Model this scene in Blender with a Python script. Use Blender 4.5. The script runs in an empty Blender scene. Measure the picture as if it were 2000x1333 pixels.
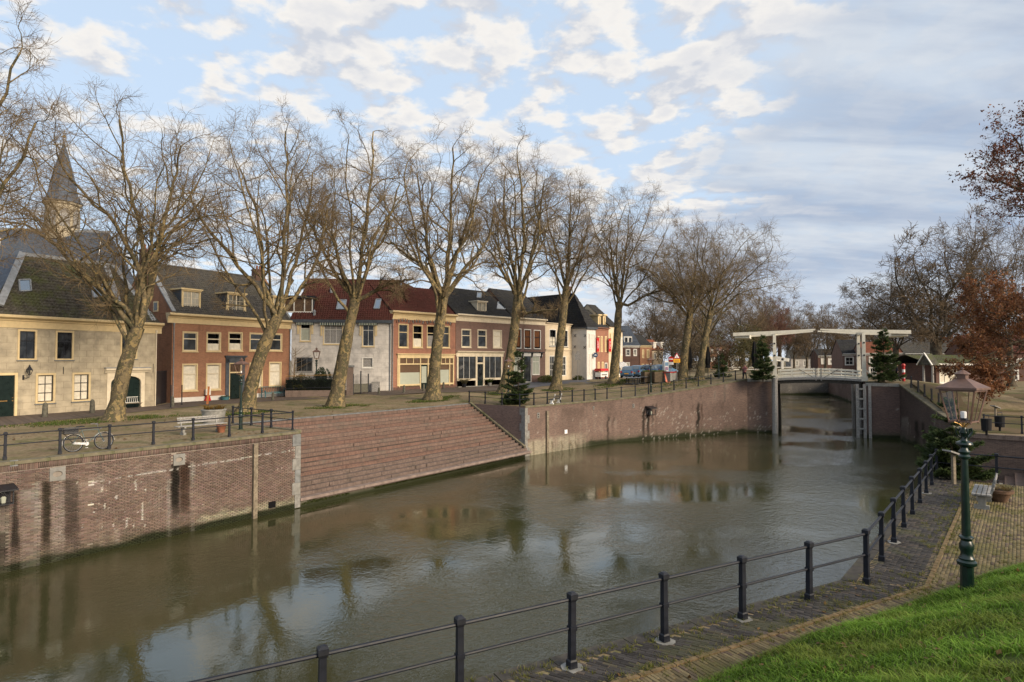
import bpy, bmesh, math, random
import numpy as np
from mathutils import Vector, Matrix, geometry

SC = bpy.context.scene
COL = SC.collection
R = math.radians

# ------------------------------------------------------------------ camera, sky, sun, exposure
EYE = np.array([0.0, 0.0, 3.83])
FPX = 1200.0                      # focal length in units of a 2000 px wide frame
PITCH = math.atan(36.5 / FPX)
cam_d = bpy.data.cameras.new('camera')
cam = bpy.data.objects.new('camera', cam_d)
COL.objects.link(cam)
cam.location = EYE
cam.rotation_euler = (math.pi / 2 + PITCH, 0, 0)
cam_d.sensor_width = 36.0
cam_d.lens = 36.0 * FPX / 2000.0
cam_d.clip_start = 0.1
cam_d.clip_end = 5000
SC.camera = cam
SC.render.resolution_x, SC.render.resolution_y = 1024, 682

SUN_AZ = (0.80, -0.60)            # direction towards the sun on the ground plane
SUN_EL = R(24)
world = bpy.data.worlds.new('World')
SC.world = world
world.use_nodes = True
WT = world.node_tree
WT.nodes.clear()


def wn(kind, **kw):
    n = WT.nodes.new(kind)
    for k, v in kw.items():
        setattr(n, k, v)
    return n


def wmath(op, a, b=None, c=None, clamp=False):
    n = wn('ShaderNodeMath', operation=op, use_clamp=clamp)
    for i, v in enumerate((a, b, c)):
        if v is None:
            continue
        if isinstance(v, (int, float)):
            n.inputs[i].default_value = v
        else:
            WT.links.new(v, n.inputs[i])
    return n.outputs[0]


def wramp(x, lo, hi, a=0.0, b=1.0, smooth=True):
    n = wn('ShaderNodeMapRange', interpolation_type='SMOOTHSTEP' if smooth else 'LINEAR', clamp=True)
    WT.links.new(x, n.inputs[0])
    for i, v in zip((1, 2, 3, 4), (lo, hi, a, b)):
        n.inputs[i].default_value = v
    return n.outputs[0]


def wmix(f, a, b):
    n = wn('ShaderNodeMix', data_type='RGBA')
    if isinstance(f, (int, float)):
        n.inputs[0].default_value = f
    else:
        WT.links.new(f, n.inputs[0])
    for i, v in ((6, a), (7, b)):
        if isinstance(v, tuple):
            n.inputs[i].default_value = (*v, 1)
        else:
            WT.links.new(v, n.inputs[i])
    return n.outputs[2]


def wnoise(vec, scale, detail, rough=0.55, dist=0.0):
    n = wn('ShaderNodeTexNoise')
    n.inputs['Scale'].default_value = scale
    n.inputs['Detail'].default_value = detail
    n.inputs['Roughness'].default_value = rough
    n.inputs['Distortion'].default_value = dist
    WT.links.new(vec, n.inputs['Vector'])
    return n.outputs['Fac']


sky = wn('ShaderNodeTexSky', sky_type='NISHITA')
sky.sun_disc = False
sky.sun_elevation = SUN_EL
sky.sun_rotation = math.atan2(SUN_AZ[0], SUN_AZ[1])
sky.altitude = 0
sky.air_density = 1.0
sky.dust_density = 1.5
sky.ozone_density = 1.3
tc = wn('ShaderNodeTexCoord')
sx = wn('ShaderNodeSeparateXYZ')
WT.links.new(tc.outputs['Generated'], sx.inputs[0])
# clouds lie on a curved layer: direction divided by its height above the horizon
den = wmath('ADD', wmath('MAXIMUM', sx.outputs[2], 0.0), 0.16)
px_ = wmath('DIVIDE', sx.outputs[0], den)
py_ = wmath('DIVIDE', sx.outputs[1], den)
cv = wn('ShaderNodeCombineXYZ')
WT.links.new(px_, cv.inputs[0])
WT.links.new(py_, cv.inputs[1])
cv.inputs[2].default_value = 3.7
mp = wn('ShaderNodeVectorMath', operation='ADD')
WT.links.new(cv.outputs[0], mp.inputs[0])
mp.inputs[1].default_value = (0.045, -0.08, 0.0)
n1 = wnoise(cv.outputs[0], 8.2, 7, 0.52, 0.10)
n2 = wnoise(mp.outputs[0], 8.2, 7, 0.52, 0.10)
big = wnoise(cv.outputs[0], 0.9, 3, 0.5)
# thin cover on the left, closing up towards the right
side = wmath('SUBTRACT', sx.outputs[0], wmath('MULTIPLY', sx.outputs[2], 0.35))
cover = wramp(side, -0.75, 0.35, -0.03, 0.07)
dens = wmath('ADD', wmath('ADD', n1, wmath('MULTIPLY', wmath('SUBTRACT', big, 0.5), 0.27)), cover)
mask = wramp(dens, 0.440, 0.605)
lit = wramp(wmath('SUBTRACT', n1, n2), -0.10, 0.08)
core = wramp(dens, 0.56, 0.76)
cs = wn('ShaderNodeCombineXYZ')
WT.links.new(wmath('MULTIPLY', px_, 0.55), cs.inputs[0])
WT.links.new(wmath('MULTIPLY', py_, 1.9), cs.inputs[1])
cs.inputs[2].default_value = 11.0
n3 = wnoise(cs.outputs[0], 1.5, 7, 0.55, 0.35)
bright = (5.25, 5.02, 4.72)
shade = (3.45, 3.6, 3.95)
ccol = wmix(lit, shade, bright)
ccol = wmix(wmath('MULTIPLY', core, 0.55), ccol, (3.7, 3.8, 4.1))
blue = wmix(0.82, sky.outputs[0], (3.6, 4.4, 5.4))
withc = wmix(wmath('MULTIPLY', mask, 0.93), blue, ccol)
# grey-blue stratus bank
bankdir = wramp(wmath('SUBTRACT', sx.outputs[0], wmath('MULTIPLY', sx.outputs[2], 0.75)), -0.12, 0.40)
bank = wmath('MULTIPLY', wramp(wmath('ADD', n3, wmath('MULTIPLY', bankdir, 0.30)), 0.46, 0.66), wramp(bankdir, 0.0, 0.5))
bcol = wmix(wramp(n3, 0.36, 0.66), (2.15, 2.65, 3.5), (3.6, 3.95, 4.4))
withc = wmix(wmath('MULTIPLY', bank, 0.88), withc, bcol)
# pale air near the horizon
hz = wramp(sx.outputs[2], 0.0, 0.17, 0.70, 0.0)
withc = wmix(hz, withc, (4.3, 4.6, 5.0))
bg = wn('ShaderNodeBackground')
WT.links.new(withc, bg.inputs['Color'])
bg.inputs['Strength'].default_value = 0.115
wo = wn('ShaderNodeOutputWorld')
WT.links.new(bg.outputs[0], wo.inputs['Surface'])

sun_d = bpy.data.lights.new('sun', 'SUN')
sun = bpy.data.objects.new('sun', sun_d)
COL.objects.link(sun)
sun_d.energy = 3.7
sun_d.angle = R(30)
sun_d.color = (1.0, 0.83, 0.63)
_sd = Vector((SUN_AZ[0] * math.cos(SUN_EL), SUN_AZ[1] * math.cos(SUN_EL), math.sin(SUN_EL)))
sun.rotation_euler = _sd.to_track_quat('Z', 'Y').to_euler()
sun.location = (60, -60, 60)

SC.view_settings.view_transform = 'Standard'
SC.view_settings.look = 'None'
SC.view_settings.exposure = 0.68
SC.view_settings.gamma = 1.0
SC.view_settings.use_curve_mapping = False

# ------------------------------------------------------------------ pixel rays and terrain
RND = random.Random(7)
U = np.array([0.6008, 0.7994])       # along the left quay
N = np.array([-0.7994, 0.6008])      # inland from the left quay


def ray(px, py):
    x, y = (px - 1000.0) / FPX, (666.5 - py) / FPX
    c, s = math.cos(PITCH), math.sin(PITCH)
    return np.array([x, c - y * s, s + y * c])


def GZ(px, py, z):
    d = ray(px, py)
    t = (z - EYE[2]) / d[2]
    return EYE + d * t


def PD(px, py, dep):
    """point of a pixel ray at distance dep along +Y"""
    d = ray(px, py)
    return EYE + d * (dep / d[1])


def sstep(a, b, x):
    t = np.clip((np.asarray(x, float) - a) / (b - a), 0, 1)
    return t * t * (3 - 2 * t)


_XC = np.array([[-40, -50], [3, -17], [22.4, -2.6], [55, 22], [65, 32.5], [72, 35], [140, 66.5], [200, 92]], float)


def zg(x, y):
    x = np.asarray(x, float); y = np.asarray(y, float)
    left = x < np.interp(y, _XC[:, 0], _XC[:, 1])
    u = x * U[0] + y * U[1]
    n = x * N[0] + y * N[1] - 29.3
    zq = np.interp(u, [44, 52, 56, 60, 64, 68, 71, 80], [0, .05, .15, .45, .90, 1.58, 1.75, 1.8])
    zh = np.interp(u, [38, 41, 45, 60, 70, 85, 120, 300], [0, .1, .45, .5, .75, 1.1, 1.4, 1.5])
    w = sstep(3, 12, n)
    zl = zq * (1 - w) + zh * w
    v = x * .42 + y * .91
    wd = x * .91 - y * .42
    zr = -.45 + 2.1 * sstep(60.5, 72, v) * (1 - .45 * sstep(10.5, 17, wd)) - .35 * sstep(82, 96, v)
    return np.where(left, zl, zr)


_TS = np.geomspace(5, 600, 6000)


def G(px, py):
    """first point where a pixel ray meets the terrain"""
    d = ray(px, py)
    P = EYE + _TS[:, None] * d
    h = P[:, 2] - zg(P[:, 0], P[:, 1])
    i = int(np.argmax(h < 0)) if (h < 0).any() else len(h) - 1
    f = h[i - 1] / max(h[i - 1] - h[i], 1e-9) if i else 0
    p = P[i - 1] + (P[i] - P[i - 1]) * min(max(f, 0), 1)
    p[2] = float(zg(p[0], p[1]))
    return p


# ------------------------------------------------------------------ objects
def tag(o, label=None, cat=None, group=None, kind=None):
    if label: o['label'] = label
    if cat: o['category'] = cat
    if group: o['group'] = group
    if kind: o['kind'] = kind
    return o


def empty(name, loc, rz=0.0, label=None, cat=None, group=None):
    o = bpy.data.objects.new(name, None)
    COL.objects.link(o)
    o.location = [float(c) for c in loc]
    o.rotation_euler = (0, 0, rz)
    return tag(o, label, cat, group)


def put(name, me, parent=None, loc=None, rot=None, mat=None):
    o = bpy.data.objects.new(name, me)
    COL.objects.link(o)
    if parent is not None: o.parent = parent
    if loc is not None: o.location = [float(c) for c in loc]
    if rot is not None: o.rotation_euler = rot
    return o


def copy_tree(o, parent=None):
    c = o.copy()
    COL.objects.link(c)
    c.parent = parent
    for ch in list(o.children):
        copy_tree(ch, c)
    return c


class MB:
    def __init__(s):
        s.v, s.f, s.m, s.mi, s.c = [], [], [], 0, []

    def add(s, vs, fs):
        b = len(s.v); s.c.append((b, len(s.f)))
        s.v.extend([tuple(float(c) for c in p) for p in vs])
        for f in fs:
            s.f.append([b + i for i in f]); s.m.append(s.mi)

    def bx(s, x0, y0, z0, x1, y1, z1):
        s.add([(x0, y0, z0), (x1, y0, z0), (x1, y1, z0), (x0, y1, z0), (x0, y0, z1), (x1, y0, z1), (x1, y1, z1), (x0, y1, z1)],
              [(0, 3, 2, 1), (4, 5, 6, 7), (0, 1, 5, 4), (1, 2, 6, 5), (2, 3, 7, 6), (3, 0, 4, 7)])
        return s

    def frus(s, cx, cy, z0, z1, a0, b0, a1, b1):
        p = [(cx + i * a0, cy + j * b0, z0) for i, j in ((-1, -1), (1, -1), (1, 1), (-1, 1))] + \
            [(cx + i * a1, cy + j * b1, z1) for i, j in ((-1, -1), (1, -1), (1, 1), (-1, 1))]
        s.add(p, [(0, 3, 2, 1), (4, 5, 6, 7), (0, 1, 5, 4), (1, 2, 6, 5), (2, 3, 7, 6), (3, 0, 4, 7)])
        return s

    def beam(s, p, q, w, h, up=(0, 0, 1)):
        p, q = Vector(p), Vector(q)
        d = (q - p).normalized()
        a = d.cross(Vector(up))
        if a.length < 1e-4: a = d.cross(Vector((1, 0, 0)))
        a = a.normalized() * w / 2
        b = a.normalized().cross(d).normalized() * h / 2
        vs = [p - a - b, p + a - b, p + a + b, p - a + b, q - a - b, q + a - b, q + a + b, q - a + b]
        s.add(vs, [(0, 1, 2, 3), (7, 6, 5, 4), (1, 0, 4, 5), (2, 1, 5, 6), (3, 2, 6, 7), (0, 3, 7, 4)])
        return s

    def tube(s, pts, r, n=8, caps=True, closed=False):
        pts = [Vector(p) for p in pts]
        m = len(pts)
        rr = r if isinstance(r, (list, tuple)) else [r] * m
        vs = []
        ref = None
        for i, p in enumerate(pts):
            if closed:
                t = (pts[(i + 1) % m] - pts[i - 1]).normalized()
            else:
                t = (pts[min(i + 1, m - 1)] - pts[max(i - 1, 0)]).normalized()
            if ref is None:
                ref = t.cross(Vector((0, 0, 1)))
                if ref.length < 1e-3: ref = t.cross(Vector((1, 0, 0)))
            a = (ref - t * ref.dot(t)).normalized()
            ref = a
            b = t.cross(a)
            for k in range(n):
                th = 2 * math.pi * k / n
                vs.append(p + (a * math.cos(th) + b * math.sin(th)) * rr[i])
        fs = []
        for i in range(m if closed else m - 1):
            for k in range(n):
                j = (i + 1) % m
                fs.append((i * n + k, i * n + (k + 1) % n, j * n + (k + 1) % n, j * n + k))
        if caps and not closed:
            fs.append(tuple(range(n))[::-1]); fs.append(tuple((m - 1) * n + k for k in range(n)))
        s.add(vs, fs)
        return s

    def lathe(s, prof, n=12, c=(0, 0, 0), rot0=0.0):
        vs = []
        for r, z in prof:
            for k in range(n):
                th = rot0 + 2 * math.pi * k / n
                vs.append((c[0] + r * math.cos(th), c[1] + r * math.sin(th), c[2] + z))
        fs = []
        for i in range(len(prof) - 1):
            for k in range(n):
                fs.append((i * n + k, i * n + (k + 1) % n, (i + 1) * n + (k + 1) % n, (i + 1) * n + k))
        fs.append(tuple(range(n))[::-1]); fs.append(tuple((len(prof) - 1) * n + k for k in range(n)))
        s.add(vs, fs)
        return s

    def quad(s, *p):
        s.add(p, [tuple(range(len(p)))])
        return s

    def ext(s, pts, vec):
        """closed prism: polygon pts pushed along vec"""
        n = len(pts)
        v = Vector(vec)
        q = [Vector(p) for p in pts]
        s.add(q + [p + v for p in q], [tuple(range(n))[::-1], tuple(range(n, 2 * n))] + [(i, (i + 1) % n, n + (i + 1) % n, n + i) for i in range(n)])
        return s

    def mesh(s, name, mats, smooth=False):
        me = bpy.data.meshes.new(name)
        me.from_pydata(s.v, [], s.f)
        for m in (mats if isinstance(mats, (list, tuple)) else [mats]):
            me.materials.append(m)
        if any(s.m):
            me.polygons.foreach_set('material_index', s.m)
        if smooth:
            me.polygons.foreach_set('use_smooth', [True] * len(s.f))
            try: me.set_sharp_from_angle(angle=R(40))
            except Exception: pass
        me.update()
        return me

    def each(s, name, mats, parent=None, loc=None, rot=None, smooth=False):
        """every piece that was added becomes an object of its own"""
        first = None
        for i, (b, f) in enumerate(s.c):
            b2, f2 = s.c[i + 1] if i + 1 < len(s.c) else (len(s.v), len(s.f))
            q = MB(); q.v = s.v[b:b2]; q.f = [[k - b for k in x] for x in s.f[f:f2]]; q.m = s.m[f:f2]
            o = q.build(name, mats, parent, loc, rot, smooth); first = first or o
        return first

    def build(s, name, mats, parent=None, loc=None, rot=None, smooth=False):
        return put(name, s.mesh(name, mats, smooth), parent, loc, rot)


def np_mesh(name, verts, faces, mat, col=None, smooth=False):
    """verts (V,3), faces (F,k) of one size k; col (V,3) optional colour per vertex"""
    me = bpy.data.meshes.new(name)
    verts = np.asarray(verts, np.float32); faces = np.asarray(faces, np.int32)
    F, k = faces.shape
    me.vertices.add(len(verts)); me.vertices.foreach_set('co', verts.ravel())
    me.loops.add(F * k); me.loops.foreach_set('vertex_index', faces.ravel())
    me.polygons.add(F)
    me.polygons.foreach_set('loop_start', np.arange(0, F * k, k, dtype=np.int32))
    try: me.polygons.foreach_set('loop_total', np.full(F, k, np.int32))
    except Exception: pass
    if smooth: me.polygons.foreach_set('use_smooth', np.ones(F, bool))
    for m in (mat if isinstance(mat, (list, tuple)) else [mat]): me.materials.append(m)
    me.update(calc_edges=True)
    if col is not None:
        a = me.color_attributes.new('Col', 'FLOAT_COLOR', 'POINT')
        c4 = np.ones((len(verts), 4), np.float32); c4[:, :3] = col
        a.data.foreach_set('color', c4.ravel())
    return me


# ------------------------------------------------------------------ materials
MATS = {}


class NT:
    def __init__(s, name):
        s.m = bpy.data.materials.new(name)
        s.m.use_nodes = True
        s.t = s.m.node_tree
        s.t.nodes.clear()
        s.out = s.n('ShaderNodeOutputMaterial')
        s.b = s.n('ShaderNodeBsdfPrincipled')
        s.l(s.b.outputs[0], s.out.inputs[0])

    def n(s, k, **kw):
        x = s.t.nodes.new(k)
        for a, v in kw.items(): setattr(x, a, v)
        return x

    def l(s, a, b): s.t.links.new(a, b)

    def val(s, sock, v):
        if isinstance(v, (int, float)): sock.default_value = v
        elif isinstance(v, tuple): sock.default_value = (*v, 1) if len(v) == 3 and sock.type == 'RGBA' else v
        else: s.l(v, sock)

    def math(s, op, a, b=0.0, clamp=False):
        x = s.n('ShaderNodeMath', operation=op, use_clamp=clamp)
        s.val(x.inputs[0], a); s.val(x.inputs[1], b)
        return x.outputs[0]

    def noise(s, vec, scale, detail=4, rough=0.55, dist=0.0):
        x = s.n('ShaderNodeTexNoise')
        x.inputs['Scale'].default_value = scale; x.inputs['Detail'].default_value = detail
        x.inputs['Roughness'].default_value = rough; x.inputs['Distortion'].default_value = dist
        if vec is not None: s.l(vec, x.inputs['Vector'])
        return x.outputs['Fac']

    def ramp(s, x, lo, hi, a=0.0, b=1.0):
        r = s.n('ShaderNodeMapRange', interpolation_type='SMOOTHSTEP', clamp=True)
        s.val(r.inputs[0], x)
        for i, v in zip((1, 2, 3, 4), (lo, hi, a, b)): r.inputs[i].default_value = v
        return r.outputs[0]

    def mix(s, f, a, b, mode='MIX'):
        x = s.n('ShaderNodeMix', data_type='RGBA', blend_type=mode)
        s.val(x.inputs[0], f); s.val(x.inputs[6], a); s.val(x.inputs[7], b)
        return x.outputs[2]

    def coord(s, which='Object'): return s.n('ShaderNodeTexCoord').outputs[which]

    def pos(s): return s.n('ShaderNodeNewGeometry').outputs['Position']

    def scale(s, vec, k):
        x = s.n('ShaderNodeVectorMath', operation='MULTIPLY')
        s.l(vec, x.inputs[0]); x.inputs[1].default_value = k
        return x.outputs[0]

    def wallvec(s, vec=None):
        """(x+y, z) so that upright walls along either local axis share one layout"""
        a = s.n('ShaderNodeSeparateXYZ'); s.l(vec or s.coord(), a.inputs[0])
        c = s.n('ShaderNodeCombineXYZ')
        s.l(s.math('ADD', a.outputs[0], a.outputs[1]), c.inputs[0]); s.l(a.outputs[2], c.inputs[1])
        return c.outputs[0]

    def brick(s, vec, bw, bh, mortar=0.012, c1=(0, 0, 0), c2=(1, 1, 1), off=0.5, bias=0.0):
        x = s.n('ShaderNodeTexBrick')
        x.offset = off
        s.l(vec, x.inputs['Vector'])
        x.inputs['Scale'].default_value = 1.0
        x.inputs['Brick Width'].default_value = bw; x.inputs['Row Height'].default_value = bh
        x.inputs['Mortar Size'].default_value = mortar; x.inputs['Mortar Smooth'].default_value = 0.3
        x.inputs['Bias'].default_value = bias
        x.inputs['Color1'].default_value = (*c1, 1); x.inputs['Color2'].default_value = (*c2, 1)
        return x

    def bump(s, h, strength=0.3, dist=0.02):
        x = s.n('ShaderNodeBump')
        x.inputs['Strength'].default_value = strength; x.inputs['Distance'].default_value = dist
        s.l(h, x.inputs['Height']); s.l(x.outputs[0], s.b.inputs['Normal'])

    def fin(s, col, rough=0.8, spec=0.3, metal=0.0):
        s.val(s.b.inputs['Base Color'], col); s.val(s.b.inputs['Roughness'], rough)
        s.b.inputs['Specular IOR Level'].default_value = spec
        s.b.inputs['Metallic'].default_value = metal
        MATS[s.m.name] = s.m
        return s.m


def plain(name, col, rough=0.6, var=0.18, scale=6.0, spec=0.4, metal=0.0, bump=0.0, dirt=None, grime=0.0):
    t = NT(name)
    c = t.coord()
    n = t.noise(c, scale, 5)
    d = tuple(v * (1 - var) for v in col); l = tuple(min(1, v * (1 + var)) for v in col)
    k = t.mix(t.ramp(n, .3, .7), d, l)
    if dirt:
        k = t.mix(t.math('MULTIPLY', t.ramp(t.noise(c, scale * .45, 6, .65), .45, .75), grime), k, dirt)
    if bump: t.bump(t.noise(c, scale * 6, 4), bump, .01)
    return t.fin(k, t.ramp(n, .2, .8, rough * .85, min(1, rough * 1.15)), spec, metal)


def brickmat(name, c1, c2, mortar, bw=.215, bh=.065, rough=.85, stain=(.05, .045, .04), stainf=.4, moss=None):
    t = NT(name)
    w = t.wallvec()
    b = t.brick(w, bw, bh, .007, c1, c2)
    b.inputs['Mortar'].default_value = (*mortar, 1)
    n = t.noise(t.coord(), 1.1, 7, .6)
    k = t.mix(t.math('MULTIPLY', t.ramp(n, .45, .75), stainf), b.outputs['Color'], stain)
    k = t.mix(t.ramp(t.noise(t.scale(t.coord(), (1, 1, .22)), 2.3, 5, .65), .50, .78, 0, .5), k, tuple(v * .45 for v in c1))
    n2 = t.noise(t.coord(), 14, 3)
    k = t.mix(t.ramp(n2, .3, .7, 0, .25), k, tuple(v * 1.25 for v in c2))
    t.bump(b.outputs['Fac'], -.25, .01)
    return t.fin(k, rough, .2)


MUL = plain
M_white = plain('white_paint', (.62, .54, .40), .45, .06, 3, dirt=(.30, .25, .18), grime=.35)
M_cream = plain('cream_paint', (.60, .47, .26), .45, .06, 3, dirt=(.30, .24, .15), grime=.3)
M_offw = plain('white_gloss', (.70, .68, .62), .4, .06, 3, dirt=(.35, .32, .26), grime=.3)
M_black = plain('black_paint', (.012, .013, .017), .38, .2, 9, .5)
M_rail = plain('railing_paint', (.010, .012, .019), .5, .25, 8, .3, bump=.08, dirt=(.03, .03, .03), grime=.5)
M_green = plain('green_paint', (.003, .016, .012), .32, .25, 6, .6)
M_dgreen = plain('dark_green_door', (.004, .012, .010), .3, .2, 3, .5)
M_grey = plain('grey_stone', (.24, .235, .22), .85, .25, 5, .2, bump=.3, dirt=(.09, .09, .07), grime=.6)
M_bluestone = plain('bluestone', (.16, .165, .165), .8, .25, 4, .25, bump=.25, dirt=(.08, .085, .07), grime=.5)
M_palestone = plain('pale_stone', (.205, .20, .185), .85, .22, 4, .2, bump=.3, dirt=(.14, .13, .10), grime=.6)
M_lead = plain('lead_sheet', (.22, .23, .24), .55, .2, 4, .4, dirt=(.12, .12, .12), grime=.5)
M_wood = plain('weathered_wood', (.20, .165, .12), .85, .3, 9, .2, bump=.3, dirt=(.06, .055, .04), grime=.6)
M_darkwood = plain('wet_wood', (.045, .04, .032), .7, .4, 7, .3, bump=.3)
M_greywood = plain('grey_slats', (.26, .25, .235), .8, .25, 12, .25, bump=.2)
M_teal = plain('teal_paint', (.045, .13, .15), .5, .25, 5, .4)
M_bluegrey = plain('blue_grey_paint', (.055, .065, .078), .5, .2, 4)
M_copper = plain('copper', (.165, .098, .076), .5, .2, 7, .4, .35, dirt=(.13, .09, .08), grime=.5)
M_brass = plain('brass', (.45, .27, .10), .35, .2, 9, .5, .8)
M_steel = plain('steel', (.45, .45, .46), .3, .15, 12, .5, .9)
M_rubber = plain('rubber', (.015, .015, .015), .8, .2, 12, .3)
M_red = plain('red_paint', (.42, .015, .015), .4, .12, 5)
M_orange = plain('orange_plastic', (.55, .09, .02), .45, .1, 5)
M_yellow = plain('yellow_sign', (.75, .36, .01), .4, .05, 5)
M_signw = plain('sign_white', (.75, .75, .74), .4, .05, 5)
M_dark = plain('dark_void', (.006, .006, .007), .9, .1, 4, .1)
M_terra = plain('terracotta', (.22, .09, .05), .8, .25, 6, .2)
M_conc = plain('concrete', (.25, .245, .225), .85, .18, 6, .2, bump=.15, dirt=(.16, .155, .14), grime=.5)
M_awn = plain('canvas_black', (.012, .012, .013), .8, .2, 6, .2)
M_clothd = plain('dark_cloth', (.012, .013, .02), .9, .2, 9, .1)
M_skin = plain('skin', (.42, .26, .19), .6, .08, 9, .3)
M_carblue = plain('car_blue', (.10, .19, .30), .22, .08, 3, .6)
M_cardark = plain('car_dark_blue', (.03, .06, .12), .22, .08, 3, .6)
M_carwhite = plain('car_white', (.6, .62, .64), .25, .05, 3, .6)


def glassmat(name, tint=(.018, .02, .022), clear=0.0, var=.6):
    t = NT(name)
    c = t.coord()
    n = t.noise(t.scale(c, (1.0, 1.0, .8)), 1.9, 3)
    k = t.mix(t.ramp(n, .35, .7), tuple(v * (1 - var) for v in tint), tuple(v * (1 + 1.8 * var) for v in tint))  # mottling paints uneven reflection and room shade into the pane colour
    oi = t.n('ShaderNodeObjectInfo'); k = t.mix(t.ramp(oi.outputs['Random'], .3, 1.0, 0, .8), k, tuple(v * 4 + .01 for v in tint))  # lighter panes at random: varying reflection put into the colour
    m = t.fin(k, .04, .45)
    if clear:
        tr = t.n('ShaderNodeBsdfTransparent'); gl = t.n('ShaderNodeBsdfGlossy')
        gl.inputs['Roughness'].default_value = .03; gl.inputs['Color'].default_value = (.15, .16, .17, 1)
        fr = t.n('ShaderNodeLayerWeight'); fr.inputs[0].default_value = .06
        mx = t.n('ShaderNodeMixShader')
        t.l(fr.outputs[0], mx.inputs[0]); t.l(tr.outputs[0], mx.inputs[1]); t.l(gl.outputs[0], mx.inputs[2])
        t.l(mx.outputs[0], t.out.inputs[0])
    return m


M_glass = glassmat('window_glass')
M_glassw = glassmat('window_glass_warm', (.035, .022, .014))
M_clear = glassmat('clear_glass', clear=1)
M_glasscar = glassmat('car_glass', (.05, .065, .08))
M_curtain = plain('curtain', (.68, .63, .52), .9, .1, 4, .1)
M_frost = plain('frosted_film', (.36, .38, .31), .6, .04, 2, .3)
M_blind = plain('wood_blind', (.16, .065, .025), .7, .2, 8, .2)


def tilemat(name, c1, c2, moss=None, mossf=0.0):
    t = NT(name)
    c = t.coord()
    n = t.noise(c, 3.2, 6, .65); n2 = t.noise(c, 22, 3)
    k = t.mix(t.ramp(n, .35, .68), c1, c2)
    k = t.mix(t.ramp(n2, .35, .7, 0, .5), k, tuple(v * .45 for v in c1))
    if moss:
        k = t.mix(t.math('MULTIPLY', t.ramp(t.noise(c, .9, 7, .7), .42, .66), mossf), k, moss)
    t.bump(n2, .3, .02)
    return t.fin(k, .85, .2)


M_tile_old = tilemat('old_grey_tiles', (.055, .050, .042), (.11, .10, .085), (.075, .085, .03), .75)
M_tile_grey = tilemat('grey_tiles', (.05, .049, .047), (.10, .095, .088), (.10, .09, .06), .35)
M_tile_red = tilemat('red_tiles', (.075, .025, .020), (.115, .040, .031), (.05, .03, .02), .3)
M_tile_blk = tilemat('black_tiles', (.022, .023, .026), (.04, .041, .045), (.06, .058, .04), .25)
M_tile_orange = tilemat('orange_tiles', (.16, .058, .034), (.23, .085, .05))
M_slate = tilemat('slates', (.062, .078, .105), (.10, .12, .155), (.06, .065, .06), .2)

M_br_red = brickmat('orange_red_brick', (.235, .105, .058), (.315, .145, .082), (.27, .21, .15))
M_br_shop = brickmat('pink_brick', (.23, .095, .062), (.31, .135, .085), (.24, .19, .15))
M_br_purp = brickmat('purple_brick', (.13, .078, .062), (.185, .11, .088), (.17, .14, .12))
M_br_dark = brickmat('dark_brick', (.085, .042, .034), (.13, .065, .05), (.13, .11, .09))
M_br_canal = brickmat('canal_brick', (.115, .080, .065), (.165, .117, .096), (.22, .19, .16), stain=(.06, .055, .045), stainf=.35)
M_br_step = brickmat('step_brick', (.098, .066, .054), (.170, .112, .090), (.060, .050, .040), .075, .22, stain=(.085, .075, .062), stainf=.75)
M_plast = plain('beige_plaster', (.40, .345, .25), .9, .16, 1.4, .15, bump=.1, dirt=(.17, .15, .115), grime=.75)
M_plastw = plain('white_plaster', (.52, .49, .45), .85, .10, 1.6, .15, bump=.08, dirt=(.20, .19, .18), grime=.75)
M_whitewall = plain('white_wall', (.60, .58, .54), .8, .05, 1.5, .2, dirt=(.40, .38, .34), grime=.3)
M_creamwall = plain('cream_wall', (.60, .50, .36), .7, .07, 2, .2, dirt=(.40, .33, .22), grime=.3)
M_joint = plain('joint', (.28, .24, .175), .95, .2, 4, .1)
M_jointw = plain('joint_grey', (.26, .25, .24), .95, .2, 4, .1)


def vcolmat(name, brick=None, rough=.88, bump=.25):
    """colour from the Col attribute, with brick joints and grain on top"""
    t = NT(name)
    a = t.n('ShaderNodeAttribute'); a.attribute_name = 'Col'
    k = a.outputs['Color']
    c = t.coord()
    if brick:
        w = t.wallvec()
        b = t.brick(w, brick[0], brick[1], .009, (.72, .72, .72), (1.25, 1.2, 1.15))
        b.inputs['Mortar'].default_value = (1.35, 1.4, 1.4, 1)
        k = t.mix(.85, k, b.outputs['Color'], 'MULTIPLY')
        t.bump(b.outputs['Fac'], -.3, .012)
    else:
        t.bump(t.noise(c, 40, 4), bump, .01)
    n = t.noise(c, 9, 6, .65)
    k = t.mix(t.ramp(n, .3, .75, 0, .45), k, t.mix(1.0, k, (.55, .53, .5), 'MULTIPLY'))
    return t.fin(k, rough, .2)


M_vbrick = vcolmat('quay_brick_face', (.22, .066))
M_vplain = vcolmat('stained_face')
# ------------------------------------------------------------------ numeric helpers
def hsh(ix, iy, seed):
    h = (ix.astype(np.int64) * 374761393 + iy.astype(np.int64) * 668265263 + seed * 1442695041) & 0xffffffff
    h = ((h ^ (h >> 13)) * 1274126177) & 0xffffffff
    return ((h ^ (h >> 16)) & 0xffff) / 65535.0


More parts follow.
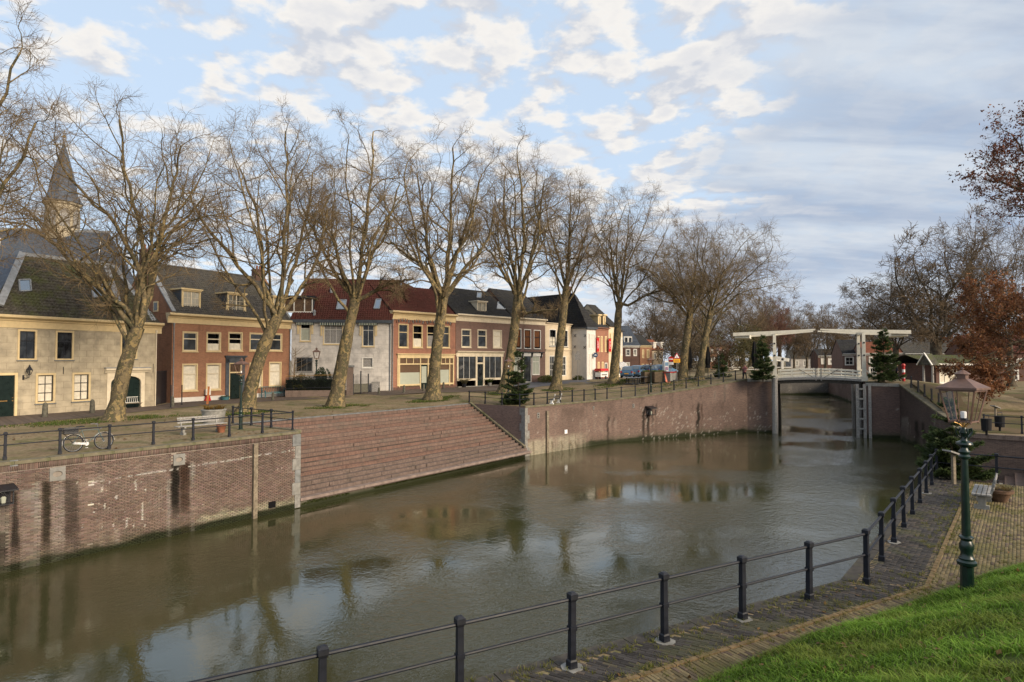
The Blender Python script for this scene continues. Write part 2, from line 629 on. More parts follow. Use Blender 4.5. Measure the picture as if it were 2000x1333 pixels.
def vnoise(x, y, seed=0, octv=3):
    x = np.asarray(x, float); y = np.asarray(y, float)
    tot = 0; amp = 1; s = 0
    for o in range(octv):
        ix, iy = np.floor(x), np.floor(y)
        fx, fy = x - ix, y - iy
        fx = fx * fx * (3 - 2 * fx); fy = fy * fy * (3 - 2 * fy)
        a = hsh(ix, iy, seed + o); b = hsh(ix + 1, iy, seed + o); c = hsh(ix, iy + 1, seed + o); d = hsh(ix + 1, iy + 1, seed + o)
        tot = tot + amp * ((a * (1 - fx) + b * fx) * (1 - fy) + (c * (1 - fx) + d * fx) * fy)
        s += amp; amp *= .5; x = x * 2.03 + 11; y = y * 2.03 + 5
    return tot / s


def proj(P):
    P = np.asarray(P, float) - EYE
    c, s = math.cos(PITCH), math.sin(PITCH)
    f = P[..., 1] * c + P[..., 2] * s
    u = -P[..., 1] * s + P[..., 2] * c
    return 1000 + FPX * P[..., 0] / f, 666.5 - FPX * u / f


class Plane:
    """upright plane through A=(x,y) along unit vector d; local x along, local y inland"""
    def __init__(s, A, B):
        s.A = np.array(A[:2], float); v = np.array(B[:2], float) - s.A
        s.L = float(np.hypot(*v)); s.d = v / s.L
        s.n = np.array([-s.d[1], s.d[0]])
        s.rz = math.atan2(s.d[1], s.d[0])

    def st(s, px, py, off=0.0):
        r = ray(px, py)
        A = s.A + s.n * off
        t = ((A - EYE[:2]) @ s.n) / (r[:2] @ s.n)
        p = EYE + r * t
        return float((p[:2] - A) @ s.d), float(p[2])

    def w(s, x, y=0.0, z=0.0):
        p = s.A + s.d * x + s.n * y
        return np.array([p[0], p[1], z])


WATER = -4.04
# ------------------------------------------------------------------ canal outline
E1 = np.array([-11.3, 32.9]); E0 = E1 - U * 20
C0 = np.array([1.05, 50.3])
B1 = E1 + N * 6.4; B2 = C0 + N * 6.3
QL = [C0, np.array([9.0, 58.3]), np.array([12.7, 60.3]), np.array([19.5, 64.2]), np.array([25.6, 67.0]), np.array([28.7, 66.5])]
DEdge = np.array([.8815, .4724])
RE = np.array([6.43, 12.03]); RA = RE - DEdge * 24
RM = np.array([15.2, 22.6]); RR = np.array([26.0, 36.0])
DM = np.array([.77, -.63])
RM2 = RM + DM * 6.5; RR2 = RR + DM * 6.5
canal = [E0, E1, B1, B2, *QL, np.array([31.2, 72.0]), np.array([61.0, 140.0]), np.array([72.0, 140.0]), np.array([56.5, 97.0]), np.array([41.5, 69.0]),
         np.array([38.2, 67.6]), np.array([35.7, 62.1]), np.array([38.4, 61.0]), np.array([35.7, 51.9]), np.array([31.0, 43.5]), RR, RR2, RM2, RM, RE, RA]

# ------------------------------------------------------------------ water
t = NT('canal_water')
pos = t.pos()
big = t.ramp(t.noise(pos, .10, 3, .55), .42, .60)
w1 = t.noise(t.scale(pos, (1.0, 1.0, 1.0)), 2.6, 3, .55, .6)
w2 = t.noise(t.scale(pos, (1.25, .9, 1.0)), 8.5, 3, .6, .4)
h = t.math('ADD', t.math('MULTIPLY', w1, .75), t.math('MULTIPLY', w2, .38))
bmp = t.n('ShaderNodeBump'); bmp.inputs['Distance'].default_value = .11
t.l(t.math('ADD', t.math('MULTIPLY', big, .40), .035), bmp.inputs['Strength']); t.l(h, bmp.inputs['Height'])
t.l(bmp.outputs[0], t.b.inputs['Normal'])
t.b.inputs['IOR'].default_value = 1.5
murk = t.mix(t.ramp(t.noise(pos, .12, 3), .3, .7), (.034, .037, .015), (.046, .046, .018))
M_water = t.fin(murk, .025, 1.0)
mb = MB(); mb.quad((-260, -120, WATER), (260, -120, WATER), (260, 200, WATER), (-260, 200, WATER))
tag(mb.build('canal_water', M_water), kind='structure')

# ------------------------------------------------------------------ ground sheet with the canal cut out
t = NT('brick_ground')
pos = t.pos()
nb = t.noise(pos, .22, 6, .6)
k = t.mix(t.ramp(nb, .35, .7), (.20, .148, .092), (.265, .205, .130))
k = t.mix(t.ramp(t.noise(pos, 3.3, 4), .35, .75, 0, .5), k, (.115, .085, .055))
br = t.brick(t.n('ShaderNodeMapping').outputs[0], .21, .10, .010, (.78, .78, .78), (1.2, 1.2, 1.2))
mpn = br.inputs['Vector'].links[0].from_node
mpn.inputs['Rotation'].default_value[2] = -R(53.1 + 45)
t.l(pos, mpn.inputs['Vector'])
br.inputs['Mortar'].default_value = (.75, .8, .6, 1)
k = t.mix(.8, k, br.outputs['Color'], 'MULTIPLY')
moss = t.math('MULTIPLY', t.ramp(t.noise(pos, .55, 8, .68), .46, .64), .75)
k = t.mix(moss, k, (.085, .095, .030))
t.bump(br.outputs['Fac'], -.3, .02)
M_ground = t.fin(k, .9, .15)

t = NT('grass_ground')
pos = t.pos()
k = t.mix(t.ramp(t.noise(pos, 1.3, 6, .6), .3, .7), (.050, .070, .018), (.085, .105, .026))
k = t.mix(t.ramp(t.noise(pos, 4, 4), .5, .8, 0, .6), k, (.07, .05, .025))
M_turf = t.fin(k, .95, .1)

outer = [np.array([math.cos(a) * 1500, math.sin(a) * 1500]) for a in np.linspace(0, 2 * math.pi, 25)[:-1]]
pts = [Vector(p) for p in outer] + [Vector(p) for p in canal]
nO, nC = len(outer), len(canal)
edges = [(i, (i + 1) % nO) for i in range(nO)] + [(nO + i, nO + (i + 1) % nC) for i in range(nC)]
for gx in np.arange(-120, 140, 5.0):
    for gy in np.arange(-30, 200, 5.0):
        pts.append(Vector((gx + .01, gy + .013)))
for gx in np.arange(-900, 901, 150):
    for gy in np.arange(-900, 901, 150):
        if abs(gx) > 160 or gy > 220 or gy < -50: pts.append(Vector((gx + .3, gy + .7)))


def inpoly(x, y, poly):
    x = np.asarray(x, float); y = np.asarray(y, float)
    ins = np.zeros(x.shape, bool)
    n = len(poly)
    for i in range(n):
        x0, y0 = poly[i]; x1, y1 = poly[(i + 1) % n]
        c = ((y0 > y) != (y1 > y)) & (x < (x1 - x0) * (y - y0) / ((y1 - y0) if y1 != y0 else 1e-12) + x0)
        ins ^= c
    return ins


vo, eo, fo, *_ = geometry.delaunay_2d_cdt(pts, edges, [], 0, 1e-4)
vx = np.array([[v.x, v.y] for v in vo])
keep = []
for f in fo:
    c = vx[list(f)].mean(0)
    if not inpoly(np.array([c[0]]), np.array([c[1]]), canal)[0]: keep.append(f)
gz = zg(vx[:, 0], vx[:, 1])
_cn = np.array(canal)
# rim vertices take the height of the land they border
for i, p in enumerate(vx):
    dd = np.hypot(*(_cn - p).T)
    if dd.min() < 1e-3:
        j = int(dd.argmin())
        RIM = {10: 1.8, 11: -.9, 12: -1.0, 13: -.3, 14: 1.0, 15: 1.6, 16: 1.6, 17: 1.45, 18: -.49}
        if j in RIM: gz[i] = RIM[j]
        elif j > 18: gz[i] = -.45
        elif j < 5: gz[i] = 0.0
        elif j < 10: gz[i] = [.05, .25, .95, 1.72, 1.77][j - 5]
me = bpy.data.meshes.new('ground')
me.from_pydata([(p[0], p[1], z) for p, z in zip(vx, gz)], [], [list(f) for f in keep])
me.materials.append(M_ground)
tag(put('ground', me), kind='structure')


def sheet(name, A, B, mat, lift=.012, nu=40, nv=4, kind='structure'):
    """strip of ground between two polylines, following the terrain"""
    def res(P, n):
        P = np.array(P, float)
        s = np.r_[0, np.cumsum(np.hypot(*np.diff(P, axis=0).T))]
        q = np.linspace(0, s[-1], n + 1)
        return np.c_[np.interp(q, s, P[:, 0]), np.interp(q, s, P[:, 1])]
    a, b = res(A, nu), res(B, nu)
    V = []; F = []
    for i in range(nu + 1):
        for j in range(nv + 1):
            p = a[i] + (b[i] - a[i]) * j / nv
            V.append((p[0], p[1], float(zg(p[0], p[1])) + lift))
    for i in range(nu):
        for j in range(nv):
            q = i * (nv + 1) + j
            F.append((q, q + 1, q + nv + 2, q + nv + 1))
    me = bpy.data.meshes.new(name); me.from_pydata(V, [], F); me.materials.append(mat)
    return tag(put(name, me), kind=kind)


# ------------------------------------------------------------------ canal walls
def stain(P, base, seed=0, salt=.25):
    """colour of old quay brick at points P (n,3): damp foot, algae, lime and run-off streaks"""
    px, py = proj(P)
    s = P[:, 0] * .62 + P[:, 1] * .78
    z = P[:, 2]
    n1 = vnoise(s * .7, z * .8, seed, 4); n2 = vnoise(s * 3, z * .5, seed + 9, 3); n3 = vnoise(s * 9, z * 9, seed + 20, 2)
    c = np.array(base)[None] * (.80 + .45 * n1)[:, None]
    lime = sstep(.60, .80, n1 * .5 + n2 * .5) * .35
    c = c * (1 - lime[:, None]) + np.array([.26, .235, .20]) * lime[:, None]
    top = sstep(.62, .85, n2) * sstep(-2.2, -.4, z) * .5
    c = c * (1 - top[:, None] * .7)
    white = (n3 > .865) & (n1 > .42) & (z < -1.0)
    c[white] = c[white] * .45 + np.array([.40, .37, .33]) * .55
    damp = sstep(-3.1, -3.95, z + (n2 - .5) * .9) * .75
    c = c * (1 - damp[:, None]) + np.array([.085, .080, .055]) * damp[:, None]
    alg = sstep(-3.62, -3.85, z + (n1 - .5) * .5)
    c = c * (1 - alg[:, None]) + np.array([.020, .024, .010]) * alg[:, None]

    def streak(x0, x1, y0, y1, k, col=(.013, .011, .008), soft=3.0, widen=0.0):
        f = np.clip((py - y0) / (y1 - y0), 0, 1)
        wob = (vnoise(py * .11, px * .02, seed + 40, 2) - .5) * 5
        a = sstep(x0 - soft - widen * f, x0 + soft - widen * f, px + wob) * (1 - sstep(x1 - soft + widen * f, x1 + soft + widen * f, px + wob))
        m = a * sstep(y0 - 3, y0 + 4, py) * (1 - sstep(y1 - 30, y1 + 10, py) * .75) * k * (.75 + .4 * n2)
        m = np.clip(m, 0, 1)[:, None]
        c[:] = c * (1 - m) + np.array(col) * m
    return c, streak, px, py


class Wall:
    pass


def wall_color(P, base, seed):
    c, st, px, py = stain(P, base, seed)
    L = (.25, .235, .21)
    if seed == 1:   # left quay beside the bicycle
        st(126, 153, 935, 1075, .55); st(100, 126, 945, 1080, .30, L); st(82, 98, 940, 1075, .93, (.020, .017, .009))
        st(66, 78, 942, 1040, .6, L); st(26, 32, 962, 1085, .95, widen=7); st(-20, 18, 980, 1090, .55, (.17, .16, .13)); st(-30, 10, 1040, 1110, .8)
        st(334, 351, 905, 1012, .97); st(352, 371, 903, 1010, .85, (.035, .018, .010)); st(372, 379, 903, 950, .7, L); st(326, 333, 935, 1030, .6, L)
        st(40, 75, 955, 985, .6, L)
        m = sstep(-3.35, -3.6, P[:, 2] + (vnoise(px * .06, py * .1, 77) - .5) * .5) * sstep(375, 400, px) * (1 - sstep(-3.66, -3.8, P[:, 2]))
        c[:] = c * (1 - m[:, None] * .8) + np.array([.27, .25, .18]) * m[:, None] * .8
        sp = (vnoise(px * .23, py * .07, 91, 1) > .86) & (py > 935) & (py < 1030) & (px > 150) & (px < 290)
        c[sp] = (.42, .40, .36)
        ln = (np.abs(py - (955 - .16 * (px - 150) - 8)) < 1.4) & (vnoise(px * .15, py * 0, 5) > .45) & (px > 160)
        c[ln] = (.36, .34, .31)
    if seed == 2:   # quay between the steps and the bridge
        m = sstep(0, 14, py - (893 - .17 * (px - 1020) - 34)) * (1 - sstep(1105, 1160, px)) * (vnoise(px * .5, py * .03, 13, 2))
        m = np.clip(m * 1.7, 0, .85)[:, None]; c[:] = c * (1 - m) + np.array([.30, .27, .205]) * m
        for x in (1041, 1077, 1096, 1115, 1124): st(x, x + 3, 862, 890, .8, (.05, .03, .015), 1.5)
        st(1186, 1189, 812, 866, .9, soft=1.5, widen=1); st(1196, 1199, 815, 836, .7, soft=1.5); st(1212, 1214, 804, 816, .7, soft=1.2)
        st(1254, 1259, 802, 862, .95, soft=1.4); st(1263, 1268, 808, 862, .93, soft=1.5); st(1273, 1276, 790, 835, .85, soft=1.4); st(1280, 1283, 788, 815, .9, soft=1.2)
        st(1361, 1366, 787, 850, .95, soft=1.5, widen=1); st(1369, 1372, 790, 832, .8, (.04, .02, .012), soft=1.4)
        st(1095, 1140, 797, 822, .35); st(1010, 1200, 782, 800, .3)
        w = (vnoise(px * .6, py * .35, 17, 2) > .735) & (px > 1250) & (py > 795) & (vnoise(px * .05, py * .05, 23) > .42)
        c[w] = c[w] * .55 + np.array([.40, .37, .33]) * .45
    if seed == 3:   # shaded east wall
        st(1760, 1774, 815, 845, .5, L, 2); st(1788, 1795, 822, 868, .9, soft=2); st(1802, 1807, 825, 876, .9, soft=1.5); st(1765, 1800, 755, 790, .4)
    return np.clip(c, .004, .6)


def wall_strip(name, A, B, ta, tb, seed, base, parent, zb=-4.4, step=.13, mat=None, drop=0.0):
    """upright wall with real run-off stains stored as vertex colour; A,B plan points, ta,tb top heights"""
    pl = Plane(A, B)
    nu = max(1, int(pl.L / step)); nv = int(max(ta, tb) - zb) * 7 + 2
    uu = np.linspace(0, pl.L, nu + 1); tt = np.linspace(0, 1, nv + 1)
    Ug, Tg = np.meshgrid(uu, tt, indexing='ij')
    top = ta + (tb - ta) * Ug / pl.L - drop
    Zg = zb + (top - zb) * Tg
    dep = (vnoise(Ug * 1.3, Zg * 1.3, seed + 60, 2) - .5) * .02
    V = np.c_[Ug.ravel(), dep.ravel(), Zg.ravel()]
    Wd = np.c_[pl.A[0] + pl.d[0] * V[:, 0], pl.A[1] + pl.d[1] * V[:, 0], V[:, 2]]
    idx = np.arange((nu + 1) * (nv + 1)).reshape(nu + 1, nv + 1)
    F = np.stack([idx[:-1, :-1], idx[1:, :-1], idx[1:, 1:], idx[:-1, 1:]], -1).reshape(-1, 4)
    me = np_mesh(name, V, F, mat or M_vbrick, wall_color(Wd, base, seed), True)
    o = put(name, me, parent, (pl.A[0], pl.A[1], 0), (0, 0, pl.rz))
    return o, pl


def coping(name, A, B, za, zb_, w, h, mat, parent, over=.06, piece=1.1, gap=.012):
    """row of stone or brick-lined cap pieces along an edge; inland is to the left of A->B"""
    pl = Plane(A, B)
    n = max(1, round(pl.L / piece)); st = pl.L / n
    for i in range(n):
        z = za + (zb_ - za) * (i + .5) / n
        sl = math.atan2(zb_ - za, pl.L)
        m = MB(); j = RND.uniform(-.006, .006)
        m.bx(gap / 2, -over + j, -h, st - gap / 2, w + j, RND.uniform(.0, .012))
        o = m.build(name, mat, parent, pl.w(i * st, 0, za + (zb_ - za) * i / n), (0, -sl, pl.rz))
    return pl


BASE_L = (.150, .106, .088)
walls = empty('quay_wall', (0, 0, 0)); walls['kind'] = 'structure'
# left wall: mortar face with real bricks on it
t = NT('mortar_back'); at = t.n('ShaderNodeAttribute'); at.attribute_name = 'Col'
M_mort = t.fin(at.outputs['Color'], .95, .1)
t = NT('brick_piece'); oi = t.n('ShaderNodeObjectInfo')
kk = t.mix(t.ramp(t.noise(t.coord(), 18, 4), .3, .75, 0, .5), oi.outputs['Color'], t.mix(1.0, oi.outputs['Color'], (.6, .58, .55), 'MULTIPLY'))
t.bump(t.noise(t.coord(), 60, 3), .3, .006)
M_piece = t.fin(kk, .88, .2)

plL = Plane(E0, E1)


def left_wall():
    pl = plL
    rows = int(3.75 / .0665)
    cen = []
    for r in range(rows):
        z = -.36 - (r + .5) * .0665
        off = (r % 2) * .11
        x = np.arange(off - .11, pl.L, .222)
        x = x[(x > 6.0) & (x < pl.L - .36)]
        cen.append(np.c_[x + .105, np.full(len(x), z), np.full(len(x), .21), np.full(len(x), .056)])
    x = np.arange(6, pl.L - .3, .0665)      # upright course under the cap
    cen.append(np.c_[x + .03, np.full(len(x), -.215), np.full(len(x), .057), np.full(len(x), .245)])
    cen = np.vstack(cen)
    rs = np.random.RandomState(3)
    Wd = np.c_[pl.A[0] + pl.d[0] * cen[:, 0], pl.A[1] + pl.d[1] * cen[:, 0], cen[:, 1]]
    # leave room for drain stones and fender post
    px, py = proj(Wd)
    cut = ((abs(px - 112) < 14) & (abs(py - 926) < 14)) | ((abs(px - 349) < 11) & (abs(py - 898) < 12))
    cen, Wd, px = cen[~cut], Wd[~cut], px[~cut]
    col = wall_color(Wd, BASE_L, 1) * (.72 + .5 * rs.rand(len(cen), 1)) * (1 + .10 * (rs.rand(len(cen), 3) - .5))
    tint = (.72 + .5 * rs.rand(len(cen), 1)) * (1 + .10 * (rs.rand(len(cen), 3) - .5))
    mw, _ = wall_strip('mortar_face', pl.w(0, .012), pl.w(pl.L, .012), 0, 0, 1, (.27, .235, .20), walls, mat=M_mort, drop=.05)
    prx = .010 + .012 * rs.rand(len(cen))
    loss = rs.rand(len(cen)) < .03
    prx[loss] = .001
    vis = (px > -8)
    d = np.hypot(Wd[:, 0], Wd[:, 1])
    order = np.argsort(np.where(vis, d, 1e9))
    sk = np.zeros(len(px), bool)
    for x0, x1 in ((14, 46), (74, 160), (324, 382)): sk |= (px > x0) & (px < x1)
    order = np.argsort(np.where(vis & ~sk, d, 1e9))
    near = order[:300]; rest = order[300:]
    ume = MB().bx(-.5, -1, -.5, .5, .2, .5).mesh('brick', M_piece)
    for i in near:
        o = put('brick', ume, walls, pl.w(cen[i, 0], 0, cen[i, 1]), (0, 0, pl.rz))
        o.scale = (cen[i, 2], prx[i], cen[i, 3]); o.color = (*col[i], 1)
    c = cen[rest]; p = prx[rest]
    x0, x1, z0, z1 = c[:, 0] - c[:, 2] / 2, c[:, 0] + c[:, 2] / 2, c[:, 1] - c[:, 3] / 2, c[:, 1] + c[:, 3] / 2
    q = .004; V = []; back = p * 0 + .015
    for k in range(5):
        xk = x0 + (x1 - x0) * k / 4; xf = np.clip(xk, x0 + q, x1 - q)
        V += [np.c_[xk, back, z0], np.c_[xf, -p, z0 + q], np.c_[xf, -p, z1 - q], np.c_[xk, back, z1]]
    V = np.stack(V, 1)
    f = [(4 * k + a, 4 * k + 4 + a, 4 * k + 5 + a, 4 * k + 1 + a) for k in range(4) for a in range(3)] + [(3, 2, 1, 0), (16, 17, 18, 19)]
    F = (np.arange(len(rest))[:, None, None] * 20 + np.array(f)[None]).reshape(-1, 4)
    Vf = V.reshape(-1, 3)
    Vw = np.c_[pl.A[0] + pl.d[0] * Vf[:, 0], pl.A[1] + pl.d[1] * Vf[:, 0], Vf[:, 2]]
    vc = wall_color(Vw, BASE_L, 1) * np.repeat(tint[rest], 20, 0)
    me = np_mesh('brick_courses', Vf, F, M_vplain, vc)
    tag(put('brick_courses', me, walls, (pl.A[0], pl.A[1], 0), (0, 0, pl.rz)), kind='stuff')


left_wall()
M_clink = plain('edge_clinker', (.060, .055, .050), .9, .3, 7, .15, bump=.3, dirt=(.075, .08, .035), grime=.5)
M_cope = plain('mossy_cope', (.155, .135, .095), .9, .2, 3, .15, bump=.25, dirt=(.075, .085, .035), grime=.95)
coping('coping', E0, E1, .03, .03, .42, .12, M_cope, walls)
# quoin of pale stones at the head of the steps
hs = [.62, .66, .60, .68, .62, .70]
z = -.13
m0 = Plane(E1, E1 + N)
for i, hgt in enumerate(hs):
    wd = .30 if i % 2 else .46
    m = MB(); m.bx(-wd, -.035, z - hgt + .012, .03, .38 if i % 2 else .6, z)
    m.build('quoin_stone', M_palestone if i % 3 else M_bluestone, walls, (*E1, 0), (0, 0, plL.rz)); z -= hgt


def drain(px, py, size, parent, pl):
    x, z = pl.st(px, py)
    m = MB(); h = size / 2
    ring = [(h * .62 * math.cos(a), h * .45 * math.sin(a)) for a in np.linspace(0, 2 * math.pi, 17)[:-1]]
    sq = []
    for a in np.linspace(0, 2 * math.pi, 17)[:-1]:
        c, s_ = math.cos(a), math.sin(a); k = h / max(abs(c), abs(s_)); sq.append((c * k, s_ * k))
    V = [(x_, -.045, z_) for x_, z_ in sq] + [(x_, -.045, z_) for x_, z_ in ring] + [(x_, .10, z_) for x_, z_ in ring] + [(x_, .04, z_) for x_, z_ in sq]
    F = []
    for i in range(16):
        j = (i + 1) % 16
        F += [(i, j, 16 + j, 16 + i), (16 + i, 16 + j, 32 + j, 32 + i), (48 + i, 48 + j, j, i)]
    m.add(V, F)
    o = m.build('drain_stone', M_palestone, parent, pl.w(x, 0, z), (0, 0, pl.rz))
    m2 = MB(); m2.bx(-h * .7, .075, -h * .6, h * .7, .10, h * .6); m2.build('drain_hole', M_dark, o)


drain(112, 926, .52, walls, plL); drain(349.5, 898, .50, walls, plL)


def fender(px, ytop, pl, parent, w=.22, zb=-4.3):
    x, z = pl.st(px, ytop)
    m = MB(); m.bx(-w / 2, -.17, zb, w / 2, .0, z)
    for k in range(5): m.tube([(0, -.171, z - .3 - k * .6), (0, -.185, z - .3 - k * .6)], .025, 6)
    return m.build('fender_post', M_wood, parent, pl.w(x, 0, 0), (0, 0, pl.rz))


fender(497, 867, plL, walls)
x, z = plL.st(531, 986)
MB().bx(x - .2, -.03, z - .16, x + .2, .05, z + .16).build('outlet_hole', M_dark, walls, (*plL.A, 0), (0, 0, plL.rz))
x, z = plL.st(27, 905.5)
MB().bx(x - .12, -.03, z - .11, x + .12, .05, z + .11).build('stone_plate', M_bluestone, walls, (*plL.A, 0), (0, 0, plL.rz))

# return wall of the recess (faces away) and flank wall at the far end of the steps
wall_strip('wall_face', B1, E1, 0, 0, 5, BASE_L, walls)
coping('coping', B1, E1 - N * -.45, .03, .03, .4, .12, M_cope, walls, over=-.0)
wall_strip('wall_face', B2, C0, 0, 0, 6, (.155, .112, .1), walls)
# quay from the steps to the bridge
tops = [0, .05, .25, .95, 1.72, 1.77]
qpl = []
for i in range(5):
    o, p_ = wall_strip('wall_face', QL[i], QL[i + 1], tops[i], tops[i + 1], 2, (.150, .106, .089) if i < 4 else (.130, .092, .078), walls, drop=.06)
    qpl.append(p_)
    coping('coping', QL[i], QL[i + 1], tops[i] + .03, tops[i + 1] + .03, .45, .13 if i < 4 else .3, M_cope if i < 4 else M_conc, walls, piece=1.3)
z = -.12
plF = Plane(B2, C0)
for i, hgt in enumerate([.60, .66, .62, .66, .70, .7]):
    a, b = (.34, .52) if i % 2 else (.52, .30)
    m = MB(); m.bx(plF.L - a, -.03, z - hgt + .014, plF.L + .02, .1, z)
    m.build('quoin_stone', M_bluestone, walls, (*plF.A, 0), (0, 0, plF.rz))  # same blocks: bluish grey paints their skylit, unsunned flank side
    m = MB(); m.bx(-.015, -.04, z - hgt + .014, b, .1, z)
    m.build('quoin_stone', M_palestone, walls, (*QL[0], 0), (0, 0, qpl[0].rz)); z -= hgt  # same blocks: paler warm tone paints their sunlit side
fender(1067.5, 803, qpl[0], walls, .26)


def wallplate(px, py, w, h, mat, pl, name='wall_plate', holes=True):
    x, z = pl.st(px, py)
    m = MB(); m.bx(-w / 2, -.04, -h / 2, w / 2, .02, h / 2)
    o = m.build(name, mat, walls, pl.w(x, 0, z), (0, 0, pl.rz))
    if holes:
        m = MB()
        m.tube([(0, -.042, h * .2), (0, -.055, h * .2)], w * .22, 8); m.tube([(0, -.042, -h * .22), (0, -.055, -h * .22)], w * .2, 8)
        m.build('ring_hole', M_dark, o)


wallplate(1051, 812, .28, .46, M_palestone, qpl[0])
wallplate(1105, 843.5, .36, .34, M_signw, qpl[0], 'white_plate', False)
wallplate(1159, 797, .2, .3, M_palestone, qpl[0])
wallplate(1237, 793, .24, .4, M_palestone, qpl[1])

# bridge passage, far basin, east side
for A, B, ta, tb, sd, bc in ((QL[5], canal[10], 1.77, 1.8, 7, (.12, .08, .07)), (canal[10], canal[11], 1.8, -.9, 8, (.12, .11, .105)),
                             (canal[11], canal[12], -1.0, -1.0, 9, (.10, .095, .09)), (canal[12], canal[13], -1.0, -.3, 10, (.125, .09, .08)),
                             (canal[13], canal[14], -.3, 1.0, 11, (.12, .10, .09)), (canal[14], canal[15], 1.6, 1.6, 11, (.1, .08, .07)), (canal[15], canal[16], 1.6, 1.45, 12, (.11, .08, .07)),
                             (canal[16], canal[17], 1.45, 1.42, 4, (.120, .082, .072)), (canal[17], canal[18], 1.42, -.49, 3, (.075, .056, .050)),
                             (canal[18], canal[19], -.49, -.45, 13, (.085, .062, .055)), (canal[19], canal[20], -.45, -.45, 14, (.10, .07, .06)),
                             (canal[20], canal[21], -.45, -.45, 15, (.115, .082, .068)), (canal[21], canal[22], -.45, -.45, 16, (.12, .08, .07)),
                             (canal[22], canal[23], -.45, -.45, 17, (.12, .08, .07)), (canal[23], canal[24], -.45, -.45, 18, (.12, .09, .08)), (canal[24], canal[25], -.45, -.45, 19, (.12, .09, .08))):
    wall_strip('wall_face', A, B, ta, tb, sd, bc, walls, step=.2)
coping('coping', canal[16], canal[17], 1.50, 1.47, .5, .32, M_conc, walls)
coping('coping', canal[17], canal[18], 1.45, -.46, .5, .12, M_cope, walls)
coping('coping', canal[18], canal[19], -.46, -.42, .5, .12, M_cope, walls)
coping('coping', canal[19], canal[20], -.42, -.42, .5, .12, M_cope, walls)
coping('edge_brick', RE, RA + DEdge * 12, -.446, -.446, .19, .25, M_clink, walls, piece=.44)
coping('edge_brick', RM, RE, -.446, -.446, .19, .25, M_clink, walls, piece=.88)
coping('coping', canal[20], canal[21], -.42, -.42, .24, .25, M_br_canal, walls, piece=.09 * 8)

# ------------------------------------------------------------------ steps down to the water
steps = empty('quay_steps', (*E1, 0), plL.rz); steps['kind'] = 'structure'
plS = Plane(E1, C0)
Ls = plS.L
NS = 19
STEPM = [M_br_step, brickmat('step_brick_worn', (.110, .073, .060), (.190, .128, .104), (.06, .05, .04), .075, .22, stain=(.10, .09, .075), stainf=.8), brickmat('step_brick_red', (.112, .066, .053), (.178, .108, .085), (.055, .045, .036), .075, .22, stain=(.07, .06, .05), stainf=.7), brickmat('step_brick_tidal', (.10, .072, .060), (.165, .122, .104), (.06, .05, .042), .075, .22, stain=(.055, .05, .04), stainf=.8)]
for i in range(NS):
    zt = -3.55 + i * 3.53 / (NS - 1)
    m = MB(); j = RND.uniform(-.006, .006)
    y0 = .02 + i * .343
    nseg = 44
    for k in range(nseg):          # each step sags a little along its length
        xa, xb = Ls * k / nseg, Ls * (k + 1) / nseg
        dz = .05 * (vnoise(np.array([k * .22 + i * 3.1]), np.array([i * 1.7]), 8)[0] - .5) + RND.uniform(-.006, .006); jy = RND.uniform(-.012, .012) + (.05 if RND.random() < .05 else 0)
        m.bx(xa + .02, y0 + j + jy, zt - .215, xb + (.018 if k < nseg - 1 else -.02), y0 + .36, zt + dz)
    o = m.build('step', STEPM[i % 3] if i > 4 else STEPM[3], steps)
o = wall_strip('stone_foot', E1, C0, -3.545, -3.545, 21, (.20, .185, .15), walls, mat=M_vplain, step=.12)[0]
m = MB()
for k in range(10):
    m.bx(Ls * k / 10 + .01, -.10, -3.68, Ls * (k + 1) / 10 - .01, .35, -3.535 + RND.uniform(-.008, .008))
M_foot = plain('foot_stone', (.20, .155, .135), .85, .2, 2.5, .2, bump=.2, dirt=(.13, .10, .09), grime=.6)
m.build('foot_slab', M_foot, steps)
# pale sloping kerb against the flank wall
m = MB()
for k in range(8):
    f0, f1 = k / 8, (k + 1) / 8
    m.beam((Ls - .16, .45 + f0 * 5.9, -3.25 + f0 * 3.35), (Ls - .16, .45 + f1 * 5.9 - .02, -3.25 + f1 * 3.35 - .012), .24, .14)
m.build('sloping_kerb', M_cope, steps)
m = MB(); m.bx(-.0, .0, -.18, Ls, .42, .035)
mm = MB()
for k in range(18):
    mm.bx(Ls * k / 18 + .008, 6.42, -.2, Ls * (k + 1) / 18 - .008, 6.85, .022 + RND.uniform(-.006, .006))
mm.build('top_kerb', M_bluestone, steps)
# moss hanging on the foot
rs = np.random.RandomState(5)


def blades(name, P, H, W, mat, col, lean=.35, seed=1, parent=None, bend=.5):
    """P (n,3) roots; H heights; two-quad blades; colour per blade (n,3)"""
    rs = np.random.RandomState(seed)
    n = len(P)
    a = rs.rand(n) * 2 * np.pi; b = rs.rand(n) * 2 * np.pi
    side = np.c_[np.cos(a), np.sin(a), np.zeros(n)] * (W / 2)[:, None]
    ln = np.c_[np.cos(b), np.sin(b), np.zeros(n)] * (H * lean * rs.rand(n))[:, None]
    up = np.zeros((n, 3)); up[:, 2] = H
    mid = P + up * .55 + ln * .35
    tip = P + up * (1 - bend * .25) + ln * 1.3
    V = np.stack([P - side, P + side, mid + side * .8, mid - side * .8, tip + side * .12, tip - side * .12], 1)
    f = np.array([(0, 1, 2, 3), (3, 2, 4, 5)])
    F = (np.arange(n)[:, None, None] * 6 + f[None]).reshape(-1, 4)
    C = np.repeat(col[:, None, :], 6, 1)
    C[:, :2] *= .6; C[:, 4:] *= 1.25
    me = np_mesh(name, V.reshape(-1, 3), F, mat, np.clip(C.reshape(-1, 3), 0, 1))
    return tag(put(name, me, parent), kind='stuff')


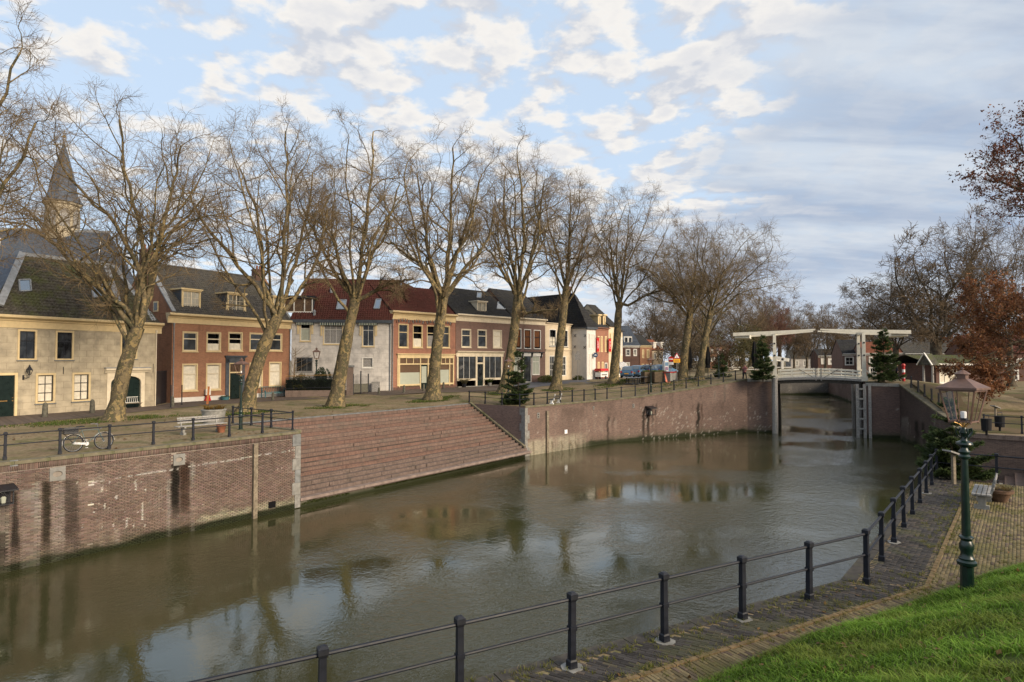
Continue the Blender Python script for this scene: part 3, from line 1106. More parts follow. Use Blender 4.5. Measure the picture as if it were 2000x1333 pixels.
t = NT('blade'); at = t.n('ShaderNodeAttribute'); at.attribute_name = 'Col'
t.b.inputs['Subsurface Weight'].default_value = 0
M_blade = t.fin(at.outputs['Color'], .55, .25)
tl = t.n('ShaderNodeBsdfTranslucent'); t.l(at.outputs['Color'], tl.inputs[0])
mx = t.n('ShaderNodeMixShader'); mx.inputs[0].default_value = .35
t.l(t.b.outputs[0], mx.inputs[1]); t.l(tl.outputs[0], mx.inputs[2]); t.l(mx.outputs[0], t.out.inputs[0])


def greens(n, seed, a=(.055, .085, .018), b=(.13, .17, .035), dry=.08):
    rs = np.random.RandomState(seed)
    f = rs.rand(n, 1)
    c = np.array(a) * (1 - f) + np.array(b) * f
    d = rs.rand(n) < dry
    c[d] = np.array([.26, .20, .09]) * (.6 + .6 * rs.rand(d.sum(), 1))
    return c


n = 10000
s = rs.rand(n) * Ls
zz = -3.64 - rs.rand(n) * .30
keepm = vnoise(s * .5, zz * 2, 31, 3) > .44
s, zz = s[keepm], zz[keepm]
P = np.c_[plS.A[0] + plS.d[0] * s + plS.n[0] * -.015, plS.A[1] + plS.d[1] * s + plS.n[1] * -.015, zz]
blades('moss_fringe', P, .03 + .05 * rs.rand(len(P)), np.full(len(P), .03), M_blade, greens(len(P), 4, (.03, .042, .008), (.075, .10, .018), 0), 1.6, 2)

# east steps in the far recess of the right quay
est = empty('east_steps', (*RM, 0), math.atan2(*(RR - RM)[::-1])); est['kind'] = 'structure'
Le = float(np.hypot(*(RR - RM)))
for i in range(15):
    m = MB(); m.bx(.05, -6.4 + (14 - i) * .43 * -0 - 0 + (14 - i) * .43, -4.2, Le - .05, -6.4 + (14 - i) * .43 + .42, -.55 - (14 - i) * .235)
    m.build('step', M_br_step, est)

# ------------------------------------------------------------------ near quay: pavers one by one
def pave(holder, poly, org, ang, bl, bw, colfn, seed, zt=-.45, gap=.006, name='paver', nobj=300, hvar=.006, far=99):
    d = np.array([math.cos(ang), math.sin(ang)]); e = np.array([-d[1], d[0]])
    P = np.array(poly); q = np.c_[(P - org) @ d, (P - org) @ e]
    i = np.arange(math.floor(q[:, 1].min() / bw), math.ceil(q[:, 1].max() / bw) + 1)
    j = np.arange(math.floor(q[:, 0].min() / bl) - 1, math.ceil(q[:, 0].max() / bl) + 1)
    I, J = np.meshgrid(i, j, indexing='ij')
    uu = (J + .5 * (I % 2)) * bl; vv = I * bw
    cx = org[0] + d[0] * uu + e[0] * vv; cy = org[1] + d[1] * uu + e[1] * vv
    ok = inpoly(cx, cy, poly) & (np.hypot(cx, cy) < far)
    cx, cy = cx[ok], cy[ok]
    rs = np.random.RandomState(seed); n = len(cx)
    col = colfn(cx, cy, rs)
    a = ang + (rs.rand(n) - .5) * .05
    z = zt + (rs.rand(n) - .5) * hvar * 2 + .010
    px, py = proj(np.c_[cx, cy, z])
    order = np.argsort(np.where((px > -20) & (px < 2020) & (py < 1345), np.hypot(cx, cy), 1e9))
    near, rest = order[:nobj], order[nobj:]
    q_ = .006
    X, Y = (bl - gap) / 2, (bw - gap) / 2
    base = np.array([(-X, -Y, -.05), (X, -Y, -.05), (X, Y, -.05), (-X, Y, -.05), (-X, -Y, -q_), (X, -Y, -q_), (X, Y, -q_), (-X, Y, -q_),
                     (-X + q_, -Y + q_, 0), (X - q_, -Y + q_, 0), (X - q_, Y - q_, 0), (-X + q_, Y - q_, 0)])
    f = [(8, 9, 10, 11)]
    for k in range(4):
        k2 = (k + 1) % 4
        f += [(k, k2, 4 + k2, 4 + k), (4 + k, 4 + k2, 8 + k2, 8 + k)]
    mbp = MB(); mbp.add(base, f)
    me = mbp.mesh(name, M_piece)
    for k in near:
        o = put(name, me, holder, (cx[k], cy[k], z[k]), ((rs.rand() - .5) * .03, (rs.rand() - .5) * .03, a[k])); o.color = (*col[k], 1)
    ca, sa = np.cos(a[rest])[:, None], np.sin(a[rest])[:, None]
    V = np.stack([cx[rest][:, None] + base[None, :, 0] * ca - base[None, :, 1] * sa, cy[rest][:, None] + base[None, :, 0] * sa + base[None, :, 1] * ca,
                  z[rest][:, None] + base[None, :, 2]], -1)
    F = (np.arange(len(rest))[:, None, None] * 12 + np.array(f)[None]).reshape(-1, 4)
    if len(rest):
        tag(put(name + '_field', np_mesh(name + '_field', V.reshape(-1, 3), F, M_vplain, np.repeat(col[rest], 12, 0)), holder), kind='stuff')


PN = np.array([.4724, -.8815])            # from the near edge towards the camera
QD = (RM - RE) / np.hypot(*(RM - RE)); QN = np.array([QD[1], -QD[0]])
W1, W2 = .90, 1.25
cornerI = RE + PN * W1 + DEdge * 1.02
darkA = [RA + DEdge * 12 + PN * .23, RE + PN * .23, cornerI, RA + DEdge * 12 + PN * W1]
darkB = [RE + QN * .23, RM + QN * .23, RM + QN * W2, cornerI]


def cdark(x, y, rs):
    n = vnoise(x * 1.1, y * 1.1, 3, 3)
    c = np.array([.050, .046, .044])[None] * (.65 + .75 * rs.rand(len(x), 1)) * (.8 + .5 * n)[:, None]
    b = rs.rand(len(x)) < .10
    c[b] = np.array([.10, .082, .068]) * (.7 + .5 * rs.rand(b.sum(), 1))
    g = sstep(.56, .72, vnoise(x * 2.2, y * 2.2, 12, 3))[:, None] * .45
    return c * (1 - g) + np.array([.075, .08, .03]) * g


def cbrown(x, y, rs):
    n = vnoise(x * .8, y * .8, 5, 3)
    c = np.array([.175, .138, .075])[None] * (.66 + .6 * rs.rand(len(x), 1)) * (.78 + .5 * n)[:, None]
    b = rs.rand(len(x)) < .18
    c[b] = np.array([.13, .095, .070]) * (.7 + .5 * rs.rand(b.sum(), 1))
    g = sstep(.50, .70, vnoise(x * 1.5, y * 1.5, 22, 3))[:, None] * .6
    return c * (1 - g) + np.array([.11, .105, .03]) * g


strip = empty('quay_edge_paving', (0, 0, 0)); strip['kind'] = 'structure'
path = empty('brick_path', (0, 0, 0)); path['kind'] = 'structure'
pave(strip, darkA, RE, math.atan2(-.51, .857), .205, .060, cdark, 11, far=16, nobj=240)
pave(strip, darkB, RE, math.atan2(QN[1], QN[0]), .205, .060, cdark, 12, nobj=60, zt=-.452)
GE = [np.array([2.3, 8.15]), np.array([4.4, 9.56]), np.array([5.96, 10.3]), np.array([9.0, 12.1]), np.array([10.6, 12.9]), np.array([15, 15.0])]
GE0 = np.array([-3.2, 5.2])
pathA = [RA + DEdge * 12 + PN * W1, cornerI, GE[3] + np.array([.5, -.4]), GE[0] + np.array([.5, -.9]), GE0 + np.array([.5, -.9])]
pathB = [cornerI, RM + QN * W2, RM + QN * 6.4, RM + QN * 6.4 - QD * 5, GE[5] + np.array([.4, -.6]), GE[3] + np.array([.5, -.4])]
pave(path, pathA, RE, math.atan2(DEdge[1], DEdge[0]) + R(90), .205, .063, cbrown, 13, far=17, nobj=240)
pave(path, pathB, RE, math.atan2(QD[1], QD[0]), .205, .068, cbrown, 14, nobj=60)
# edging course between path and dark strip
for A_, B_ in ((RA + DEdge * 12 + PN * (W1 + .05), cornerI + PN * .05), (cornerI + QN * .05, RM + QN * (W2 + .05))):
    v = B_ - A_; L_ = np.hypot(*v); v = v / L_
    m = MB(); k = 0
    while k * .212 < L_:
        p = A_ + v * (k * .212 + .1)
        m.beam((*(p - v * .1), -.452 + RND.uniform(-.004, .008)), (*(p + v * .1), -.452 + RND.uniform(-.004, .008)), .07, .06); k += 1
    m.build('edging_course', plain('edging_brick', (.17, .12, .065), .9, .3, 9, .15, dirt=(.08, .085, .03), grime=.6), path)
# concrete pads are added with the railing posts

# ------------------------------------------------------------------ grass dike
GD = np.array([.877, .481]); GNm = np.array([.481, -.877])
seg = [GE0 - GD * 6, GE0] + GE + [GE[5] + np.array([9, 3.5])]


def edge_n(x, y):
    """distance behind the grass edge (towards the camera)"""
    best = None
    P = np.stack([x, y], -1)
    # signed perpendicular distance against the polyline treated as a function along GD
    sA = np.array([s_ @ GD for s_ in seg]); tA = np.array([s_ @ GNm for s_ in seg])
    return P @ GNm - np.interp(P @ GD, sA, tA)


def dike_z(x, y):
    e = edge_n(x, y)
    e = np.asarray(e)
    h = .42 * np.maximum(e, 0) + .10 * sstep(-.1, .5, e)
    und = (vnoise(x * .9, y * .9, 44, 3) - .5) * .22 * sstep(0, 1.2, e)
    return -.46 + np.where(e > -.3, h, -.12) + und + np.minimum(e, 0) * .3


gx, gy = np.meshgrid(np.arange(-8, 22, .25), np.arange(-4, 19, .25), indexing='ij')
e = edge_n(gx, gy)
V = np.c_[gx.ravel(), gy.ravel(), np.minimum(dike_z(gx, gy), 2.3).ravel()]
nx, ny = gx.shape
idx = np.arange(nx * ny).reshape(nx, ny)
F = np.stack([idx[:-1, :-1], idx[1:, :-1], idx[1:, 1:], idx[:-1, 1:]], -1).reshape(-1, 4)
ok = (e.ravel()[F] > -.4).all(1)
tag(put('grass_bank', np_mesh('grass_bank', V, F[ok], M_turf, smooth=True)), kind='structure')
rs = np.random.RandomState(8)
n = 420000
x = rs.rand(n) * 16 - 1; y = 3 + rs.rand(n) * 12.5
e = edge_n(x, y)
P = np.c_[x, y, dike_z(x, y)]
px, py = proj(P)
vis = (e > -.12) & (px > -60 + 1000) & (px < 2060) & (py < 1420) & (e < 6.5)
dist = np.hypot(x, y)
tuft = vnoise(x * 3.2, y * 3.2, 61, 2)
vis &= rs.rand(n) < np.clip(.35 + tuft * .8, 0, 1) * np.clip(sstep(-.12, .35, e) + .25, 0, 1)
bare = sstep(.68, .80, vnoise(x * 2.1 + 3, y * 2.1, 71, 2))
vis &= rs.rand(n) > bare * .85
P, e_, tf, dd, xx, yy = P[vis], e[vis], tuft[vis], dist[vis], x[vis], y[vis]
n = len(P)
c = greens(n, 9, (.085, .165, .016), (.19, .32, .036), .03)
patch = vnoise(xx * .8, yy * .8, 81, 3)[:, None]
c = c * (.45 + 1.1 * patch)
yel = sstep(.52, .7, vnoise(xx * 1.6, yy * 1.6, 95, 2))[:, None] * .5
c = c * (1 - yel) + np.array([.20, .22, .04]) * yel
edge = (1 - sstep(.0, .6, e_))[:, None] * .55
c = c * (1 - edge) + np.array([.17, .14, .05]) * edge
H = (.035 + .075 * tf + .045 * rs.rand(n)) * (.55 + .45 * sstep(0, .6, e_))
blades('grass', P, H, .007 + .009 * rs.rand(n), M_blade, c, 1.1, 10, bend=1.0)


def tufts(name, C, nper, rad, hmin, hmax, a, b, seed, dry=.1, zfn=None):
    rs = np.random.RandomState(seed)
    C = np.repeat(np.asarray(C, float), nper, 0)
    P = C + np.c_[rs.randn(len(C), 2) * rad, np.zeros(len(C))]
    if zfn is not None: P[:, 2] = zfn(P[:, 0], P[:, 1])
    return blades(name, P, hmin + (hmax - hmin) * rs.rand(len(P)), .005 + .005 * rs.rand(len(P)) + .004 * (C[:, 1] > 30), M_blade, greens(len(P), seed, a, b, dry), 1.0, seed + 1)


# weeds between the pavers
rs = np.random.RandomState(21)
Wp = []
for k in range(900):
    tpar = rs.rand() * 15
    p = RE - DEdge * (tpar - 1) + PN * (abs(rs.randn()) * .32 if rs.rand() < .5 else W1 + rs.randn() * .10)
    if rs.rand() < .35 + .65 * vnoise(np.array([p[0] * 1.5]), np.array([p[1] * 1.5]), 7)[0]: Wp.append((*p, -.445))
for k in range(420):
    p = RE + QD * (rs.rand() * 13) + QN * (W2 + rs.randn() * .28)
    if vnoise(np.array([p[0] * .9]), np.array([p[1] * .9]), 9)[0] > .42: Wp.append((*p, -.445))
for k in range(500):
    p = RE + QD * (rs.rand() * 13) + QN * (W2 + rs.rand() * 5)
    if vnoise(np.array([p[0] * 1.1]), np.array([p[1] * 1.1]), 19)[0] > .58: Wp.append((*p, -.445))
tufts('weeds', Wp, 14, .028, .02, .075, (.10, .11, .02), (.20, .21, .04), 22, .14)
# ------------------------------------------------------------------ houses
class House:
    def __init__(s, name, label, pl, z0, cat='house'):
        s.pl, s.z0 = pl, z0
        s.root = empty(name, (*pl.A, z0), pl.rz, label, cat, 'houses along the quay street')
        s.op = []

    def x(s, px, py=700): return s.pl.st(px, py)[0]

    def z(s, px, py, off=0.0): return s.pl.st(px, py, off)[1] - s.z0

    def rect(s, p0, q0, p1, q1, off=0.0):
        qm, pm = (q0 + q1) / 2, (p0 + p1) / 2
        return (s.pl.st(p0, qm, off)[0], s.z(pm, q1, off), s.pl.st(p1, qm, off)[0], s.z(pm, q0, off))

    def part(s, name, mb, mat, parent=None, loc=None, smooth=False):
        f = mb.each if name in ('plinth', 'gable', 'lead_coping', 'awning_box', 'wall_anchor', 'roof_vent', 'lead_hip') else mb.build
        return f(name, mat, parent or s.root, loc, smooth=smooth)

    def window(s, r, frame, sash, pane, cols=1, rows=(), casing=.10, proud=.035, sill=True, bar=.04, curtain=None, hole=True, y=0.0, name='window', head=0.0, mid=None):
        x0, z0, x1, z1 = r
        if hole: s.op.append(r)
        if s.root.name != 'stone_house' and pane is M_glass and curtain is None and name == 'window' and RND.random() < .4: curtain = (M_curtain if RND.random() < .6 else M_greywood, 0, RND.choice((.4, .55, .98)))
        w, h = x1 - x0, z1 - z0
        m = MB(); c = casing
        m.bx(0, -proud, 0, c, .14, h); m.bx(w - c, -proud, 0, w, .14, h)
        m.bx(c, -proud, h - c, w - c, .14, h); m.bx(c, -proud - .02, 0, w - c, .14, c * .8)
        if head: m.bx(-.06, -proud - .05, h, w + .06, .05, h + head)
        o = m.build(name, frame, s.root, (x0, y, z0))
        m = MB(); b = bar
        a0, a1, b0, b1 = c, w - c, c * .8, h - c
        m.bx(a0, .045, b0, a0 + b, .10, b1); m.bx(a1 - b, .045, b0, a1, .10, b1)
        m.bx(a0 + b, .045, b0, a1 - b, .10, b0 + b); m.bx(a0 + b, .045, b1 - b, a1 - b, .10, b1)
        for k in range(1, cols):
            xx = a0 + (a1 - a0) * k / cols
            m.bx(xx - b * .35, .05, b0 + b, xx + b * .35, .095, b1 - b)
        for f in rows:
            zz = b0 + (b1 - b0) * f
            m.bx(a0 + b, .047 if f != mid else .03, zz - b * (.4 if f != mid else .8), a1 - b, .097, zz + b * (.4 if f != mid else .8))
        m.build('sash', sash, o)
        m = MB(); m.bx(a0 + .01, .070, b0 + .01, a1 - .01, .078, b1 - .01)
        m.build('pane', M_clear if curtain else pane, o)
        if curtain:
            f0, f1 = curtain[1], curtain[2]
            m = MB(); n = 28; za, zb = b0 + (b1 - b0) * f0, b0 + (b1 - b0) * f1
            for k in range(n):
                xa, xb = a0 + (a1 - a0) * k / n, a0 + (a1 - a0) * (k + 1) / n
                ya, yb = .09 + .02 * (k % 2), .09 + .02 * ((k + 1) % 2)
                m.quad((xa, ya, za), (xb, yb, za), (xb, yb, zb), (xa, ya, zb))
            m.build('curtain', curtain[0], o)
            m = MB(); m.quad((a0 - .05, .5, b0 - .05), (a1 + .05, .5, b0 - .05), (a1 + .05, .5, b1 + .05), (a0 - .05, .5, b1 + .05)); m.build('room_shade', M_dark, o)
        if sill:
            m = MB(); m.bx(-.05, -proud - .06, -.075, w + .05, .02, -.003); m.build('sill', M_bluestone if sash is M_black else frame, o)
        return o

    def wall(s, L, Htop, D, mat, extra=(), name='wall', x0=0.0, back=True, zlow=-.6):
        op = [o for o in s.op] + list(extra)
        xs = sorted({x0, L, *[v for o in op for v in (o[0], o[2]) if x0 < v < L]})
        zs = sorted({zlow, Htop, *[v for o in op for v in (o[1], o[3]) if zlow < v < Htop]})
        m = MB()
        for i in range(len(xs) - 1):
            for j in range(len(zs) - 1):
                cx, cz = (xs[i] + xs[i + 1]) / 2, (zs[j] + zs[j + 1]) / 2
                if any(o[0] < cx < o[2] and o[1] < cz < o[3] for o in op): continue
                m.quad((xs[i], 0, zs[j]), (xs[i + 1], 0, zs[j]), (xs[i + 1], 0, zs[j + 1]), (xs[i], 0, zs[j + 1]))
        for a0, b0, a1, b1 in op:
            d = .16
            m.quad((a0, 0, b0), (a0, d, b0), (a0, d, b1), (a0, 0, b1)); m.quad((a1, 0, b0), (a1, 0, b1), (a1, d, b1), (a1, d, b0))
            m.quad((a0, 0, b1), (a0, d, b1), (a1, d, b1), (a1, 0, b1)); m.quad((a0, 0, b0), (a1, 0, b0), (a1, d, b0), (a0, d, b0))
        m.quad((x0, 0, zlow), (x0, 0, Htop), (x0, D, Htop), (x0, D, zlow)); m.quad((L, 0, zlow), (L, D, zlow), (L, D, Htop), (L, 0, Htop))
        m.quad((x0, D, zlow), (x0, D, Htop), (L, D, Htop), (L, D, zlow))
        m.quad((x0, .6, Htop - .02), (L, .6, Htop - .02), (L, D, Htop - .02), (x0, D, Htop - .02))
        return s.part(name, m, mat)

    def cornice(s, x0, x1, zb, zt, mat, proj=.38, name='cornice'):
        h = zt - zb
        pr = [(0.05, zb), (-.06, zb), (-.06, zb + h * .52), (-.14, zb + h * .56), (-.14, zb + h * .66), (-proj * .8, zb + h * .74), (-proj, zb + h * .80), (-proj, zt - .02), (-proj + .04, zt), (.3, zt)]
        m = MB(); m.ext([(x0 - .0, y, z) for y, z in pr][::-1], (x1 - x0, 0, 0))
        return s.part(name, m, mat)


def blocks(h, rects, x0, x1, z0, z1, bw, bh, mat, name='stone_block', th=.012, gap=.007):
    """dressed stone facing, block by block, fitted round the openings"""
    row = 0; z = z0
    while z < z1 - .05:
        zt = min(z + bh, z1)
        x = x0 - (bw * .5 if row % 2 else 0)
        while x < x1 - .02:
            todo = [(max(x, x0), z, min(x + bw, x1), zt)]
            for o in rects:
                nxt = []
                for a in todo:
                    if a[2] <= o[0] or a[0] >= o[2] or a[3] <= o[1] or a[1] >= o[3]: nxt.append(a); continue
                    if a[0] < o[0]: nxt.append((a[0], a[1], o[0], a[3]))
                    if a[2] > o[2]: nxt.append((o[2], a[1], a[2], a[3]))
                    xa, xb = max(a[0], o[0]), min(a[2], o[2])
                    if a[1] < o[1]: nxt.append((xa, a[1], xb, o[1]))
                    if a[3] > o[3]: nxt.append((xa, o[3], xb, a[3]))
                todo = nxt
            for a in todo:
                if a[2] - a[0] < .05 or a[3] - a[1] < .05: continue
                m = MB(); t_ = th + RND.uniform(-.003, .003)
                m.frus(0, 0, 0, 1, 1, 1, 1, 1)
                m = MB()
                X0, X1, Z0, Z1 = a[0] + gap / 2, a[2] - gap / 2, a[1] + gap / 2, a[3] - gap / 2
                c = .006
                m.add([(X0, .004, Z0), (X1, .004, Z0), (X1, .004, Z1), (X0, .004, Z1), (X0 + c, -t_, Z0 + c), (X1 - c, -t_, Z0 + c), (X1 - c, -t_, Z1 - c), (X0 + c, -t_, Z1 - c)],
                      [(4, 5, 6, 7), (0, 1, 5, 4), (1, 2, 6, 5), (2, 3, 7, 6), (3, 0, 4, 7)])
                m.build(name, mat, h.root)
            x += bw
        z = zt; row += 1


def tiles(bl, br, tr, tl, mat, parent, tw=.24, ch=.30, amp=.03, name='roof', step=.03, sub=4):
    """roof slope in overlapping courses of waved tiles; corners bottom-left, bottom-right, top-right, top-left"""
    bl, br, tr, tl = [np.array(p, float) for p in (bl, br, tr, tl)]
    nrm = np.cross(br - bl, tl - bl); 
    if np.linalg.norm(nrm) < 1e-6: nrm = np.cross(br - bl, tr - bl)
    nrm /= np.linalg.norm(nrm)
    if nrm[2] < 0: nrm = -nrm
    Ln = max(np.linalg.norm(tl - bl), np.linalg.norm(tr - br)); rows = max(1, round(Ln / ch))
    V, F = [], []; nb = 0
    rs = np.random.RandomState(4)
    wax = (br - bl) / max(np.linalg.norm(br - bl), 1e-6)
    for r in range(rows):
        f0, f1 = r / rows, (r + 1.06) / rows
        a0, b0 = bl + (tl - bl) * f0, br + (tr - br) * f0
        a1, b1 = bl + (tl - bl) * min(f1, 1), br + (tr - br) * min(f1, 1)
        wd = np.linalg.norm(b0 - a0)
        if wd < .05: continue
        n = max(2, int(round(wd / tw)) * sub)
        q = np.linspace(0, 1, n + 1)[:, None]
        lo, hi = a0 + (b0 - a0) * q, a1 + (b1 - a1) * q
        ph = ((lo - bl) @ wax) / tw * 2 * np.pi
        jit = .008 * rs.randn(n + 1)
        hh = amp * (np.sin(ph) * .7 + .5 * np.maximum(np.sin(ph), 0)) + jit
        Lw = lo + nrm * (hh + step + .02)[:, None]; Hi = hi + nrm * (hh + .005)[:, None]
        B0 = lo + nrm * (-.03)
        V.append(np.vstack([B0, Lw, Hi]))
        k = np.arange(n)
        for o1, o2 in ((0, n + 1), (n + 1, 2 * n + 2)):
            F.append(np.c_[nb + o1 + k, nb + o1 + k + 1, nb + o2 + k + 1, nb + o2 + k])
        nb += 3 * (n + 1)
    return put(name, np_mesh(name, np.vstack(V), np.vstack(F), mat), parent)


def chimney(h, x, y, z0, z1, wx, wy, mat, pots=2):
    m = MB(); m.bx(x - wx / 2, y - wy / 2, z0, x + wx / 2, y + wy / 2, z1)
    m.bx(x - wx / 2 - .06, y - wy / 2 - .06, z1 - .18, x + wx / 2 + .06, y + wy / 2 + .06, z1 - .04)
    o = h.part('chimney', m, mat)
    m = MB()
    for k in range(pots):
        m.lathe([(.12, z1 - .04), (.10, z1 + .35), (.13, z1 + .36), (.13, z1 + .42)], 8, (x + (k - (pots - 1) / 2) * .4, y, 0))
    m.build('chimney_pot', M_terra, o)


def pipe(h, x, z0, z1, mat, y=-.08, r=.045):
    m = MB(); m.tube([(x, y, z0), (x, y, z1 - .35), (x, y - .02, z1 - .2), (x, y + .02, z1)], r, 8)
    m.lathe([(r, z1 - .3), (.1, z1 - .05), (.1, z1)], 8, (x, y, 0))
    return h.part('downpipe', m, mat, smooth=True)


def skylight(h, p0, p1, p2, p3, frame=None, pane=None):
    """roof window from four corners bl, br, tr, tl just above the slope"""
    P = [Vector(p) for p in (p0, p1, p2, p3)]
    m = MB(); n = (P[1] - P[0]).cross(P[3] - P[0]).normalized()
    if n.z < 0: n = -n
    for i in range(4): m.beam(P[i] + n * .05, P[(i + 1) % 4] + n * .05, .09, .12, n)
    o = h.part('roof_window', m, frame or M_lead)
    m = MB(); m.quad(*[p + n * .07 for p in P]); m.build('pane', pane or M_skyglass, o)


t = NT('sky_glass'); M_skyglass = t.fin((.05, .07, .09), .02, 1.0)
t.b.inputs['IOR'].default_value = 2.2

# ---- beige stone house at the far left
a_, b_ = G(36, 812.6), G(301, 793.7)
d_ = (b_[:2] - a_[:2]) / np.hypot(*(b_[:2] - a_[:2]))
pl1 = Plane(a_[:2] - d_ * 5.5, b_)
h1 = House('stone_house', 'long beige stone house with cream cornice and mossy tiled hip roof', pl1, 0.0)
L1 = h1.x(304); zc0 = h1.z(150, 645.5); zc1 = h1.z(150, 622.5)
for r in ((34.2, 644, 72, 703.5), (108, 646.5, 144, 703.5), (235, 651.5, 268, 701.5)):
    h1.window(h1.rect(*r), M_cream, M_black, M_glass, 2, (.65,), .12, bar=.05, mid=.65)
for r in ((69.3, 729.3, 108, 788), (140.5, 728, 176.5, 784)):
    h1.window(h1.rect(*r), M_cream, M_black, M_glass, 2, (.333, .666), .14, bar=.055, curtain=(M_curtain, 0.0, 1.0))
rd = h1.rect(-32, 729, 33.5, 810.7); rd = (rd[0], 0.0, rd[2], rd[3]); h1.op.append(rd)
m = MB(); w, hh = rd[2] - rd[0], rd[3]; c = .16
m.bx(rd[0], -.05, 0, rd[0] + c, .14, hh); m.bx(rd[2] - c, -.05, 0, rd[2], .14, hh); m.bx(rd[0] + c, -.05, hh - c, rd[2] - c, .14, hh)
dr = h1.part('door', m, M_cream)
m = MB(); m.bx(rd[0] + c, .05, 0, rd[2] - c, .10, hh - c)
xm = rd[2] - c
for za, zb in ((.25, .95), (1.15, 2.2)): m.frus(0, 0, 0, 0, 0, 0, 0, 0) if False else m.bx(xm - .95, .035, za, xm - .2, .05, zb)
m.build('door_leaf', M_dgreen, dr)
m = MB(); m.bx(xm - .85, .015, 1.02, xm - .4, .034, 1.09); m.tube([(xm - .09, .0, 1.05), (xm - .09, .05, 1.05)], .035, 8); m.tube([(xm - .09, .0, 1.25), (xm - .09, .05, 1.25)], .03, 8)
m.each('brass_fitting', M_brass, dr)
# carriage gate with arched doors
rg = h1.rect(208, 728, 281.8, 794.5); rg = (rg[0], 0.0, rg[2], rg[3]); h1.op.append(rg)
gw = rg[2] - rg[0]; gx0 = rg[0] + .30; gx1 = rg[2] - .30; arch_top = h1.z(243, 734.5); spring = arch_top - .62
def archpts(xa, xb, zs, zt, n=14):
    cx, rx, rz_ = (xa + xb) / 2, (xb - xa) / 2, zt - zs
    return [(cx - rx * math.cos(math.pi * k / n), zs + rz_ * math.sin(math.pi * k / n) ** .8) for k in range(n + 1)]
ap = archpts(gx0, gx1, spring, arch_top)
m = MB(); 
for xa, xb in ((rg[0], gx0), (gx1, rg[2])): m.bx(xa, -.06, 0, xb, .14, spring)
for (xa, za), (xb, zb) in zip(ap[:-1], ap[1:]): m.ext([(xa, -.06, za), (xb, -.06, zb), (xb, -.06, rg[3]), (xa, -.06, rg[3])], (0, .2, 0))
m.bx(rg[0], -.06, spring, gx0, .14, rg[3]); m.bx(gx1, -.06, spring, rg[2], .14, rg[3])
gt = h1.part('carriage_gate', m, M_white)
full = [(gx0, 0)] + ap + [(gx1, 0)]
m = MB(); m.ext([(x, .10, z) for x, z in full], (0, .03, 0))
for k in range(1, 9):
    xx = gx0 + (gx1 - gx0) * k / 9
    m.bx(xx - .012, .088, .1, xx + .012, .10, spring)
m.build('gate_leaf', M_dgreen, gt)
rl = h1.rect(203, 719.5, 290, 728)
m = MB(); m.ext([(rl[0], y, z) for y, z in ((.02, rl[1]), (-.12, rl[1]), (-.2, rl[1] + .14), (-.3, rl[1] + .2), (-.3, rl[3]), (.02, rl[3]))][::-1], (rl[2] - rl[0], 0, 0)); m.build('gate_hood', M_white, gt)
m = MB(); m.bx(rl[0] - .02, -.33, rl[3], rl[2] + .02, .02, rl[3] + .07); m.build('lead_cover', M_lead, gt)
h1.wall(L1, zc1, 9, M_joint)
blocks(h1, h1.op, h1.x(-60), L1, .42, zc0, 1.02, .455, M_plast)
m = MB()
for k in range(9):
    xa, xb = h1.x(-60) + (rg[0] - h1.x(-60)) * k / 9, h1.x(-60) + (rg[0] - h1.x(-60)) * (k + 1) / 9
    if xb > rd[0] and xa < rd[2]: continue
    m.bx(xa + .005, -.045, -.1, xb - .005, .0, .41)
m.bx(rg[2], -.045, -.1, L1, .0, .41)
h1.part('plinth', m, M_plast)
h1.cornice(-.2, L1 + .45, zc0, zc1, M_cream, .42)
pipe(h1, L1 - .02, 0, zc0 + .25, M_white)
m = MB()
for px, q0, q1 in ((123.8, 717, 731), (299, 711, 728)): x = h1.x(px); m.bx(x - .02, -.045, h1.z(px, q1), x + .02, -.018, h1.z(px, q0))
h1.part('wall_anchor', m, M_black)
# roof: steep tiled front slope with lead hips
yr = 3.4
def rp(px, py, off): x, z = pl1.st(px, py, off); return (x, off, z)
e0 = (h1.x(-30, 615), -.25, zc1 + .02); e1 = (L1 + .15, -.25, zc1 + .02)
tL, tR = rp(43, 497, yr), rp(219, 517, yr)
tiles(e0, e1, tR, tL, M_tile_old, h1.root, .26, .34, .035)
tiles(e1, (L1 + .15, 8.8, zc1), (tR[0] - .4, 7.5, tR[2]), tR, M_tile_old, h1.root, .26, .34, .035, name='roof_side')
m = MB(); m.quad(tL, tR, (tR[0], 8.8, tR[2] - .3), (tL[0], 8.8, tL[2] - .3)); h1.part('flat_roof', m, M_lead); m = MB(); m.quad(e0, tL, (tL[0], 8.8, tL[2]), (e0[0] - 6, 8.8, zc1)); h1.part('roof_side', m, M_slate)
m = MB()
for pa, pb in (((44, 495), (-2, 596)), ((205, 516), (238, 615)), ((222, 520), (299, 627)), ):
    A_, B_ = np.array(rp(pa[0], pa[1], yr - .1)), np.array(rp(pb[0], pb[1], .0))
    A_[2] += .03; B_[1] = -.1
    m.beam(A_, B_, .42, .16, (0, -.7, .7))
m.beam(tL, tR, .3, .28)
h1.part('lead_hip', m, M_lead)
def onslope(h, px, py, e, tp):
    """point of a pixel ray on the plane through eave e and ridge tp (both local, slope along x)"""
    lo, hi = 0.0, 8.0
    for _ in range(40):
        mid_ = (lo + hi) / 2
        x, z = h.pl.st(px, py, mid_); z -= h.z0
        zs = e[2] + (tp[2] - e[2]) * (mid_ - e[1]) / (tp[1] - e[1])
        if z > zs: lo = mid_
        else: hi = mid_
    x, z = h.pl.st(px, py, mid_)
    return (x, mid_, z - h.z0 + .06)
for q in (((38, 572), (60, 571), (58, 549), (36, 550)), ((181, 584), (206, 580), (203, 556), (178, 560))):
    skylight(h1, *[onslope(h1, *p, e0, tL) for p in q])

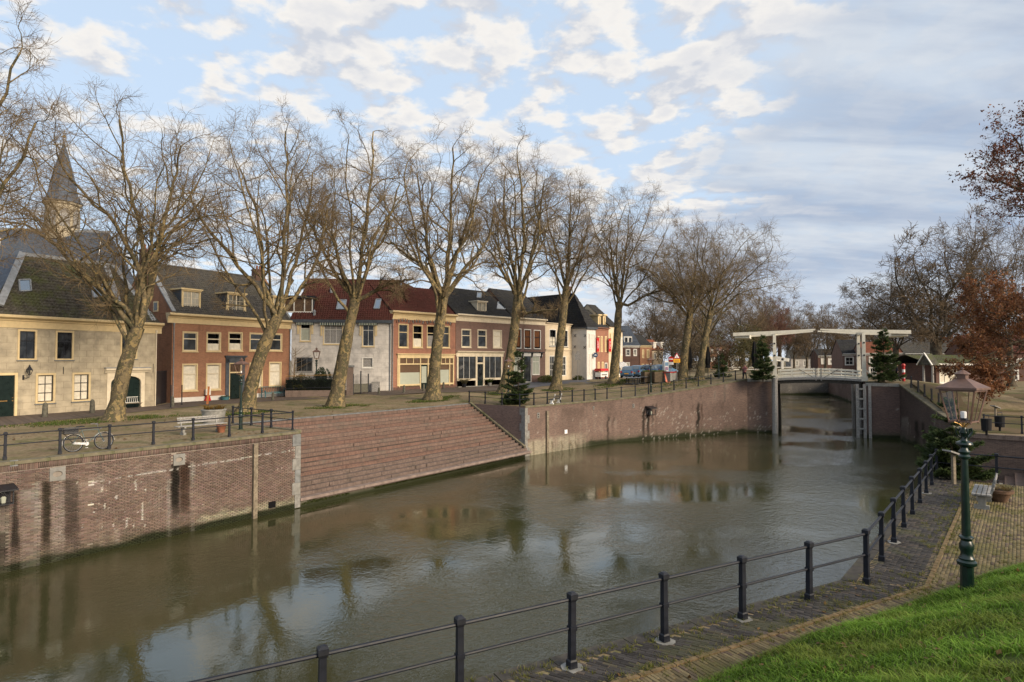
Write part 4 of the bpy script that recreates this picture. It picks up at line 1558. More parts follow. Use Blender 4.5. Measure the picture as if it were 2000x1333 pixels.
# ---- wall lantern of the stone house
def wall_lantern(h, px, q0, q1, label):
    x, z1 = h.pl.st(px, q0); _, z0 = h.pl.st(px, q1); s = z1 - z0
    wl = empty('wall_lantern', h.pl.w(x, -.04, z0), h.pl.rz, label, 'lantern')
    m = MB(); m.bx(-.22, -.02, 0, -.12, .03, .32); m.tube([(-.17, -.02, .18), (-.12, -.2, .12), (0, -.36, .16), (0.02, -.36, .32)], .022, 6); m.tube([(-.17, -.02, .05), (-.05, -.2, .10), (.02, -.34, .2)], .015, 6)
    m.build('bracket', M_black, wl)
    m = MB(); m.lathe([(.06, .34), (.10, .38), (.10, .41)], 6, (.02, -.36, 0)); m.lathe([(.22, s - .42), (.20, s - .36), (.10, s - .2), (.06, s - .15), (.07, s - .1), (.02, s - .05), (.03, s - .03), (.0, s)], 6, (.02, -.36, 0))
    for k in range(6):
        a = math.pi / 3 * k
        m.tube([(.02 + .10 * math.cos(a), -.36 + .10 * math.sin(a), .4), (.02 + .2 * math.cos(a), -.36 + .2 * math.sin(a), s - .41)], .014, 5)
    m.build('lantern_frame', M_black, wl)
    m = MB(); m.lathe([(.09, .41), (.19, s - .42)], 6, (.02, -.36, 0)); m.build('lantern_glass', M_clear, wl)
wall_lantern(h1, 51, 712, 742, 'black hexagonal wall lantern beside the dark green front door')

# ---- red brick house
a_, b_ = G(334, 787.4), G(566, 773)
pl2 = Plane(a_, b_); h2 = House('brick_house', 'orange red brick house with three cream dormers and grey tiled roof', pl2, 0.0)
L2 = pl2.L; zc0, zc1 = h2.z(450, 637), h2.z(450, 619)
for r in ((356, 648, 386.5, 687), (402.8, 649, 431.5, 687), (445.6, 649, 473.7, 686), (487, 650.5, 515, 686), (526, 651.5, 551, 686)):
    h2.window(h2.rect(*r), M_cream, M_white, M_glass, 1, (.66,), .12, bar=.06, mid=.66)
for r in ((355, 710.6, 386, 764), (402, 710, 431.5, 762), (487, 708.5, 513, 757), (525, 707, 549.5, 755)):
    h2.window(h2.rect(*r), M_cream, M_white, M_glass, 1, (.63,), .13, bar=.06, mid=.63, curtain=(M_curtain, 0, .95))
rd = h2.rect(447, 709, 471, 781); rd = (rd[0], 0.0, rd[2], rd[3]); h2.op.append(rd)
xs0, xs1 = h2.x(440.5), h2.x(478); zt = h2.z(460, 699)
m = MB(); m.bx(xs0, -.07, 0, rd[0], .1, zt - .1); m.bx(rd[2], -.07, 0, xs1, .1, zt - .1); m.bx(xs0, -.07, rd[3], xs1, .1, zt)
m.bx(xs0 - .08, -.2, zt, xs1 + .08, .05, zt + .1); m.bx(xs0 - .14, -.28, zt + .1, xs1 + .14, .05, zt + .2)
dr = h2.part('door', m, M_bluegrey)
m = MB(); zt2 = h2.z(460, 729); w_ = .10
m.bx(rd[0], -.03, 0, rd[0] + w_, .14, rd[3]); m.bx(rd[2] - w_, -.03, 0, rd[2], .14, rd[3]); m.bx(rd[0] + w_, -.03, zt2, rd[2] - w_, .14, zt2 + .12); m.bx(rd[0] + w_, -.03, rd[3] - w_, rd[2] - w_, .14, rd[3]); m.build('door_frame', M_cream, dr)
m = MB(); m.bx(rd[0] + w_, .05, .05, rd[2] - w_, .1, zt2); m.bx(rd[0] + w_ + .15, .03, .3, rd[2] - w_ - .15, .05, 1.0); m.bx(rd[0] + w_ + .15, .03, 1.2, rd[2] - w_ - .15, .05, zt2 - .2); m.build('door_leaf', M_dgreen, dr)
m = MB(); m.bx(rd[0] + w_, .06, zt2 + .12, rd[2] - w_, .07, rd[3] - w_); m.build('fanlight', M_glassw, dr)
h2.wall(L2, zc1, 9, M_br_red)
m = MB(); m.bx(.05, -.035, -.2, rd[0] - .25, .0, .42); m.bx(xs1, -.035, -.2, L2, .0, .42); h2.part('plinth', m, M_whitewall)
h2.cornice(-.45, L2 + .12, zc0, zc1, M_cream, .45)
pipe(h2, .12, 0, zc0, M_lead); pipe(h2, L2 - .1, 0, zc0, M_lead)
yr = 4.6; zr = h2.z(400, 530, yr); e = (0, -.3, zc1 + .02); tp = (0, yr, zr)
tiles((.25, -.3, zc1 + .02), (L2 - .2, -.3, zc1 + .02), (L2 - .2, yr, zr), (.25, yr, zr), M_tile_grey, h2.root, .24, .31, .035)
tiles((L2 - .2, 9.5, zc1 + .02), (.25, 9.5, zc1 + .02), (.25, yr, zr), (L2 - .2, yr, zr), M_tile_grey, h2.root, .5, .6, .035, name='roof_back')
m = MB(); m.tube([(.2, yr, zr + .03), (L2 - .2, yr, zr + .03)], .13, 8); h2.part('ridge', m, M_tile_grey)
m = MB()
for xa in (-.02, L2 - .28):
    m.ext([(xa, 0, zc1), (xa, 9.2, zc1), (xa, yr + .3, zr + .1), (xa, yr - .3, zr + .1)], (.3, 0, 0))
h2.part('gable', m, M_br_red)
m = MB()
for xa in (.13, L2 - .13):
    m.beam((xa, -.1, zc1 + .12), (xa, yr - .1, zr + .16), .46, .10, (0, -.7, .7)); m.beam((xa, 9.3, zc1 + .12), (xa, yr + .1, zr + .16), .46, .10, (0, .7, .7))
h2.part('lead_coping', m, M_lead)
chimney(h2, .3, yr + .2, zr - .6, zr + 1.35, 1.0, .8, M_br_dark, 2)
chimney(h2, L2 - .6, yr, zr - .4, zr + .95, 1.15, .8, M_br_dark, 2)
# gable window facing the alley
m = MB(); m.bx(-.07, 2.2, zc1 + .2, .02, 2.95, zc1 + 1.15); gwn = h2.part('gable_window', m, M_cream); m = MB(); m.bx(-.085, 2.33, zc1 + .33, -.07, 2.82, zc1 + 1.02); m.build('pane', M_glass, gwn)


def dormer(h, pa, pb, zb, zt, e, tp, frame, cheek, cols=2, rows=(.33, .66), curved=False, yf=.35):
    """box dormer: px range of the front, local heights, on slope e->tp"""
    x0, x1 = pa, pb; w = x1 - x0
    k = (tp[1] - e[1]) / (tp[2] - e[2])
    yb = e[1] + (zt + .1 - e[2]) * k + .2
    m = MB(); c = .16
    m.bx(x0, yf - .02, zb, x0 + c, yf + .1, zt); m.bx(x1 - c, yf - .02, zb, x1, yf + .1, zt); m.bx(x0 + c, yf - .02, zt - c, x1 - c, yf + .1, zt); m.bx(x0 + c, yf - .02, zb, x1 - c, yf + .1, zb + c)
    m.bx(x0 - .14, yf - .16, zt, x1 + .14, yb, zt + .13); m.bx(x0 - .05, yf - .09, zt - .1, x1 + .05, yf - .02, zt); m.bx(x0 - .08, yf - .10, zb - .09, x1 + .08, yf + .08, zb)
    if curved:
        for sg, xe in ((-1, x0), (1, x1)):
            m.ext([(xe + sg * dx, yf, zb + dz) for dx, dz in ((0, 0), (.32, 0), (.34, .12), (.24, .22), (.12, .42), (.07, .8), (.12, 1.0), (.05, 1.1), (0, 1.12))][::sg], (0, .1, 0))
    o = h.part('dormer', m, frame)
    m = MB()
    for xe in (x0 + .02, x1 - .08):
        zf = e[2] + (yf + .1 - e[1]) / k
        m.ext([(xe, yf + .1, zf - .1), (xe, yf + .1, zt), (xe, yb, zt), (xe, yb - .2, zt - .05)], (.06, 0, 0))
    m.each('dormer_cheek', cheek, o)
    m = MB(); a0, a1, b0, b1 = x0 + c, x1 - c, zb + c, zt - c
    m.bx((a0 + a1) / 2 - .05, yf + .0, b0, (a0 + a1) / 2 + .05, yf + .07, b1)
    for q in range(2):
        xa = a0 + (a1 - a0) * q / 2; xb = xa + (a1 - a0) / 2
        m.bx((xa + xb) / 2 - .015, yf + .03, b0, (xa + xb) / 2 + .015, yf + .07, b1)
    for f in rows: m.bx(a0, yf + .03, b0 + (b1 - b0) * f - .015, a1, yf + .07, b0 + (b1 - b0) * f + .015)
    m.build('sash', M_white, o)
    m = MB(); m.bx(a0, yf + .06, b0, a1, yf + .065, b1); m.build('pane', M_dormglass, o)


M_dormglass = glassmat('dormer_glass', (.13, .125, .105), var=.5)
for pa, pb, q0, q1, cv in ((355, 392, 567, 609, 0), (444, 479, 574.5, 614, 1), (533, 556, 581, 618.5, 0)):
    r = h2.rect(pa, q0, pb, q1, .35)
    dormer(h2, r[0], r[2], max(r[1], zc1 + .05), r[3], e, tp, M_cream, M_bluegrey, curved=bool(cv))
# alley door between the two houses
pa_ = Plane(pl1.w(L1 + .02, .5), pl2.w(-.1, .6))
al = empty('alley_door', (*pa_.A, 0), pa_.rz, 'tall black plank door in the alley between the first two houses', 'door')
hz_ = pa_.st(313, 727)[1]
m = MB(); 
for k in range(6): m.bx(pa_.L * k / 6 + .004, -.03 + .004 * (k % 2), 0, pa_.L * (k + 1) / 6 - .004, .03, hz_)
m.build('door_leaf', M_black, al); m = MB(); m.bx(0, -.05, hz_, pa_.L, .06, hz_ + .1); m.bx(0, .031, 0, pa_.L, .06, hz_); m.build('door_frame', M_black, al)

# ---- white plastered house, set square to the view
a_, b_ = G(568, 773), G(764, 762.5)
b_[1] = a_[1] + .06 * (b_[0] - a_[0]) + .8
pl3 = Plane(a_, b_); h3 = House('white_house', 'white plastered house with dark red tiled roof and long black dormer', pl3, 0.0)
L3 = h3.x(764); zt3 = h3.z(660, 630)
for i, (r, cols, rows) in enumerate((((585.5, 631, 607, 667), 1, (.72,)), ((631, 632, 670, 673), 3, (.72,)), ((707, 632, 731.5, 677.5), 2, (.72,)))):
    h3.window(h3.rect(*r), M_cream, M_offw, M_glass, cols, rows, .09, bar=.05, curtain=(M_frost, 0, .74) if i == 0 else None)
    rr = h3.rect(*r); m = MB(); zt = rr[3] + .06
    for sx_ in (rr[0] - .26, rr[2] + .06): m.bx(sx_, -.10, rr[3] - 1.35 if i else rr[3] - 1.2, sx_ + .2, .0, zt)
    o = h3.part('awning_box', m, M_cream)
    m = MB(); n = 22
    for k in range(n):
        xa, xb = rr[0] - .3 + (rr[2] - rr[0] + .6) * k / n, rr[0] - .3 + (rr[2] - rr[0] + .6) * (k + 1) / n
        m.mi = k % 2; m.bx(xa, -.28, zt - .28, xb, -.02, zt + .04)
    m.build('rolled_awning', [M_frost, M_green], o)
h3.window(h3.rect(577, 698, 611, 727), M_greywood, M_greywood, M_glass, 3, (), .08)
h3.window(h3.rect(655, 698, 681, 719), M_offw, M_offw, M_glass, 1, (), .08)
h3.window(h3.rect(707, 698.5, 729, 719), M_offw, M_offw, M_glass, 1, (), .08, curtain=(M_greywood, 0, 1))
h3.wall(L3, zt3, 9, M_jointw)
blocks(h3, h3.op, 0, L3, .0, zt3 - .05, .86, .50, M_plastw, 'facing_slab')
m = MB(); m.bx(-.1, -.32, zt3 - .06, L3 + .12, .05, zt3 + .28); h3.part('gutter', m, M_bluegrey)
pipe(h3, L3 - .1, .5, zt3, M_lead, r=.06)
yr = 4.4; zr = h3.z(690, 548, yr); e = (0, -.3, zt3 + .25); tp = (0, yr, zr)
xl = pl3.st(603, 548, yr)[0]; xr = pl3.st(783, 548, yr)[0]
tiles((-.1, -.3, zt3 + .25), (L3 + .1, -.3, zt3 + .25), (xr, yr, zr), (xl, yr, zr), M_tile_red, h3.root, .25, .33, .035)
tiles((L3 + 2.2, 2.5, zt3), (L3 + 6, 9.5, zt3 + .2), (xr + 1.2, 9.5, zr), (xr, yr, zr), M_tile_red, h3.root, .25, .33, .035, name='roof_side')
tiles((-.1, 9, zt3 + .25), (-.1, -.3, zt3 + .25), (xl, yr, zr), (xl, yr + .5, zr), M_tile_red, h3.root, .3, .4, .035, name='roof_side')
m = MB(); m.tube([(xl, yr, zr + .02), (xr, yr, zr + .02)], .13, 8); h3.part('ridge', m, M_tile_red)
r = h3.rect(556, 583, 610, 609, .5)
m = MB(); x0, zb, x1, zt = r
m.bx(x0 - .25, .3, zt, x1 + .3, 3.2, zt + .28); h3d = h3.part('dormer', m, M_black)
m = MB(); m.bx(x0 - .1, .45, zb - .12, x1 + .1, .62, zb + .02)
for f in (0, .34, .72, 1.0): xx = x0 + (x1 - x0) * f; m.bx(xx - .05, .45, zb, xx + .05, .55, zt)
m.build('dormer_frame', M_offw, h3d)
m = MB(); m.bx(x0, .53, zb, x1, .56, zt); m.build('pane', M_glassw, h3d)
m = MB(); m.ext([(x1, .5, zb), (x1, .5, zt), (x1, 3, zt)], (.06, 0, 0)); m.ext([(x0, .5, zb), (x0, .5, zt), (x0, 3, zt)], (-.06, 0, 0)); m.each('dormer_cheek', M_bluegrey, h3d)
for q in (((657, 606), (674, 606), (677, 588), (661, 588)), ((730, 605), (741, 605), (744.5, 586.5), (735, 586.5))):
    skylight(h3, *[onslope(h3, *p, e, tp) for p in q], frame=M_lead)
m = MB()
for px, py in ((647, 572), (614, 616)):
    x, y, z = onslope(h3, px, py, e, tp); m.lathe([(.16, -.1), (.14, .3), (.2, .32), (.02, .55)], 8, (x, y, z))
h3.part('roof_vent', m, M_lead)

# ---- row of terraced houses to the right: one facade plane
a_ = G(765.5, 763); d_ = np.array([.69, .725]); d_ /= np.hypot(*d_)
plR = Plane(a_[:2], a_[:2] + d_ * 40)


def row_plane(px): 
    x = plR.st(px, 700)[0]; return Plane(plR.w(x, 0)[:2], plR.w(x + 10, 0)[:2]), x


ZR = .42


def roofpair(h, L, ze, yr, zr, mat):
    tiles((-.12, -.2, ze), (L + .12, -.2, ze), (L + .12, yr, zr), (-.12, yr, zr), mat, h.root, .25, .33, .035)
    tiles((L + .12, 2 * yr, ze), (-.12, 2 * yr, ze), (-.12, yr, zr), (L + .12, yr, zr), mat, h.root, 1, 1, .035, name='roof_back', sub=2)
    m = MB()
    for xa in (-.02, L - .18): m.ext([(xa, 0, ze), (xa, 2 * yr, ze), (xa, yr, zr - .03)], (.2, 0, 0))
    h.part('gable', m, M_br_dark)


p4, x4 = row_plane(765.5); h4 = House('shop_house', 'pink brick house with yellow shop front and arched upper windows', p4, ZR)
L4 = plR.st(889.5, 700)[0] - x4; zc0, zc1 = h4.z(828, 627), h4.z(828, 611)
for r in ((778, 633, 797.5, 679.5), (806, 635, 825.5, 679.5), (833.5, 636, 853.5, 679.5), (862.5, 637, 878.5, 680)):
    h4.window(h4.rect(*r), M_cream, M_cream, M_glass, 1, (.66,), .09, bar=.05, mid=.66, sill=True)
    rr = h4.rect(*r); m = MB(); n = 9
    for k in range(n):
        f = k / (n - 1) - .5
        xx = (rr[0] + rr[2]) / 2 + f * (rr[2] - rr[0] + .35); zz = rr[3] + .06 + .22 * (1 - (2 * f) ** 2)
        m.mi = k % 2; m.beam((xx, -.03, zz), (xx + f * .25, -.03, zz + .34), .11, .16, (0, 1, 0))
    h4.part('window_arch', m, [M_br_shop, M_bluestone])
rs_ = h4.rect(775.5, 693, 886, 750); rs_ = (rs_[0], h4.z(800, 752), rs_[2], rs_[3]); h4.op.append((rs_[0] + .12, .05, rs_[2] - .12, rs_[3]))
sf = h4.part('shop_front', MB().bx(rs_[0], -.12, rs_[3] - .42, rs_[2], .1, rs_[3]).bx(rs_[0] - .12, -.26, rs_[3], rs_[2] + .12, .05, rs_[3] + .1).bx(rs_[0], -.08, rs_[1] - .12, rs_[0] + .16, .1, rs_[3] - .42).bx(rs_[2] - .16, -.08, rs_[1] - .12, rs_[2], .1, rs_[3] - .42), M_cream)
xs_ = [h4.x(p) for p in (780, 821, 836, 854, 878)]; ztr0, ztr1 = h4.z(800, 711), h4.z(800, 701)
m = MB()
for xx in xs_: m.bx(xx - .07, -.05, .35 if xx not in xs_[1:3] else 0, xx + .07, .1, rs_[3] - .42)
m.bx(rs_[0] + .16, -.04, ztr0 - .1, rs_[2] - .16, .09, ztr0 + .04); m.bx(rs_[0] + .16, -.06, rs_[1] - .1, xs_[1] - .07, .1, rs_[1] + .08); m.bx(xs_[2] + .07, -.06, rs_[1] - .1, rs_[2] - .16, .1, rs_[1] + .08)
for a, b in ((xs_[0], xs_[1]), (xs_[3], xs_[4])):
    for f in (.33, .66): m.bx(a + (b - a) * f - .04, -.03, ztr0, a + (b - a) * f + .04, .08, rs_[3] - .42)
m.build('shop_sash', M_cream, sf)
m = MB(); m.bx(rs_[0] + .16, .05, .3, xs_[1], .06, rs_[3] - .4); m.bx(xs_[2], .05, .3, rs_[2] - .16, .06, rs_[3] - .4); m.bx(xs_[1], .051, ztr0, xs_[2], .061, rs_[3] - .4); m.build('shop_pane', M_glassw, sf)
m = MB(); zf = h4.z(800, 728); m.bx(rs_[0] + .16, .03, rs_[1] + .08, xs_[1] - .07, .045, zf); m.bx(xs_[3] + .07, .03, rs_[1] + .08, xs_[4] - .07, .045, zf + .25); m.each('frosted_film', M_frost, sf)
m = MB(); m.bx(xs_[1] + .07, .04, 0, xs_[2] - .07, .08, ztr0 - .1); m.each('shop_door', M_dgreen, sf)
m = MB(); m.bx(xs_[1] + .2, .03, .75, xs_[2] - .2, .04, ztr0 - .3); m.build('door_pane', M_frost, sf)
h4.wall(L4, zc1, 9, M_br_shop)
m = MB(); m.bx(0, -.03, -.4, rs_[0], .0, .35); m.bx(rs_[0], -.05, -.4, xs_[1], .0, .32); m.bx(xs_[2], -.05, -.4, rs_[2], .0, .32); m.bx(rs_[2], -.03, -.4, L4, 0, .35); h4.part('plinth', m, M_br_dark)
h4.cornice(-.2, L4 - .01, zc0, zc1, M_cream, .5)
yr = 4.5; zr = h4.z(850, 566, yr)
roofpair(h4, L4, zc1 - .1, yr, zr, M_tile_red)
pipe(h4, .05, 0, zc0, M_lead)

p5, x5 = row_plane(890); h5 = House('terrace_house', 'purple brown brick house with white shop windows and small roof dormer', p5, ZR)
L5 = plR.st(1001, 700)[0] - x5; zc0, zc1 = h5.z(950, 630.5), h5.z(950, 617)
for r in ((901, 643, 920, 679), (932.5, 644, 950.5, 679.5), (962.5, 645, 980, 680)):
    h5.window(h5.rect(*r), M_white, M_white, M_glass, 1, (.66,), .11, bar=.06, mid=.66, sill=True)
rs_ = h5.rect(891.5, 697, 981.5, 751); h5.op.append((rs_[0] + .1, .05, rs_[2] - .1, rs_[3]))
m = MB(); m.ext([(rs_[0] - .1, y, z) for y, z in ((.05, rs_[3]), (-.1, rs_[3]), (-.1, rs_[3] + .4), (-.32, rs_[3] + .6), (-.32, rs_[3] + .68), (.05, rs_[3] + .68))][::-1], (rs_[2] - rs_[0] + .2, 0, 0))
xw = [h5.x(p) for p in (892, 928.5, 933, 942.5, 947, 980.5)]; zs0 = h5.z(910, 744)
for xx, ww in ((xw[0], .22), (xw[1], .28), (xw[3] + .05, .28), (xw[5] - .22, .22)): m.bx(xx, -.08, 0.0 if ww > .25 else zs0, xx + ww, .1, rs_[3])
m.bx(xw[0], -.1, zs0, xw[1], .1, zs0 + .26); m.bx(xw[3] + .2, -.1, zs0, xw[5], .1, zs0 + .26)
sf = h5.part('shop_front', m, M_white)
m = MB(); m.bx(xw[0], .05, zs0 + .2, xw[1], .06, rs_[3]); m.bx(xw[3], .05, zs0 + .2, xw[5], .06, rs_[3]); m.build('shop_pane', M_glass, sf)
m = MB()
for a, b in ((xw[0] + .22, xw[1]), (xw[3] + .33, xw[5] - .22)):
    for f in (.33, .66): m.bx(a + (b - a) * f - .02, .02, zs0 + .26, a + (b - a) * f + .02, .05, rs_[3])
m.build('shop_sash', M_offw, sf)
ztr = h5.z(937, 711.5); a, b = xw[1] + .28, xw[3] + .05
m = MB(); m.bx(a, -.03, ztr, b, .1, ztr + .2); m.build('door_frame', M_white, sf)
m = MB(); m.bx(a, .04, 0, b, .08, ztr); m.each('shop_door', M_dgreen, sf); m = MB(); m.bx(a + .14, .03, .8, b - .14, .04, ztr - .15); m.bx(a, .04, ztr + .2, b, .05, rs_[3]); m.build('door_pane', M_glass, sf)
h5.wall(L5, zc1, 9, M_br_purp)
m = MB(); m.bx(0, -.55, -.4, L5, .0, .16); h5.part('stone_step', m, M_conc)
h5.cornice(.0, L5 - .01, zc0, zc1, M_white, .45)
yr = 4.5; zr = h5.z(950, 570, yr); e = (0, -.2, zc1 - .05); tp = (0, yr, zr)
roofpair(h5, L5, zc1 - .05, yr, zr, M_tile_blk)
r = h5.rect(932, 590, 950, 609, .6); dormer(h5, r[0], r[2], max(r[1], zc1), r[3], e, tp, M_white, M_white, rows=(), yf=.6)
skylight(h5, *[onslope(h5, *p, e, tp) for p in ((970, 605), (986, 606), (988, 592.5), (972, 592))])
skylight(h5, *[onslope(h5, *p, e, tp) for p in ((931, 583), (939, 583.5), (939.5, 574), (932, 573.5))])

p6, x6 = row_plane(1001.3); h6 = House('terrace_house', 'dark brick house with three brown shuttered arched windows', p6, ZR)
L6 = plR.st(1064.5, 700)[0] - x6; zc0, zc1 = h6.z(1030, 634), h6.z(1030, 622)
for r in ((1003.5, 642, 1018, 681), (1023.3, 643.5, 1037, 681.5), (1042.3, 645, 1056, 682)):
    h6.window(h6.rect(*r), M_offw, M_black, M_glass, 1, (.62,), .10, bar=.05, mid=.62, curtain=(M_blind, .08, 1))
rs_ = h6.rect(1001.5, 689, 1059, 748)
for (pa, pb, kind) in ((1003.5, 1016, 0), (1021.5, 1037.5, 1), (1039.5, 1054, 0)):
    r = h6.rect(pa, 695, pb, 733 if not kind else 747); r = (r[0], max(r[1], .0) if kind else r[1], r[2], r[3])
    h6.window(r, M_offw, M_offw if not kind else M_black, M_frost if not kind else M_glass, 2 if not kind else 1, (.70,), .09, bar=.05, sill=False, mid=.70, name='window' if not kind else 'door')
m = MB(); m.bx(rs_[0], -.3, rs_[3], rs_[2] + .2, .05, rs_[3] + .1)
o = h6.part('shop_cornice', m, M_black); m = MB(); m.bx(rs_[0], -.08, rs_[3] - .5, rs_[2], .0, rs_[3]); m.build('fascia', M_offw, o)
m = MB()
for px in (1004, 1020, 1038, 1056.5): xx = h6.x(px); m.ext([(xx - .12, y, z) for y, z in ((0, rs_[3] - .75), (-.1, rs_[3] - .6), (-.24, rs_[3] - .05), (0, rs_[3] - .05))][::-1], (.24, 0, 0))
m.each('bracket', M_black, o)
h6.wall(L6, zc1, 9, M_br_purp)
h6.cornice(.0, L6 + .1, zc0, zc1, M_white, .45)
yr = 4.5; zr = h6.z(1030, 572, yr)
roofpair(h6, L6, zc1 - .05, yr, zr, M_tile_blk)

p7, x7 = row_plane(1065); h7 = House('terrace_house', 'narrow cream painted house with tall small paned windows', p7, ZR + .1)
L7 = plR.st(1117, 700)[0] - x7; zt7 = h7.z(1090, 636)
for r in ((1073, 643.5, 1086, 677), (1097, 645, 1109, 678)):
    h7.window(h7.rect(*r), M_offw, M_black, M_glass, 2, (.25, .5, .75), .10, bar=.05)
for r in ((1073, 695, 1083.5, 735), (1095.5, 696, 1105.5, 735)):
    h7.window(h7.rect(*r), M_offw, M_offw, M_glass, 2, (.3, .6), .10, bar=.06, sill=False)
h7.wall(L7, zt7, 8, M_creamwall)
h7.cornice(.0, L7, zt7 - .1, zt7 + .3, M_creamwall, .3); h7.cornice(.0, L7, h7.z(1090, 687), h7.z(1090, 683), M_creamwall, .18, 'string_course')

# white corner house standing forward, ridge running away from the street
xA = plR.st(1117, 700)[0]; A8 = plR.w(xA, 0)[:2]
sidep = Plane(A8, A8 - plR.n); ls = sidep.st(1146, 700)[0]
A8f = A8 - plR.n * ls
p8 = Plane(A8f, A8f + plR.d * 10); h8 = House('corner_house', 'white corner house standing forward of its row under a steep dark roof', p8, ZR + .2)
L8 = h8.x(1163.5); zt8 = h8.z(1150, 640)
for r in ((1148.5, 651, 1152.5, 682), (1154, 652, 1157.5, 682.5), (1159, 653, 1162, 683)):
    h8.window(h8.rect(*r), M_offw, M_offw, M_glass, 1, (.6,), .12, bar=.1, sill=False)
for r in ((1148, 690, 1152, 735), (1154, 690, 1157.5, 735)):
    h8.window(h8.rect(*r), M_offw, M_offw, M_glass, 1, (.6,), .14, bar=.1, sill=False)
h8.wall(L8, zt8, 17, M_whitewall)
m = MB(); m.bx(-.25, -.3, zt8 - .25, L8 + .2, .0, zt8 + .05); m.bx(-.25, 0, zt8 - .15, -.0, 17, zt8 + .05); h8.part('gutter', m, M_bluegrey)
m = MB(); m.bx(-.04, -.04, -.3, .0, 17, .35); h8.part('plinth', m, M_black)
m = MB()
for px, py in ((1123, 656), (1143, 656), (1123, 678), (1142, 679)):
    x, z = sidep.st(px, py); yy = ls - x; z -= h8.z0
    m.beam((-.03, yy - .2, z - .2), (-.03, yy + .2, z + .2), .05, .05, (1, 0, 0)); m.beam((-.03, yy - .2, z + .2), (-.03, yy + .2, z - .2), .05, .05, (1, 0, 0))
h8.part('wall_anchor', m, M_black)
zr8 = h8.z(1117, 574, 4.0)
tiles((-.2, 17, zt8 + .03), (-.2, -.2, zt8 + .03), (L8 * .5, 3.2, zr8), (L8 * .5, 17, zr8), M_tile_blk, h8.root, .25, .33, .035)
tiles((-.2, -.2, zt8 + .03), (L8 + .2, -.2, zt8 + .03), (L8 * .5 + .1, 3.2, zr8), (L8 * .5 - .1, 3.2, zr8), M_tile_blk, h8.root, .25, .33, .035, name='roof_front')
tiles((L8 + .2, -.2, zt8 + .03), (L8 + .2, 17, zt8 + .03), (L8 * .5, 17, zr8), (L8 * .5, 3.2, zr8), M_tile_blk, h8.root, .25, .33, .035, name='roof_back')
chimney(h8, L8 * .5, 4.5, zr8 - .5, zr8 + 1.1, .9, .9, M_br_dark, 1)


# ---- simpler houses further down the street
def far_house(name, label, pxl, pxr, dep, ybase, yeave, yridge, wallm, roofm, wins, dirv=None, frame=None, depth=8, front_gable=False, trim=None, pane=None, door=None, cat='house', casing=.16):
    A = PD(pxl, ybase, dep)
    z0 = float(zg(A[0], A[1]))
    A[2] = z0
    dv = np.array(dirv if dirv is not None else plR.d, float); dv /= np.hypot(*dv)
    pl = Plane(A[:2], A[:2] + dv * 10)
    h = House(name, label, pl, z0, cat)
    if not dirv is None: h.root['group'] = 'houses beyond the canal'
    L = h.x(pxr); pm = (pxl + pxr) / 2
    ze = h.z(pm, yeave)
    for w in wins: h.window(h.rect(*w), frame or M_offw, frame or M_offw, pane or M_glass, 2, (.5,), casing, bar=.07, sill=False)
    if door: h.window(h.rect(*door), M_offw, M_black, M_glass, 1, (.75,), .12, bar=.12, sill=False, name='door')
    h.wall(L, ze, depth, wallm)
    if trim: h.cornice(0, L, ze - .3, ze + .1, trim, .35)
    if front_gable:
        zr = h.z(pm, yridge)
        m = MB(); m.ext([(0, 0, ze), (L, 0, ze), (L / 2, 0, zr)], (0, .3, 0)); h.part('gable', m, wallm)
        tiles((0, depth, ze), (0, -.2, ze), (L / 2, -.2, zr), (L / 2, depth, zr), roofm, h.root, .3, .4, sub=2); tiles((L, -.2, ze), (L, depth, ze), (L / 2, depth, zr), (L / 2, -.2, zr), roofm, h.root, .3, .4, name='roof_back')
    else:
        zr = h.z(pm, yridge, depth / 2)
        tiles((-.1, -.3, ze), (L + .1, -.3, ze), (L + .1, depth / 2, zr), (-.1, depth / 2, zr), roofm, h.root, .3, .4, sub=2)
        tiles((L + .1, depth + .2, ze), (-.1, depth + .2, ze), (-.1, depth / 2, zr), (L + .1, depth / 2, zr), roofm, h.root, 1, 1, name='roof_back', sub=2)
        m = MB()
        for xa in (0, L - .25): m.ext([(xa, 0, ze), (xa, depth, ze), (xa, depth / 2, zr - .05)], (.25, 0, 0))
        h.part('gable', m, wallm)
    return h


d9 = np.hypot(*A8f) ; dep9 = float(p8.w(L8)[1])
h9 = far_house('banner_house', 'red brown brick house hung with a tall red banner beside the white corner house', 1164.5, 1188.5, dep9 + .4, 737, 642, 608, M_br_shop, M_tile_blk,
          ((1167, 657, 1171, 688), (1173, 657, 1177, 688), (1181, 657, 1185, 688), (1167, 707, 1171, 730), (1175, 707, 1179, 730)), frame=M_cream, trim=M_br_shop, door=(1181, 709, 1186, 737))
h10 = far_house('terrace_house', 'cream and pale brown house with a red banner behind the seventh plane tree', 1189, 1203, float(h9.pl.w(h9.x(1189))[1]), 737, 638, 600, M_creamwall, M_tile_blk, ((1190, 650, 1194, 690), (1197, 650, 1201, 690), (1191, 708, 1200, 733)), frame=M_cream)
h11 = far_house('awning_house', 'narrow cream house with a striped round awning over its door', 1204, 1216, float(h10.pl.w(h10.x(1204))[1]), 736, 648, 622, M_creamwall, M_tile_blk, ((1206, 660, 1209, 695), (1212, 660, 1215, 695), (1206, 712, 1213, 733)), frame=M_offw)
h12 = far_house('slate_house', 'dark brick house with a tall slate covered front and white dormer', 1217, 1249, 122, 735, 676, 637, M_br_dark, M_slate, ((1222, 682, 1231, 696), (1237, 682, 1244, 696), (1222, 708, 1230, 728)), frame=M_offw, trim=M_offw, dirv=(.93, .37))
r = h12.rect(1218.5, 657.5, 1234, 671, .5); m = MB(); m.bx(r[0], .4, r[1], r[2], 3, r[3]); o = h12.part('dormer', m, M_offw); m = MB()
